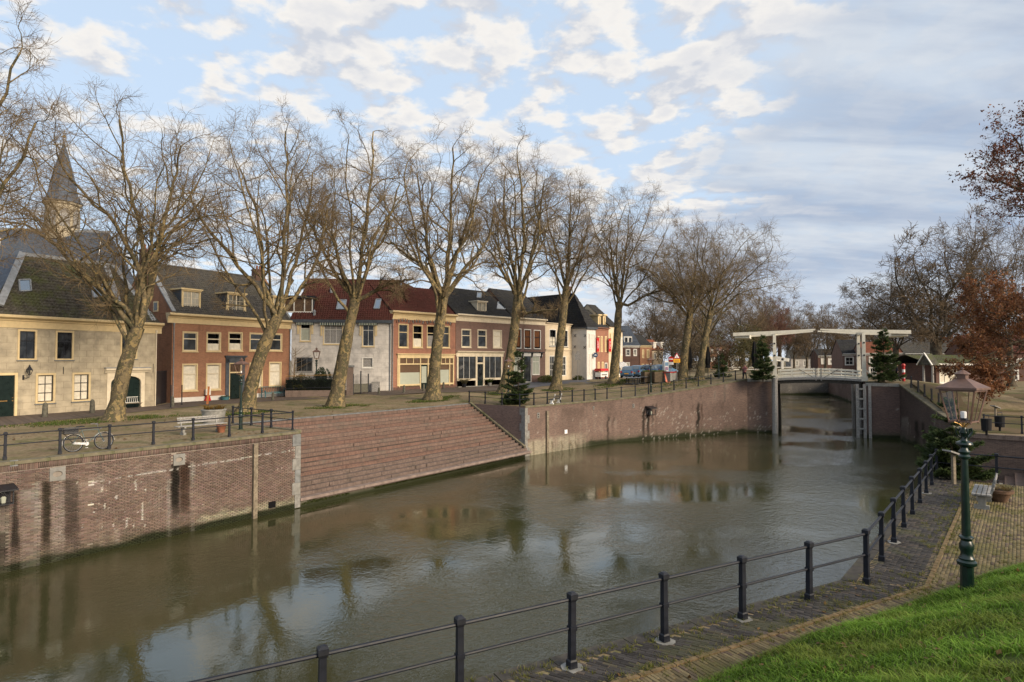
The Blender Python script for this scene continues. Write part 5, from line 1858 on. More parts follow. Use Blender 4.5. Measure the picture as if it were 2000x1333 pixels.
for k in range(2): xa = r[0] + (r[2] - r[0]) * (k * .5) + .2; m.bx(xa, .37, r[1] + .25, xa + (r[2] - r[0]) * .5 - .35, .41, r[3] - .25)
m.build('pane', M_glass, o)
h13 = far_house('low_house', 'low orange brown brick house with dark awnings over its windows', 1250.5, 1273, 128, 733, 676, 655, M_br_red, M_tile_blk, ((1254, 683, 1258, 700), (1263, 683, 1268, 700), (1253, 711, 1258, 731), (1262, 711, 1267, 731)), dirv=(.93, .37), frame=M_cream, trim=M_cream)
h14 = far_house('low_house', 'cream house under a bright orange tiled roof with white dormers', 1274, 1295, 132, 733, 684, 664, M_creamwall, M_tile_orange, ((1277, 690, 1282, 702), (1287, 690, 1292, 702), (1280, 712, 1290, 731)), dirv=(.93, .37), frame=M_offw)
for pa, pb in ((1276, 1281), (1290, 1294)):
    r = h14.rect(pa, 670, pb, 683, .4); m = MB(); m.bx(r[0], .3, r[1], r[2], 3, r[3]); m.bx(r[0] - .15, .1, r[3], r[2] + .15, 3, r[3] + .15); o = h14.part('dormer', m, M_offw); m = MB(); m.bx(r[0] + .3, .27, r[1] + .2, r[2] - .3, .31, r[3] - .2); m.build('pane', M_glass, o)
# dormers of the banner house
for pa, pb in ((1167, 1172), (1177, 1182)):
    r = h9.rect(pa, 617, pb, 639, .6); m = MB(); m.bx(r[0], .5, r[1], r[2], 4, r[3]); m.bx(r[0] - .15, .3, r[3], r[2] + .15, 4, r[3] + .2); o = h9.part('dormer', m, M_cream); m = MB(); m.bx(r[0] + .3, .46, r[1] + .3, r[2] - .3, .51, r[3] - .25); m.build('pane', M_glass, o)


def banner(h, px0, px1, q0, q1, label):
    r = h.rect(px0, q0, px1, q1, -.4)
    b = empty('banner', h.pl.w(r[0], -.4, h.z0 + r[1]), h.pl.rz, label, 'banner', 'red banners on the street fronts')
    w, hh = r[2] - r[0], r[3] - r[1]
    m = MB(); m.bx(0, -.01, 0, w, .01, hh); m.build('cloth', M_red, b)
    m = MB(); m.tube([(w / 2, .4, hh + .03), (w / 2, -.02, hh + .03)], .03, 6); m.tube([(-.05, 0, hh + .03), (w + .05, 0, hh + .03)], .03, 6); m.build('bracket', M_black, b)
    m = MB(); rs = random.Random(int(px0))
    z = hh * .25
    while z < hh * .78:       # upright run of pale letter strokes, too small to read
        k = rs.choice((.18, .26, .30)); m.bx(w * .36, -.016, z, w * .64, -.011, z + .05); m.bx(w * .36, -.016, z + .05, w * .44, -.011, z + k - .05)
        if rs.random() < .6: m.bx(w * .56, -.016, z + .05, w * .64, -.011, z + k - .05)
        z += k
    m.build('lettering', M_signw, b)
banner(h9, 1165.5, 1170.5, 660, 687.5, 'long red banner with pale lettering nearest the white corner house')
banner(h9, 1189, 1193.8, 662, 687.5, 'long red banner with pale lettering just left of the seventh plane tree')

# ---- church behind the stone house
ch = empty('church', (0, 0, 0), 0, 'church with blue slate roof and octagonal spire behind the stone house', 'church')
def tp_(px, py, d): return tuple(PD(px, py, d))
tiles(tp_(-90, 585, 70), tp_(284, 585, 70), tp_(213, 455, 82), tp_(-90, 446, 82), M_slate, ch, .4, .34, .0, step=.02, sub=1)
tiles(tp_(284, 585, 70), tp_(262, 560, 98), tp_(213, 455, 83), tp_(213, 455, 82), M_slate, ch, .4, .34, .0, name='roof_side', step=.02, sub=1)
m = MB(); a, b, c, d = tp_(-90, 585, 70.3), tp_(284, 585, 70.3), tp_(284, 585, 97), tp_(-90, 585, 97)
m.add([(*a[:2], 0), (*b[:2], 0), (*c[:2], 0), (*d[:2], 0), a, b, (*c[:2], b[2]), (*d[:2], a[2])], [(0, 1, 5, 4), (1, 2, 6, 5), (2, 3, 7, 6), (3, 0, 4, 7)]); m.build('wall', M_br_dark, ch)
m = MB(); m.beam(tp_(-90, 445, 82), tp_(213, 454, 82), .35, .3); m.build('ridge', M_lead, ch)
for pa, pb in (((197, 466), (193, 498)), ((1, 466), (-4, 500))):
    m = MB(); m.tube([tp_(*pa, 80), tp_(*pb, 76.5)], .06, 5); m.build('roof_hook', M_offw, ch)
tc0 = PD(121, 450, 82); k = 82 / FPX
m = MB(); zz = lambda py: float(PD(121, py, 82)[2])
m.lathe([(29 * k, zz(470)), (29 * k, zz(404)), (32 * k, zz(402)), (33 * k, zz(398))], 8, (tc0[0], tc0[1], 0), R(22.5)); dm = m.build('tower', M_plast, ch)
m = MB()
for q in range(8):
    a = R(45 * q); cx, cy = tc0[0] + 27.2 * k * math.cos(a), tc0[1] + 27.2 * k * math.sin(a); t_ = Vector((-math.sin(a), math.cos(a), 0)); o_ = Vector((math.cos(a), math.sin(a), 0)) * .06
    P = Vector((cx, cy, 0)) + o_
    m.ext([P - t_ * .55 + Vector((0, 0, zz(446))), P + t_ * .55 + Vector((0, 0, zz(446))), P + t_ * .55 + Vector((0, 0, zz(418))), P + Vector((0, 0, zz(411))), P - t_ * .55 + Vector((0, 0, zz(418)))], -o_ * .5)
m.build('belfry_shutter', M_greywood, dm)
m = MB(); m.lathe([(r_ * k, zz(y_)) for r_, y_ in ((35, 398), (31.5, 392), (26.5, 383), (23.5, 370), (21, 355), (17.5, 340), (13, 322), (9, 306), (5.5, 293), (2.2, 282), (.8, 276))], 8, (tc0[0], tc0[1], 0), R(22.5)); sp_ = m.build('spire', M_slate, ch)
m = MB(); m.lathe([(.05, zz(277)), (.05, zz(270)), (.22, zz(268)), (.22, zz(266)), (.05, zz(264)), (.04, zz(255)), (.0, zz(254))], 8, (tc0[0], tc0[1], 0)); m.build('finial', M_brass, sp_)

# ------------------------------------------------------------------ street surfaces in front of the houses
M_street = brickmat('street_brick', (.075, .058, .048), (.115, .088, .07), (.09, .075, .06), .21, .1, stain=(.06, .05, .04))
t = NT('asphalt'); t.bump(t.noise(t.pos(), 60, 2), .2, .01); M_asph = t.fin(t.mix(t.ramp(t.noise(t.pos(), .8, 5), .3, .7), (.085, .088, .10), (.12, .122, .135)), .9, .2)
nearp = [G(*p)[:2] for p in ((-60, 840), (0, 833), (150, 818), (300, 802), (420, 791), (565, 782), (690, 776), (770, 772), (890, 767), (1000, 762))]
farp = [pl1.w(-2)[:2], pl1.w(L1 * .3)[:2], pl1.w(L1)[:2], pl2.w(0)[:2], pl2.w(L2)[:2], pl3.w(L3 * .4)[:2], pl3.w(L3)[:2], plR.w(0)[:2], plR.w(x5)[:2], plR.w(x6)[:2]]
sheet('brick_street', nearp, farp, M_street, .02, 60, 4)
nearp = [G(*p)[:2] for p in ((1003, 762), (1060, 755), (1120, 750), (1180, 746.5), (1240, 744), (1300, 742))]
farp = [plR.w(x6 + .2)[:2], plR.w(x7)[:2], (A8f + (A8 - A8f) * .2), p8.w(L8)[:2], h11.pl.w(0)[:2], h13.pl.w(3)[:2]]
sheet('road', nearp, farp, M_asph, .025, 60, 4)
t = NT('leafy_ground'); ps = t.pos(); k = t.mix(t.ramp(t.noise(ps, .35, 6, .6), .38, .66), (.12, .088, .052), (.075, .075, .028)); k = t.mix(t.ramp(t.noise(ps, 5, 5, .7), .52, .7, 0, .7), k, (.16, .085, .04)); t.bump(t.noise(ps, 9, 4), .4, .05); M_leafy = t.fin(k, .95, .1)
sheet('east_lawn', [(27, 36.6), (31.4, 43.6), (36.2, 52), (38.9, 60.3)], [(62, 18), (72, 35), (78, 52), (72, 66)], M_leafy, .02, 40, 24)
# ------------------------------------------------------------------ trees
t = NT('plane_bark')
c = t.pos()
vr = t.n('ShaderNodeTexVoronoi'); vr.inputs['Scale'].default_value = 5.5; vr.inputs['Randomness'].default_value = 1.0
wv = t.n('ShaderNodeVectorMath', operation='ADD'); t.l(t.scale(c, (1, 1, .55)), wv.inputs[0])
nz = t.n('ShaderNodeTexNoise'); nz.inputs['Scale'].default_value = 2.6; nz.inputs['Detail'].default_value = 4; t.l(c, nz.inputs['Vector'])
t.l(nz.outputs['Color'], wv.inputs[1]); t.l(wv.outputs[0], vr.inputs['Vector'])
sv = t.n('ShaderNodeSeparateXYZ'); t.l(vr.outputs['Color'], sv.inputs[0])
k = t.mix(t.ramp(sv.outputs[0], .35, .65), (.085, .070, .044), (.155, .122, .070))
k = t.mix(t.ramp(sv.outputs[1], .62, .80), k, (.24, .18, .085))
k = t.mix(t.ramp(sv.outputs[2], .68, .85), k, (.07, .065, .036))
k = t.mix(t.ramp(t.noise(c, 9, 5, .65), .45, .8, 0, .6), k, (.065, .055, .04))
t.bump(t.noise(t.scale(c, (1, 1, 2.2)), 6, 5, .65), .7, .06)
M_bark = t.fin(k, .9, .15)
t = NT('twig_bark'); c = t.pos()
M_twig = t.fin(t.mix(t.ramp(t.noise(c, 1.2, 3), .35, .65), (.125, .090, .053), (.205, .152, .088)), .9, .1)
t = NT('dark_bark'); c = t.pos()
t.bump(t.noise(t.scale(c, (3, 3, .6)), 5, 5, .65), .8, .06)
M_dbark = t.fin(t.mix(t.ramp(t.noise(c, 2.2, 5), .35, .65), (.055, .045, .034), (.11, .092, .065)), .9, .1)


def unit(v): return v / np.maximum(np.linalg.norm(v, axis=-1, keepdims=True), 1e-9)


def tubes(P, Rd, k):
    """P (N,S,3) centre lines, Rd (N,S) radii -> verts, quads"""
    N_, S, _ = P.shape
    T = np.empty_like(P); T[:, 1:-1] = P[:, 2:] - P[:, :-2]; T[:, 0] = P[:, 1] - P[:, 0]; T[:, -1] = P[:, -1] - P[:, -2]
    T = unit(T)
    ref = np.where(np.abs(T[:, :1, 2:3]) > .9, np.array([[[1., 0, 0]]]), np.array([[[0, 0, 1.]]]))
    A = unit(np.cross(T, np.broadcast_to(ref, T.shape))); B = np.cross(T, A)
    th = np.arange(k) * 2 * np.pi / k
    V = P[:, :, None] + (A[:, :, None] * np.cos(th)[None, None, :, None] + B[:, :, None] * np.sin(th)[None, None, :, None]) * Rd[:, :, None, None]
    idx = np.arange(N_ * S * k).reshape(N_, S, k)
    F = np.stack([idx[:, :-1], np.roll(idx, -1, 2)[:, :-1], np.roll(idx, -1, 2)[:, 1:], idx[:, 1:]], -1).reshape(-1, 4)
    return V.reshape(-1, 3), F


def resample(pts, n):
    pts = np.asarray(pts, float)
    s = np.r_[0, np.cumsum(np.linalg.norm(np.diff(pts, axis=0), axis=1))]
    q = np.linspace(0, s[-1], n)
    o = np.stack([np.interp(q, s, pts[:, i]) for i in range(3)], 1)
    for _ in range(2):
        o[1:-1] = (o[:-2] + 2 * o[1:-1] + o[2:]) / 4
    return o


def walk(rs, start, d, L, S, wig, up, env=None, tgt=None):
    N_ = len(start)
    P = np.empty((N_, S, 3)); P[:, 0] = start
    d = unit(d); st = (L / (S - 1))[:, None]
    for i in range(1, S):
        d = d + rs.randn(N_, 3) * wig
        d[:, 2] += up
        if tgt is not None:
            d = d + .30 * unit(tgt - P[:, i - 1])
        d = unit(d)
        nx = P[:, i - 1] + d * st
        if env is not None:
            c_, r_ = env
            e = np.linalg.norm((nx - c_) / r_, axis=1)
            o = e > 1
            if o.any():
                nx[o] = P[o, i - 1] + d[o] * st[o] * np.clip(1.9 - e[o], .12, .6)[:, None]
        P[:, i] = nx
    return P


def children(rs, P, Rd, m, tmin, ang, lenf, rf, upb=.0):
    """m side shoots per branch; returns start, dir, parent radius, parent length"""
    N_, S, _ = P.shape
    tt = tmin + (1 - tmin) * ((np.arange(m)[None] + rs.rand(N_, m)) / m)
    tt[:, -1] = 1.0
    f = tt * (S - 1); i = np.minimum(f.astype(int), S - 2); fr = (f - i)[..., None]
    ar = np.arange(N_)[:, None]
    p = P[ar, i] * (1 - fr) + P[ar, i + 1] * fr
    T = unit(P[ar, i + 1] - P[ar, i])
    r = Rd[ar, i] * (1 - fr[..., 0]) + Rd[ar, i + 1] * fr[..., 0]
    rnd = unit(rs.randn(N_, m, 3)); perp = unit(rnd - (rnd * T).sum(-1, keepdims=True) * T)
    a = (ang + .25 * rs.randn(N_, m))[..., None]
    a[:, -1] *= .35
    d = T * np.cos(a) + perp * np.sin(a)
    d[..., 2] += upb
    L = np.linalg.norm(np.diff(P, axis=1), axis=2).sum(1)[:, None] * lenf * (.65 + .7 * rs.rand(N_, m)) * (1.15 - .45 * tt)
    return p.reshape(-1, 3), unit(d.reshape(-1, 3)), np.minimum(r * rf, r * .95).reshape(-1), L.reshape(-1)


def make_tree(name, label, trunk, tr, limbs, env, seed, bark=None, twig=None, nl=5, cnt=(7, 6, 5, 4), wig=.19, group=None, loc=None, leaves=None, lmat=None, twr=.0075, cat='tree', droop=-.02, rl0=.50, minl=.35):
    """trunk: world polyline; limbs: list of world polylines (may be empty); env=(centre,radii)"""
    rs = np.random.RandomState(seed)
    bark = bark or M_bark; twig = twig or M_twig
    base = np.asarray(trunk[0], float)
    env = (np.asarray(env[0], float), np.asarray(env[1], float) * .95)
    root = empty(name, base, 0, label, cat, group)
    TV, TF, nb = [], [], 0

    def addt(V, F):
        nonlocal nb
        TV.append(V); TF.append(F + nb); nb += len(V)
    tp_ = resample(trunk, 14)
    f = np.linspace(0, 1, 14)
    rad = tr * (1 - .26 * f) * (1 + .75 * np.exp(-f * 13)) * (1 + .05 * rs.randn(14))
    addt(*tubes(tp_[None], rad[None], 14))
    top = tp_[-1]; rt = rad[-1]
    LP, LR = [], []
    for lb in limbs:
        lp = resample(lb, 14)
        lp[1:] += rs.randn(13, 3) * .06
        LP.append(lp)
        q = np.linspace(0, 1, 14)
        LR.append(rt * rl0 * (1 - .72 * q ** .9))
    # fill the crown with further limbs aimed at points spread over its hull
    if nl:
        g = (np.arange(nl) + .5) / nl
        az = np.arange(nl) * 2.4 + rs.rand() * 6; el = -.32 + 1.5 * g
        tg = env[0] + env[1] * np.c_[np.cos(az) * np.cos(el), np.sin(az) * np.cos(el), np.sin(el)] * .92
        j = rs.randint(10, 14, nl); st = tp_[j]
        d0 = unit(tg - st) + np.array([0, 0, .5])
        Lr = np.linalg.norm(tg - st, axis=1) * 1.06
        w = walk(rs, st, d0, Lr, 14, wig * .8, .0, None, tg)
        q = np.linspace(0, 1, 14)
        for i in range(nl): LP.append(w[i]); LR.append(rt * (rl0 - .16) * (1 - .76 * q ** .9))
    LP, LR = np.array(LP), np.array(LR)
    addt(*tubes(LP, LR, 7))
    c1, c2, c3, c4 = cnt
    s, d, r, L = children(rs, LP, LR, c1 + 2, .22, .85, .42, .62, .12)
    L = np.clip(L, 1.2, 7)
    P2 = walk(rs, s, d, L, 10, wig * 1.25, .03, env); R2 = r[:, None] * (1 - .75 * np.linspace(0, 1, 10))[None]
    R2 = np.maximum(R2, .016)
    addt(*tubes(P2, R2, 5))
    s, d, r, L = children(rs, P2, R2, c2, .2, .85, .5, .62, .05)
    P3 = walk(rs, s, d, np.clip(L, 1.0, 4.0), 7, wig * 1.5, .02, env); R3 = np.maximum(r[:, None] * (1 - .7 * np.linspace(0, 1, 7))[None], .011)
    CV, CF, ncv = [], [], 0

    def addc(V, F):
        nonlocal ncv
        CV.append(V); CF.append(F + ncv); ncv += len(V)
    addc(*tubes(P3, R3, 4))
    s, d, r, L = children(rs, P3, R3, c3, .15, .85, .55, .7, .03)
    P4 = walk(rs, s, d, np.clip(L, .7, 2.2), 4, wig * 1.5, droop + .03, None); R4 = np.maximum(np.minimum(r, .02)[:, None] * (1 - .55 * np.linspace(0, 1, 4))[None], twr * .8)
    addc(*tubes(P4, R4, 3))
    if c4:
        s, d, r, L = children(rs, P4, R4, c4, .15, .75, .6, .8, .0)
        P5 = walk(rs, s, d, np.clip(L, minl, 1.1), 2, wig * 1.8, droop + .03); R5 = np.maximum(np.minimum(r, .012)[:, None] * np.array([1, .55])[None], twr * .6)
        addc(*tubes(P5, R5, 3))
        tips = P5
    else:
        tips = P4
    o = put('trunk', np_mesh('trunk', np.vstack(TV) - base, np.vstack(TF), bark, smooth=True), root)
    o = put('crown', np_mesh('crown', np.vstack(CV) - base, np.vstack(CF), twig, smooth=True), root)
    if leaves:
        n, size, cols = leaves
        q = tips.reshape(-1, 3)
        pick = rs.randint(0, len(q), n)
        ctr = q[pick] + rs.randn(n, 3) * .10 - base
        dens = vnoise(ctr[:, 0] * .55 + 7, ctr[:, 2] * .55 + ctr[:, 1] * .4, seed, 2)
        kp = dens > .40
        ctr = ctr[kp]; n = len(ctr)
        a = unit(rs.randn(n, 3)); b = unit(np.cross(a, rs.randn(n, 3))); sz = (size * (.6 + .8 * rs.rand(n)))[:, None]
        V = np.stack([ctr - a * sz, ctr + b * sz * .5 + a * sz * .1, ctr + a * sz, ctr - b * sz * .5 + a * sz * .1], 1)
        cc = np.array(cols)[rs.randint(0, len(cols), n)] * (.55 + .9 * rs.rand(n, 1)) * (.75 + .5 * dens[kp][:, None])
        F = np.arange(n * 4).reshape(n, 4)
        put('leaves', np_mesh('leaves', V.reshape(-1, 3), F, M_blade, np.repeat(cc, 4, 0)), root)
    return root


def pt(px, py, dep, rs=None, sp=0.0):
    p = PD(px, py, dep + (rs.randn() * sp if rs is not None else 0)); return p


def front_tree(label, base_px, trunk_px, wpx, limbs_px, cx, cy, rx, ry, seed, nl=5, **kw):
    b = G(*base_px); dep = b[1]
    rs = np.random.RandomState(seed + 500)
    k = dep / FPX
    tr = [np.array([b[0], b[1], b[2] - .15])] + [PD(x, y, dep) for x, y in trunk_px]
    lim = []
    for lb in limbs_px:
        dd = np.cumsum(rs.randn(len(lb)) * .9) * np.linspace(0, 1, len(lb))
        lim.append([tr[-1] - np.array([0, 0, .25])] + [PD(x, y, dep + q) for (x, y), q in zip(lb[1:], dd[1:])])
    c = PD(cx, cy, dep); env = (c, np.array([rx * k * 1.16, rx * k * 1.0, ry * k * .84]))
    return make_tree('plane_tree', label, tr, wpx * k * .45, lim, env, seed, nl=nl, group='plane trees along the quay', **kw)


front_tree('plane tree leaning right before the carriage gate of the beige stone house', (222, 822), [(232, 770), (243, 720), (258, 670), (270, 640)], 34,
           [[(268, 645), (240, 612), (205, 580), (170, 545), (120, 492), (72, 445), (30, 428), (-15, 432)], [(272, 640), (285, 585), (280, 530), (258, 500), (232, 442), (165, 378), (122, 345), (112, 300)],
            [(275, 630), (292, 560), (300, 500), (322, 420), (345, 340), (350, 285)], [(275, 620), (288, 520), (268, 420), (242, 330), (238, 265), (230, 235)],
            [(272, 635), (300, 560), (310, 490), (350, 430), (400, 385)], [(268, 640), (250, 600), (190, 565), (185, 530), (215, 505)]], 222, 392, 185, 200, 11, nl=5)
front_tree('plane tree between the red brick house door and the teal bench', (481, 806), [(490, 755), (505, 705), (524, 655), (543, 618)], 31,
           [[(543, 618), (520, 590), (490, 545), (455, 500), (410, 455), (375, 400), (368, 370)], [(545, 620), (552, 560), (556, 470), (560, 370), (562, 300), (558, 255)],
            [(550, 610), (585, 570), (612, 525), (630, 470), (640, 410)], [(540, 605), (508, 545), (512, 470), (500, 400), (470, 330)], [(545, 600), (575, 520), (600, 430), (612, 340)]], 520, 412, 142, 190, 12, nl=5)
front_tree('plane tree leaning right in front of the white plastered house', (655, 795), [(662, 745), (672, 690), (683, 635), (694, 585)], 29,
           [[(694, 585), (668, 530), (655, 470), (625, 435), (598, 420)], [(695, 580), (708, 500), (718, 410), (728, 320), (730, 260)], [(692, 575), (650, 525), (615, 460), (590, 405)], [(697, 575), (745, 560), (785, 548), (805, 545)],
            [(695, 570), (725, 500), (760, 430), (780, 360)]], 692, 415, 122, 175, 13, nl=5)
front_tree('plane tree before the yellow shop front of the pink brick house', (845, 782), [(848, 735), (853, 680), (860, 625), (866, 580)], 28,
           [[(866, 580), (838, 530), (800, 500), (768, 478), (745, 470)], [(868, 575), (876, 480), (882, 385), (886, 290)], [(868, 570), (915, 515), (950, 480), (965, 430)], [(864, 575), (838, 500), (828, 420), (815, 340)], [(868, 575), (900, 480), (925, 390)]], 862, 415, 122, 165, 14, nl=6)
front_tree('plane tree behind the railing corner spruce', (986, 768), [(993, 720), (1002, 665), (1008, 615), (1012, 575)], 25,
           [[(1012, 575), (998, 500), (985, 420), (985, 340)], [(1014, 575), (1038, 510), (1052, 430), (1062, 360)], [(1005, 640), (1025, 615), (1055, 607), (1088, 606)], [(1012, 570), (970, 510), (940, 470)], [(1012, 570), (1025, 480), (1020, 380), (1010, 300)]], 1012, 430, 108, 158, 15, nl=6)
front_tree('plane tree standing before the narrow cream house', (1086, 762), [(1090, 710), (1096, 650), (1102, 600), (1106, 560)], 21, [[(1106, 560), (1090, 500), (1070, 440), (1065, 390)], [(1106, 560), (1130, 500), (1150, 440)], [(1106, 560), (1112, 470), (1115, 380)]], 1112, 468, 90, 142, 16, nl=7)
front_tree('plane tree with a small grass patch beside the terrace tables', (1198, 749), [(1202, 700), (1206, 655), (1207, 620), (1210, 590)], 19, [[(1210, 612), (1228, 600), (1250, 582), (1285, 568), (1310, 560)], [(1210, 590), (1195, 520), (1190, 440)], [(1210, 590), (1222, 500), (1228, 420)]], 1222, 482, 92, 130, 17, nl=7)
# neighbour outside the frame at the left whose branches reach in
b0 = G(-120, 868)
make_tree('plane_tree', 'big plane tree just outside the left edge with twigs at the top left corner', [b0, PD(-108, 760, b0[1]), PD(-90, 650, b0[1])], .45, [[PD(-90, 650, b0[1]), PD(-60, 520, b0[1]), PD(-10, 400, b0[1]), PD(45, 300, b0[1]), PD(70, 240, b0[1])], [PD(-90, 650, b0[1]), PD(-70, 450, b0[1]), PD(-30, 250, b0[1]), PD(20, 160, b0[1]), PD(40, 100, b0[1])]],
          (PD(-105, 300, b0[1]), (165 * b0[1] / FPX, 150 * b0[1] / FPX, 250 * b0[1] / FPX)), 18, nl=4, group='plane trees along the quay')
# pair by the warning sign and the two mottled trunks by the bridge
for lab, bp, tk, w, c_, sd in (('broad plane tree with a pale mottled trunk left of the closed black parasols', (1333, 742), [(1337, 690), (1344, 640), (1350, 600)], 19, (1318, 565, 118, 140), 31),
                               ('plane tree with an orange lit trunk between two closed black parasols', (1366, 742), [(1372, 690), (1381, 640), (1391, 600)], 15, (1418, 552, 112, 150), 32)):
    front_tree(lab, bp, tk, w, [], *c_, sd, nl=11, cnt=(7, 6, 5, 3))


BT, BTP = [], {}


def back_tree(name, label, px, pybase, dep, h_px, rx, seed, cy=None, bark=M_dbark, twig=M_twig, group=None, cnt=(5, 5, 5, 4), tw=None, **kw):
    b = PD(px, pybase, dep); k = dep / FPX
    bk_ = (name, len(BT) % 4 if name == 'bare_tree' else 0)
    BT.append(0)
    if bk_ in BTP:
        o, h0, r0 = BTP[bk_]; c = copy_tree(o); b[2] = min(b[2], float(zg(b[0], b[1])))
        c.location = b; c.rotation_euler = (0, 0, seed * 1.7); c.scale = (rx * k / r0, rx * k / r0, h_px * k / h0); c['label'] = label; c['group'] = group
        return c
    b[2] = min(b[2], float(zg(b[0], b[1])))
    top = pybase - h_px
    fork = pybase - h_px * .28
    cy = cy or (top + h_px * .46)
    o = make_tree(name, label, [b, PD(px + 2, (pybase + fork) / 2, dep), PD(px + 1, fork, dep)], (tw or 10) * k / 2, [], (PD(px, cy, dep), np.array([rx * k, rx * k, (cy - top) * k])), seed, bark=bark, twig=twig, group=group, nl=8, cnt=cnt, twr=max(.0105, dep * .00016), **kw)
    BTP[bk_] = (o, h_px * k, rx * k)
    return o


M_twig2 = (lambda t: t.fin(t.mix(t.ramp(t.noise(t.pos(), .5, 3), .35, .65), (.10, .073, .048), (.165, .12, .074)), .95, .1))(NT('brown_twig'))
M_twig3 = (lambda t: t.fin(t.mix(t.ramp(t.noise(t.pos(), .5, 3), .35, .65), (.12, .055, .045), (.17, .085, .065)), .95, .1))(NT('red_twig'))
GB = 'bare trees beyond the bridge'
# dense brown wood behind the pair (left of the bridge)
for i, (px, pb, dp, hp, rx, sd, lab) in enumerate(((1285, 728, 150, 165, 62, 41, 'bare brown tree behind the low houses at the street end'), (1345, 730, 140, 200, 75, 42, 'bare brown tree behind the warning sign'),
                                                  (1450, 728, 135, 190, 70, 43, 'bare tree behind the left arm of the white drawbridge'), (1478, 725, 150, 125, 42, 44, 'bare tree rising over the left bridge post'))):
    back_tree('bare_tree', lab, px, pb, dp, hp, rx, sd, twig=M_twig2, group=GB, cnt=(5, 6, 5, 3), tw=9)
for i, (px, pb, dp, hp, rx, sd, lab) in enumerate(((1523, 722, 160, 132, 20, 45, 'slender reddish tree right behind the left bridge post'), (1500, 722, 165, 120, 18, 46, 'slender reddish tree left of the left bridge post'))):
    back_tree('cypress_tree', lab, px, pb, dp, hp, rx, sd, twig=M_twig3, bark=M_dbark, group=GB, cnt=(5, 5, 4, 3), tw=5, cy=pb - hp * .55)
for i, (px, pb, dp, hp, rx, sd, lab) in enumerate(((1551, 722, 170, 105, 34, 47, 'bare tree left of the middle of the white drawbridge'), (1575, 723, 165, 88, 26, 48, 'small bare tree behind the middle of the bridge railing'),
                                                  (1613, 724, 140, 124, 36, 49, 'bare tree with a dark nest seen through the bridge portal'), (1641, 726, 138, 90, 26, 50, 'forked bare tree just left of the right bridge portal'))):
    back_tree('bare_tree', lab, px, pb, dp, hp, rx, sd, twig=M_twig2, group=GB, tw=6)
for i, (px, pb, dp, hp, rx, sd, lab, tw) in enumerate(((1748, 738, 92, 235, 105, 51, 'spreading bare tree right of the bridge portal', 12), (1826, 728, 84, 300, 120, 52, 'tall bare tree with a thick dark trunk beside the small brick pavilion', 22),
                                                      (1905, 735, 88, 335, 100, 53, 'bare brownish tree behind the pavilion roof', 15), (1975, 745, 80, 350, 95, 54, 'bare tree at the right edge behind the rust leaved oak', 15))):
    back_tree('bare_tree', lab, px, pb, dp, hp, rx, sd, twig=M_twig2, group='bare trees on the east bank', tw=tw, cnt=(5, 6, 5, 4))
back_tree('broad_tree', 'broad pale tan tree crown behind the two mottled trunks', 1378, 735, 112, 315, 125, 77, twig=M_twig, bark=M_bark, group=GB, cnt=(7, 6, 5, 4), tw=14)
# oak with rusty leaves on the right, and a leafy branch reaching in above it
rust = [(.17, .066, .026), (.21, .09, .038), (.13, .05, .024), (.25, .125, .055)]
ok_ = PD(2085, 800, 52); ok_[2] = -.45
make_tree('oak_tree', 'oak at the right edge still covered in rust brown leaves', [ok_, PD(2080, 720, 52), PD(2065, 660, 52)], .42, [[PD(2065, 660, 52), PD(2000, 660, 51), PD(1940, 690, 50), PD(1895, 705, 50)], [PD(2065, 660, 52), PD(1990, 620, 50), PD(1930, 610, 50)], [PD(2060, 670, 52), PD(2000, 700, 50), PD(1950, 735, 49), PD(1925, 760, 49)]],
          (PD(2010, 650, 51), (5.6, 5.0, 5.0)), 61, bark=M_dbark, twig=M_twig2, nl=5, cnt=(5, 5, 4, 3), leaves=(42000, .10, rust))
rk2 = PD(2130, 820, 40); rk2[2] = -.45
make_tree('oak_tree', 'leafy branches of a tall oak outside the frame at the upper right', [rk2, PD(2120, 600, 40), PD(2100, 440, 40)], .4, [[PD(2100, 440, 40), PD(2040, 390, 39), PD(1980, 365, 39), PD(1930, 340, 39)], [PD(2100, 440, 40), PD(2050, 350, 39), PD(2000, 300, 39), PD(1975, 265, 39)], [PD(2100, 460, 40), PD(2040, 420, 38), PD(1990, 405, 38)]],
          (PD(2035, 345, 39), (3.9, 3.6, 3.7)), 62, bark=M_dbark, twig=M_twig2, nl=3, cnt=(4, 4, 4, 3), leaves=(11000, .085, [(.11, .040, .022), (.16, .06, .03), (.08, .03, .02)]))
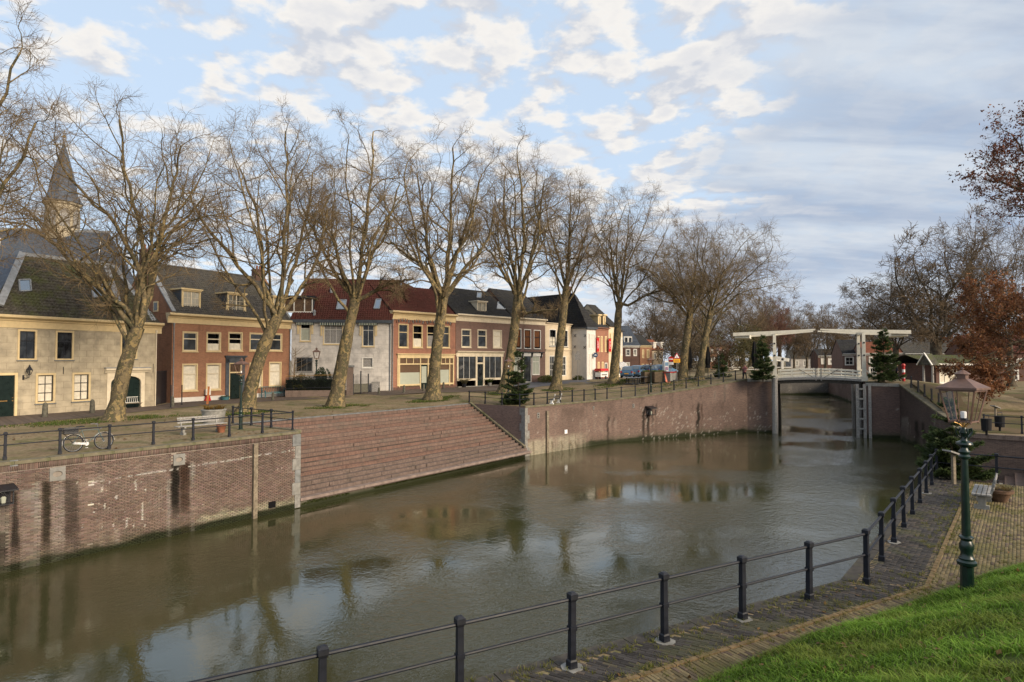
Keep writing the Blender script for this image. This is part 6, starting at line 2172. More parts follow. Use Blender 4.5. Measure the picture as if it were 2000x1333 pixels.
# ------------------------------------------------------------------ railings
def railing(label, posts, closed_end=True, rails=True, hgt=1.05, name='railing', group=None, pads=(), big=True, cat='railing'):
    """posts: list of 3-D foot points; two round rails through square iron posts"""
    root = empty(name, posts[0], 0, label, cat, group)
    o0 = np.array(posts[0], float)
    m = MB()
    q = .054
    m.frus(0, 0, 0, .11, q * 1.12, q * 1.12, q * 1.05, q * 1.05); m.frus(0, 0, .11, .13, q * 1.05, q * 1.05, q * .8, q * .8)
    m.frus(0, 0, .13, hgt * .50, q * .80, q * .80, q * .76, q * .76); m.frus(0, 0, hgt * .5, hgt * .5 + .06, q * .98, q * .98, q * .98, q * .98)
    m.frus(0, 0, hgt * .5 + .06, hgt - .13, q * .76, q * .76, q * .72, q * .72); m.frus(0, 0, hgt - .13, hgt - .09, q * .72, q * .72, q * 1.05, q * 1.05)
    m.frus(0, 0, hgt - .09, hgt - .025, q * 1.08, q * 1.08, q * 1.08, q * 1.08); m.frus(0, 0, hgt - .025, hgt, q * 1.08, q * 1.08, q * .55, q * .55)
    pm = m.mesh('post', M_rail)
    for i, p in enumerate(posts):
        a = np.array(posts[max(i - 1, 0)]); b = np.array(posts[min(i + 1, len(posts) - 1)])
        put('post', pm, root, np.array(p) - o0, (RND.uniform(-.012, .012), RND.uniform(-.012, .012), math.atan2(b[1] - a[1], b[0] - a[0])))
    if rails:
        for z, r in ((hgt - .10, .026), (hgt * .53, .022)):
            for a, b in zip(posts[:-1], posts[1:]):
                m = MB(); m.tube([np.array(a) - o0 + (0, 0, z), np.array(b) - o0 + (0, 0, z)], r, 8)
                m.build('rail', M_rail, root, smooth=True)
    for i in pads:
        p = np.array(posts[i]) - o0
        m = MB(); rs = random.Random(i)
        pts_ = [(p[0] + (.12 + .06 * rs.random()) * math.cos(a), p[1] + (.11 + .06 * rs.random()) * math.sin(a), -.03) for a in np.linspace(0, 2 * math.pi, 13)[:-1]]
        m.ext(pts_, (0, 0, .048)); m.build('concrete_pad', M_grey, root)
    return root


def spread(A, B, n, z=None):
    return [np.array(A) + (np.array(B) - np.array(A)) * i / (n - 1) for i in range(n)]


zq_ = -.452
A_ = GZ(1116.7, 1306, zq_); B_ = GZ(1294.4, 1256.7, zq_); Cc = GZ(1448.3, 1211.5, zq_); D_ = GZ(1581, 1172.5, zq_); Ec = GZ(1693, 1141, zq_)
stp = (Ec - A_) / 4
near = [A_ - stp * k for k in range(5, 0, -1)] + [A_, A_ + stp, A_ + 2 * stp, A_ + 3 * stp]
far = [GZ(x, y, zq_) for x, y in ((1720, 1096.3), (1742.6, 1061), (1764, 1030), (1781, 1005), (1795.7, 982.6), (1808.5, 964), (1820, 947), (1829.7, 933.5))]
v_ = (far[-1] - Ec) / 8
far = [Ec + v_ * (k + 1) for k in range(8)]
railing('black iron railing along the near quay edge in the foreground', near + [Ec] + far, pads=(3, 4, 5, 6, 7, 11, 15))
nxt = [far[-1] + np.array([*DM, 0]) * 1.72 * k for k in range(5)]
er = railing('black iron railing beside the info post at the end of the near quay', nxt[1:], pads=(0,))
for z, r in ((.95, .021), (.556, .018)):
    m = MB(); m.tube([far[-1] - nxt[1] + (0, 0, z), (0, 0, z)], r, 8); m.build('rail', M_rail, er, smooth=True)
# left quay
P1 = GZ(9.3, 898.3, 0.02); P8 = GZ(571.2, 840.3, 0.02)
lp = [P1 + (P8 - P1) * k / 7 for k in range(-4, 8)]
bk = GZ(454.5, 827, 0.02)
railing('black iron railing on the left quay wall in front of the bicycle', lp + [P8 + (bk - P8) * k / 3 for k in range(1, 4)])
F0 = GZ(916.5, 786.75, .02); CN = GZ(1015.2, 794.25, .02)
ql = [F0 + (CN - F0) * k / 3 for k in range(4)]
qp = np.array([(*(p + np.array([-.33, .30]) * (1.0)), t_) for p, t_ in zip(QL[:5], tops[:5])])
qp[0] = [CN[0], CN[1], 0]
ss = np.r_[0, np.cumsum(np.hypot(*np.diff(qp[:, :2], axis=0).T))]
for s_ in np.arange(1.72, ss[-1] - .3, 1.72): ql.append(np.array([np.interp(s_, ss, qp[:, i]) for i in range(3)]) + (0, 0, .03))
ql.append(qp[-1] + (0, 0, .03)); ql.append(qp[-1] + (1.9, .1, .06))
railing('long black iron railing rising along the quay from the spruce to the drawbridge', ql)
bl = [G(*p) for p in ((1780, 756), (1793.7, 765), (1806, 773.5), (1819.8, 782.5), (1833.8, 791), (1848.6, 800.5), (1864, 811))]
hb = MB(); hb.frus(0, 0, -.1, .12, .075, .075, .07, .07); hb.frus(0, 0, .12, .95, .055, .055, .05, .05); hb.frus(0, 0, .95, 1.05, .07, .07, .045, .045)
hm = hb.mesh('iron_bollard', M_rail)
names = ('first', 'second', 'third', 'fourth', 'fifth', 'sixth', 'seventh')
for i, p in enumerate(bl):
    tag(put('iron_bollard', hm, None, p), '%s black iron bollard from the bridge on the east quay wall' % names[i], 'bollard', 'iron bollards on the east quay wall')
rr_ = np.array([28.0, 36.6, -.44])
railing('black iron railing on the far side of the brick steps by the litter bins', [rr_ + np.array([*DM, 0]) * 1.75 * k for k in range(6)])

# ------------------------------------------------------------------ street lamps
def lamp_parts(root, s=1.0):
    m = MB()
    m.lathe([(.14, 0), (.14, .04), (.105, .06), (.097, .66)], 8, rot0=R(22.5)); m.lathe([(.115, .66), (.145, .68), (.15, .73), (.115, .76), (.12, .79), (.10, .82), (.085, .88), (.108, .96), (.108, 1.03), (.08, 1.09), (.09, 1.12), (.11, 1.14), (.105, 1.16), (.075, 1.18)], 16)
    m.lathe([(.068, 1.17), (.052, 2.52)], 10)
    m.build('column', M_green, root, smooth=True)
    m = MB(); m.lathe([(.06, 2.5), (.085, 2.52), (.09, 2.55), (.065, 2.58), (.07, 2.6), (.09, 2.63), (.06, 2.67), (.055, 2.7), (.09, 2.73), (.13, 2.76), (.12, 2.79), (.06, 2.82), (.045, 2.88), (.05, 2.93), (.075, 2.96), (.05, 3.0), (.03, 3.05)], 14)
    for k in range(4):
        a = R(45 + 90 * k); c_, s_ = math.cos(a), math.sin(a)
        m.tube([(.03 * c_, .03 * s_, 2.86), (.09 * c_, .09 * s_, 2.9), (.13 * c_, .13 * s_, 2.97), (.115 * c_, .115 * s_, 3.03), (.085 * c_, .085 * s_, 3.02), (.09 * c_, .09 * s_, 2.98)], [.02, .018, .016, .022, .018, .012], 6)
    m.build('capital', M_green, root, smooth=True)
    zb, zt, wb, wt = 3.16, 3.70, .160, .262
    m = MB()
    m.tube([(0, 0, 3.0), (0, 0, 3.17)], .022, 8)
    for k in range(4):
        a = R(45 + 90 * k); m.tube([(0, 0, 3.03), (.06 * math.cos(a), .06 * math.sin(a), 3.1), (wb * 1.2 * math.cos(a), wb * 1.2 * math.sin(a), 3.16)], .011, 6)
    m.build('lantern_bracket', M_brass, root)
    m = MB(); cb = [(-1, -1), (1, -1), (1, 1), (-1, 1)]
    for i, (a, b) in enumerate(cb):
        a2, b2 = cb[(i + 1) % 4]
        m.beam((a * wb, b * wb, zb), (a * wt, b * wt, zt), .022, .022); m.beam((a * wb, b * wb, zb), (a2 * wb, b2 * wb, zb), .03, .022); m.beam((a * wt, b * wt, zt), (a2 * wt, b2 * wt, zt), .022, .03)
        m.beam(((a + a2) / 2 * wb, (b + b2) / 2 * wb, zb), ((a + a2) / 2 * wt, (b + b2) / 2 * wt, zt), .012, .012)
        m.lathe([(.012, zb - .035), (.018, zb - .02), (.01, zb)], 6, (a * wb, b * wb, 0))
    fr = m.build('lantern_frame', M_copper, root)
    m = MB()
    m.frus(0, 0, zt + .015, zt + .05, wt * 1.17, wt * 1.17, wt * 1.17, wt * 1.17); m.frus(0, 0, zt + .05, zt + .20, wt * 1.15, wt * 1.15, .08, .08); m.frus(0, 0, zt + .20, zt + .28, .066, .066, .066, .066)
    m.lathe([(.12, zt + .28), (.115, zt + .29), (.03, zt + .35), (.012, zt + .355), (.012, zt + .365), (.026, zt + .372), (.026, zt + .385), (.0, zt + .40)], 12)
    m.build('lantern_roof', M_copper, fr)
    m = MB(); wi, wj = wb - .008, wt - .008
    for i, (a, b) in enumerate(cb):
        a2, b2 = cb[(i + 1) % 4]
        m.quad((a * wi, b * wi, zb + .015), (a2 * wi, b2 * wi, zb + .015), (a2 * wj, b2 * wj, zt), (a * wj, b * wj, zt))
    m.build('lantern_glass', M_clear, fr)
    m = MB(); m.bx(-.05, -.05, zb + .01, .05, .05, zb + .055); m.build('burner', M_black, fr)
    m = MB(); m.lathe([(.04, zb + .055), (.045, zb + .1), (.045, zb + .16), (.03, zb + .17)], 10); m.build('lamp_bulb', M_signw, fr)


gl = GZ(1890, 1180, -.22)
big_lamp = empty('street_lamp', gl, R(34), 'tall dark green street lamp with copper lantern in the foreground grass', 'street lamp', 'street lamps with copper lanterns')
lamp_parts(big_lamp)
m = MB(); m.lathe([(.16, -.35), (.16, .02)], 8, rot0=R(22.5)); m.build('base_stump', M_green, big_lamp)
def lamp_scale(o, base, px, ytop):
    d = float(base[1]); return (float(PD(px, ytop, d)[2]) - float(base[2])) / 4.09
big_lamp.scale = [lamp_scale(big_lamp, gl, 1890, 719)] * 3
for (px, yb, yt, lab, dep) in ((470, 839, 699, 'green street lamp with copper lantern before the red brick house door', None), (617.5, 774, 679, 'street lamp in front of the white plastered house garden fence', None),
                               (993, 787, 698, 'street lamp half hidden by the railing corner spruce', None), (1271.5, 768, 697, 'street lamp standing before the brown planters and parked cars', None),
                               (1404, 740, 679, 'distant street lamp between the black parasols and the left bridge arm', None)):
    p = G(px, yb)
    c = copy_tree(big_lamp); c.location = p; c['label'] = lab
    c.rotation_euler = (0, 0, RND.uniform(0, 1.5)); s = lamp_scale(c, p, px, yt); c.scale = (s, s, s)

# ------------------------------------------------------------------ bicycle
bp0, bp1 = GZ(143, 883, 0), GZ(201, 877.5, 0)
bic = empty('bicycle', bp0 + np.array([*(-N * -.0), 0]), math.atan2(*(bp1 - bp0)[[1, 0]]), 'silver green city bicycle with a black rear crate leaning at the quay railing', 'bicycle')
wb_ = 1.10; rw = .35
bic.location = bp0; bic.rotation_euler[0] = R(-4)
for x in (0, wb_):
    m = MB(); m.tube([(x + rw * math.cos(a), 0, rw + rw * math.sin(a)) for a in np.linspace(0, 2 * math.pi, 33)[:-1]], .021, 6, closed=True)
    w = m.build('wheel', M_rubber, bic, smooth=True); w['label'] = 'rear wheel' if x == 0 else 'front wheel'
    m = MB(); m.tube([(x + .325 * math.cos(a), 0, rw + .325 * math.sin(a)) for a in np.linspace(0, 2 * math.pi, 33)[:-1]], .013, 6, closed=True); m.build('rim', M_steel, w)
    m = MB()
    for k in range(18): a = 2 * math.pi * k / 18; m.tube([(x, .02 * (-1) ** k, rw), (x + .32 * math.cos(a), 0, rw + .32 * math.sin(a))], .0025, 4, caps=False)
    m.build('spokes', M_steel, w)
    m = MB(); m.tube([(x, -.05, rw), (x, .05, rw)], .03, 8); m.build('hub', M_steel, w)
    m = MB(); arc = np.linspace(R(-5 if x == 0 else 0), R(190 if x == 0 else 170), 16)
    for a, b in zip(arc[:-1], arc[1:]): m.beam((x + .385 * math.cos(a), 0, rw + .385 * math.sin(a)), (x + .385 * math.cos(b), 0, rw + .385 * math.sin(b)), .055, .008)
    m.build('mudguard', M_steel, bic)
M_bike = plain('bike_paint', (.10, .135, .13), .35, .1, 6, .5)
m = MB(); bbx = (.46, 0, .29); st = (.30, 0, .86); hd = (.90, 0, .86); hd2 = (.935, 0, .72)
for a, b, r in ((bbx, st, .017), (st, hd, .017), (bbx, hd2, .021), (hd, hd2, .022), (st, (0, .05, rw), .010), (st, (0, -.05, rw), .010), (bbx, (0, .05, rw), .012), (bbx, (0, -.05, rw), .012)): m.tube([a, b], r, 7)
for sg in (-.05, .05): m.tube([hd2, (.98, sg, .62), (wb_, sg, rw)], .013, 6)
m.build('frame', M_bike, bic, smooth=True)
m = MB(); m.tube([st, (.26, 0, .98)], .013, 6); m.tube([hd, (.87, 0, 1.04)], .013, 6); m.tube([(.70, .28, 1.10), (.80, .25, 1.10), (.90, .1, 1.06), (.90, -.1, 1.06), (.80, -.25, 1.10), (.70, -.28, 1.10)], .012, 6); m.build('handlebar', M_steel, bic, smooth=True)
m = MB(); m.ext([(.10, -.1, 1.0), (.12, .1, 1.0), (.3, .04, 1.0), (.4, .015, .99), (.4, -.015, .99), (.3, -.04, 1.0)], (0, 0, .05)); m.build('saddle', M_black, bic)
m = MB(); m.bx(-.34, -.07, .74, .22, .07, .755); m.tube([(-.3, .06, .74), (0, .05, rw)], .007, 5); m.tube([(-.3, -.06, .74), (0, -.05, rw)], .007, 5); m.build('luggage_rack', M_black, bic)
m = MB()
for z in (.77, .84, .91, .97): m.bx(-.36, -.19, z, .16, -.175, z + .045); m.bx(-.36, .175, z, .16, .19, z + .045); m.bx(-.36, -.175, z, -.345, .175, z + .045); m.bx(.145, -.175, z, .16, .175, z + .045)
m.bx(-.33, -.16, .757, .13, .16, .93); m.build('crate', M_black, bic)
m = MB(); m.tube([(.46, -.06, .29), (.46, .06, .29)], .085, 12); m.tube([(.46, .08, .29), (.50, .08, .13)], .012, 5); m.tube([(.46, -.08, .29), (.42, -.08, .45)], .012, 5); m.bx(.45, .08, .11, .55, .17, .13); m.bx(.37, -.17, .44, .47, -.08, .46); m.build('crank', M_steel, bic)
m = MB(); m.beam((.02, -.055, rw), (.44, -.055, .30), .02, .09); m.build('chain_guard', M_steel, bic)
m = MB(); m.lathe([(.01, -.03), (.05, 0), (.055, .03)], 10, (.98, 0, .88)); m.build('headlight', M_steel, bic)

# ------------------------------------------------------------------ benches
def slat_bench(label, loc, rz, L=1.9, mat=M_greywood, frame=M_conc, nback=3):
    b = empty('bench', loc, rz, label, 'bench')
    for k in range(4): m = MB(); m.bx(-L / 2, -.02 + k * .115, .42, L / 2, .075 + k * .115, .46); m.build('seat_slat', mat, b)
    for k in range(nback): m = MB(); m.bx(-L * .42, .46 + k * .025, .56 + k * .11, L * .42, .49 + k * .025, .645 + k * .11); m.build('back_slat', mat, b)
    for x in (-L * .36, L * .36):
        m = MB(); m.bx(x - .07, .02, 0, x + .07, .38, .12); m.bx(x - .06, .12, .1, x + .06, .3, .36); m.bx(x - .05, -.01, .35, x + .05, .44, .42); m.beam((x, .40, .40), (x, .53, .88), .06, .05, (1, 0, 0)); m.build('leg', frame, b)
    return b


p = GZ(397, 847, 0); slat_bench('pale grey slatted bench with concrete feet behind the quay railing', p, plL.rz + R(2), 2.6)
p = G(1080, 789); slat_bench('dark bench with white back posts behind the quay railing right of the spruce', p, plL.rz + R(188), 1.9, M_darkwood, M_signw, 2)
p = GZ(1903, 985, -.45); slat_bench('weathered grey slatted bench behind the big street lamp', p, math.atan2(-QD[1], -QD[0]), 1.75, M_greywood, M_conc, 3)
# teal garden bench
p = pl2.w(h2.x(528), -.95); tb = empty('garden_bench', p, pl2.rz, 'teal painted wooden bench against the red brick house', 'bench')
for k in range(13): x = -1.25 + 2.5 * k / 12; m = MB(); m.beam((x, .45, .5), (x, .6, 1.05), .05, .02, (1, 0, 0)); m.build('back_slat', M_teal, tb)
for k in range(4): m = MB(); m.bx(-1.35, -.12 + k * .14, .44, 1.35, -.01 + k * .14, .475); m.build('seat_slat', M_teal, tb)
for x in (-1.38, 1.38):
    for y, h_ in ((-.12, .68), (.46, 1.0)): m = MB(); m.bx(x - .04, y - .04, 0, x + .04, y + .04, h_); m.build('leg', M_teal, tb)
    m = MB(); m.bx(x - .05, -.18, .68, x + .05, .5, .72); m.build('armrest', M_teal, tb)
m = MB(); m.beam((-1.4, .62, 1.08), (1.4, .62, 1.08), .09, .04); m.build('top_rail', M_teal, tb); m = MB(); m.beam((-1.38, .46, .52), (1.38, .46, .52), .07, .04); m.beam((-1.38, -.13, .4), (1.38, -.13, .4), .07, .03); m.build('seat_rail', M_teal, tb)
# white folding bench by the carriage gate
p = pl1.w(h1.x(250), -.75); fb = empty('folding_bench', p, pl1.rz, 'small white wooden bench in front of the dark green carriage gate', 'bench')
for k in range(8): x = -.55 + 1.1 * k / 7; m = MB(); m.beam((x, .3, .45), (x, .42, .85), .05, .015, (1, 0, 0)); m.build('back_slat', M_offw, fb)
for k in range(3): m = MB(); m.bx(-.7, -.15 + k * .14, .40, .7, -.04 + k * .14, .43); m.build('seat_slat', M_wood, fb)
for x in (-.6, .6): m = MB(); m.beam((x, -.15, 0), (x, .3, .45), .04, .04, (1, 0, 0)); m.beam((x, .3, 0), (x, -.12, .42), .04, .04, (1, 0, 0)); m.build('leg', M_wood, fb)
m = MB(); m.beam((-.65, .44, .88), (.65, .44, .88), .06, .03); m.beam((-.65, .30, .46), (.65, .30, .46), .05, .03); m.build('back_rail', M_offw, fb)

# ------------------------------------------------------------------ stone posts along the house fronts
sp = MB(); sp.lathe([(.17, -.1), (.165, .3), (.15, .75), (.13, .88), (.08, .97), (.0, 1.0)], 10)
spm = sp.mesh('stone_bollard', plain('old_stone', (.10, .095, .075), .9, .3, 5, .15, bump=.4, dirt=(.05, .055, .03), grime=.8), True)
for px, py, h_, lab in ((87.5, 815.5, 1.0, 'weathered stone post left of the first plane tree nearer the front door'), (180, 807.5, 1.0, 'weathered stone post right beside the first plane tree'), (337, 795, .9, 'dark stone post at the alley corner of the red brick house'), (532.5, 783, .8, 'stone post in front of the teal bench'),
                       (740, 771, .75, 'leaning stone post before the white house electric cabinet'), (789, 767.5, .8, 'stone post under the frosted shop window'), (827, 764, .75, 'stone post before the shop door of the pink brick house'), (866, 760, .8, 'stone post right of the fourth plane tree')):
    o = put('stone_bollard', spm, None, G(px, py), (RND.uniform(-.06, .06), RND.uniform(-.06, .06), RND.uniform(0, 3))); o.scale = (h_, h_, h_)
    tag(o, lab, 'bollard', 'stone posts along the house fronts')
for px, y0, y1, lab in ((333.5, 797, 752, 'thin steel pole at the left corner of the red brick house'), (355, 791, 752, 'black iron post with hook beside the red brick house')):
    p = G(px, y0); hh = float(PD(px, y1, p[1])[2] - p[2]); m = MB(); m.tube([(0, 0, -.1), (0, 0, hh)], .045, 8); m.lathe([(.09, -.02), (.09, .05), (.05, .08)], 8); pr = m.build('iron_post', M_black, None, p); tag(pr, lab, 'post')

# ------------------------------------------------------------------ tubs, planters and plants
def shrub(name, label, loc, rx, rz, n, seed, a, b, leaf=.06, stems=8, cat='shrub', group=None, trunk=None, tall=1.0):
    rs = np.random.RandomState(seed); root = empty(name, loc, 0, label, cat, group)
    m = MB()
    for k in range(stems):
        q = rs.randn(3) * [rx * .4, rx * .4, 0]; m.tube([(q[0] * .1, q[1] * .1, -.05), (q[0] * .5, q[1] * .5, rz * .8), (q[0] * 1.2, q[1] * 1.2, rz * (1.3 + .5 * rs.rand()))], [.025, .018, .008], 5)
    m.build('stem', M_twig, root)
    u = unit(rs.randn(n, 3)) * (rs.rand(n, 1) ** .45); c = u * [rx, rx, rz] + [0, 0, rz * tall]
    kp = vnoise(c[:, 0] * 3 / rx + 5, c[:, 2] * 3 / rz + c[:, 1] * 2 / rx, seed, 2) > .42
    c = c[kp]; n = len(c)
    A = unit(rs.randn(n, 3)); B = unit(np.cross(A, rs.randn(n, 3))); s_ = (leaf * (.6 + .8 * rs.rand(n)))[:, None]
    V = np.stack([c - A * s_, c + B * s_ * .45, c + A * s_, c - B * s_ * .45], 1)
    f = rs.rand(n, 1); col = (np.array(a) * (1 - f) + np.array(b) * f) * (.7 + .6 * rs.rand(n, 1))
    put('foliage', np_mesh('foliage', V.reshape(-1, 3), np.arange(n * 4).reshape(n, 4), M_blade, np.repeat(col, 4, 0)), root)
    return root


def tub(name, label, loc, prof, mat, plant=None, cat='planter', n=16, seed=1):
    b = empty(name, loc, 0, label, cat); m = MB(); m.lathe(prof, n); m.build('pot', mat, b, smooth=True)
    r, z = prof[-1]; m = MB(); m.lathe([(r * .93, z - .08), (r * .90, z - .02), (.01, z + .03)], n); m.build('soil', plain('soil', (.035, .026, .018), .95, .3, 12, .1, bump=.5), b)
    if plant:
        rs = np.random.RandomState(seed); k = 260; a = rs.rand(k) * 6.28; q = r * .85 * np.sqrt(rs.rand(k))
        P = np.c_[q * np.cos(a), q * np.sin(a), np.full(k, z - .02)]
        o = blades('plants', P, plant[0] * (.4 + .8 * rs.rand(k)), np.full(k, plant[3] if len(plant) > 3 else .035), M_blade, greens(k, seed, plant[1], plant[2], .1), 1.3, seed, b)
        del o['kind']
    return b


p = G(417, 826); tub('round_planter', 'wide round grey planter with reddish yellow plants behind the bench', p, [(.55, 0), (.58, .05), (.68, .72), (.72, .74), (.72, .82), (.66, .82)], M_conc, (.35, (.12, .08, .02), (.22, .13, .03)), seed=3)
p = GZ(432, 845, 0); tub('flower_pot', 'small dark flower pot beside the grey slatted bench', p, [(.16, 0), (.24, .36), (.26, .38), (.24, .40)], M_terra)
p = GZ(1952, 980, -.45); tub('garden_urn', 'low terracotta tub with dry stalks right of the grey bench', p, [(.18, 0), (.20, .05), (.30, .26), (.36, .28), (.36, .36), (.32, .36)], plain('aged_clay', (.12, .075, .05), .9, .3, 6, .15, bump=.3), (.22, (.12, .09, .04), (.16, .12, .05), .012), seed=5)
p = GZ(407, 800, .0); p = G(405, 790); m = MB(); m.bx(-.07, -.07, 0, .07, .07, 1.55); tag(m.build('orange_post', plain('orange_wood', (.42, .16, .06), .8, .2, 5, .2), None, p + (0, 0, -.02), (0, .06, .2)), 'slim orange brown wooden post by the red brick house', 'post')
p = pl2.w(h2.x(434), -.5); tub('teal_trough', 'low teal planter left of the red brick house door', p, [(.35, 0), (.42, .28), (.45, .30), (.43, .32)], M_teal, (.15, (.06, .08, .02), (.1, .13, .03), .02), seed=7)
p = pl2.w(h2.x(403), -.3); m = MB(); m.bx(-.22, -.12, .55, .22, .12, 1.1); mm_ = m.build('post_box', M_offw, None, p, (0, 0, pl2.rz)); tag(mm_, 'white post box on a red stand under the ground floor window', 'post box'); m = MB(); m.frus(0, 0, -.02, .55, .28, .14, .12, .09); m.build('stand', M_red, mm_)
p = h5.pl.w(h5.x(899), -.7, ZR); tub('door_tub', 'black tub with pink and white flowers under the left shop window', p, [(.22, 0), (.28, .45), (.30, .47), (.28, .5)], M_black, (.75, (.10, .11, .04), (.22, .19, .12), .06), seed=8)
p = h5.pl.w(h5.x(950), -.6, ZR); tub('door_tub', 'grey tub with a round bush right of the shop door', p, [(.2, 0), (.27, .45), (.29, .47), (.27, .5)], M_conc, (.6, (.05, .08, .02), (.1, .14, .03), .05), seed=9)
shrub('round_shrub', 'olive brown leafy shrub at the left of the white house garden', pl3.w(h3.x(596), -1.6, .1), 1.25, 1.15, 5200, 12, (.05, .06, .012), (.12, .10, .025), .07, cat='shrub')
shrub('conifer_shrub', 'dark upright evergreen in the white house garden behind the lamp', pl3.w(h3.x(635), -1.5, .2), .95, 1.45, 5200, 13, (.014, .03, .012), (.03, .06, .022), .08)
shrub('conifer_shrub', 'second dark evergreen partly behind the leaning plane tree', pl3.w(h3.x(662), -1.5, .25), .8, 1.1, 3600, 14, (.014, .03, .012), (.03, .06, .022), .08)
shrub('hedge', 'clipped yellow green hedge below the dark brick house windows', h6.pl.w(h6.x(1049), -2.2, ZR + .1), 1.7, .62, 6000, 15, (.05, .065, .012), (.12, .13, .03), .06, cat='hedge')
shrub('round_shrub', 'low dark shrub between the sixth plane tree and the white corner house', h7.pl.w(h7.x(1108), -2.0, ZR + .2), .9, .5, 2600, 16, (.03, .045, .012), (.08, .09, .025), .06)
# bare wall shrub trained on the white house
root = empty('wall_shrub', pl3.w(h3.x(572), -.6, 0), 0, 'bare trained shrub climbing the left side of the white house', 'shrub'); rs = np.random.RandomState(3)
m = MB()
for k in range(16):
    x = .1 + .25 * rs.rand(); zz_ = 1.2 + k * .26; dx = (.6 + 1.9 * rs.rand()) * (1 if k % 3 else -.3)
    m.tube([(x, 0, zz_ - .4), (x + dx * .4, 0, zz_ - .1), (x + dx, .02, zz_ + .35 + .3 * rs.rand())], [.03, .02, .008], 5)
m.tube([(0, 0, 0), (.25, 0, 1.5), (.3, 0, 3.2), (.45, 0, 5.2)], [.09, .075, .06, .02], 7); m.build('stem', M_twig, root)

# garden fence of the white house
fa, fb_ = pl3.w(h3.x(569), -2.6, .12), pl3.w(h3.x(686), -2.4, .35)
fl = Plane(fa, fb_); fn = empty('garden_fence', fa, fl.rz, 'black iron spear fence with pale tips in front of the white house garden', 'fence')
m = MB(); m.bx(0, -.12, -.3, fl.L, .12, .55); m.build('low_wall', M_br_canal, fn)
for z in (.75, 1.75): m = MB(); m.beam((0, 0, z), (fl.L, 0, z + .15), .04, .05); m.build('rail', M_black, fn)
m1 = MB(); m1.tube([(0, 0, .55), (0, 0, 1.95)], .013, 5); bm = m1.mesh('bar', M_black); m2 = MB(); m2.lathe([(.012, 1.95), (.035, 2.0), (.0, 2.16)], 6); tm = m2.mesh('spear_tip', M_brass)
for k in range(58):
    x = fl.L * (k + .5) / 58; b = put('bar', bm, fn, (x, 0, .15 * x / fl.L)); put('spear_tip', tm, b)
rs = np.random.RandomState(9); n = 6000
P = np.c_[rs.rand(n) * fl.L * .8, .12 + .25 * rs.rand(n), .5 + rs.rand(n) * 1.1]
P = np.c_[fl.A[0] + fl.d[0] * P[:, 0] + fl.n[0] * P[:, 1], fl.A[1] + fl.d[1] * P[:, 0] + fl.n[1] * P[:, 1], P[:, 2] + .1]
hd_ = empty('hedge', fa, 0, 'dark green hedge right behind the iron spear fence', 'hedge')
o = blades('foliage', P - fa, np.full(n, .14), np.full(n, .08), M_blade, greens(n, 10, (.012, .025, .01), (.03, .05, .018), 0), 2.0, 11, hd_); del o['kind']
gp = empty('gate_pier', fl.w(fl.L + .15, 0, .3), fl.rz, 'tall brick gate pier with flat stone cap behind the third plane tree', 'gate pier')
m = MB(); m.bx(-.3, -.3, -.3, .35, .35, 2.75); m.build('pier', M_br_canal, gp); m = MB(); m.bx(-.38, -.38, 2.75, .43, .43, 2.95); m.build('cap', M_bluestone, gp)
ga, gb = fl.w(fl.L + .5, 0, .35), pl3.w(h3.x(722), -1.4, .45); gpl = Plane(ga, gb)
gt_ = empty('garden_gate', ga, gpl.rz, 'black iron garden gate between brick pier and white house', 'gate')
m = MB()
for x in (0, gpl.L / 2, gpl.L): m.bx(x - .05, -.05, -.3, x + .05, .05, 2.3 if x == gpl.L / 2 else 2.0)
m.build('gate_frame', M_black, gt_)
for k in range(12): x = gpl.L * (k + .5) / 12; m = MB(); m.tube([(x, 0, .1), (x, 0, 1.75 + .25 * abs(math.sin(x * 2)))], .014, 5); m.build('bar', M_black, gt_)
m = MB(); m.bx(.05, -.012, .05, gpl.L - .05, .012, .95); m.build('lower_panel', plain('gate_panel', (.10, .095, .07), .7, .2, 5), gt_)
p = pl3.w(h3.x(735), -.5, .42); m = MB(); m.bx(-.42, -.2, -.2, .42, .2, .95); ec = m.build('electric_cabinet', M_greywood, None, p, (0, 0, pl3.rz)); tag(ec, 'pale grey electric cabinet against the white house', 'cabinet'); m = MB(); m.bx(-.45, -.23, .951, .45, .23, 1.02); m.build('lid', M_conc, ec)
m = MB(); m.bx(-.36, -.215, 0, .36, -.2, .88); m.build('cabinet_door', M_greywood, ec)

# ------------------------------------------------------------------ grass patches at the tree feet
for i, (px, py, rx, ry) in enumerate(((200, 822, 4.6, 1.6), (468, 808, 2.6, 1.3), (660, 795, 2.6, 1.5), (848, 782, 2.8, 1.4), (985, 769, 2.6, 1.3), (1090, 762, 2.4, 1.6), (1195, 750, 3.4, 1.6), (1320, 745, 6, 3))):
    c = G(px, py); rs = np.random.RandomState(70 + i); n = 3600
    a = rs.rand(n) * 6.28; q = np.sqrt(rs.rand(n)) * (.75 + .5 * rs.rand(n))
    ex, ey = q * np.cos(a) * rx, q * np.sin(a) * ry
    X = c[0] + U[0] * ex + N[0] * ey; Y = c[1] + U[1] * ex + N[1] * ey
    P = np.c_[X, Y, zg(X, Y)]
    kp = vnoise(X * 1.1, Y * 1.1, 60 + i, 2) > .40
    col = greens(int(kp.sum()), 80 + i, (.05, .075, .015), (.10, .14, .028), .12)
    blades('grass_patch', P[kp], .05 + .12 * rs.rand(int(kp.sum())), np.full(int(kp.sum()), .035), M_blade, col, 1.0, 90 + i)
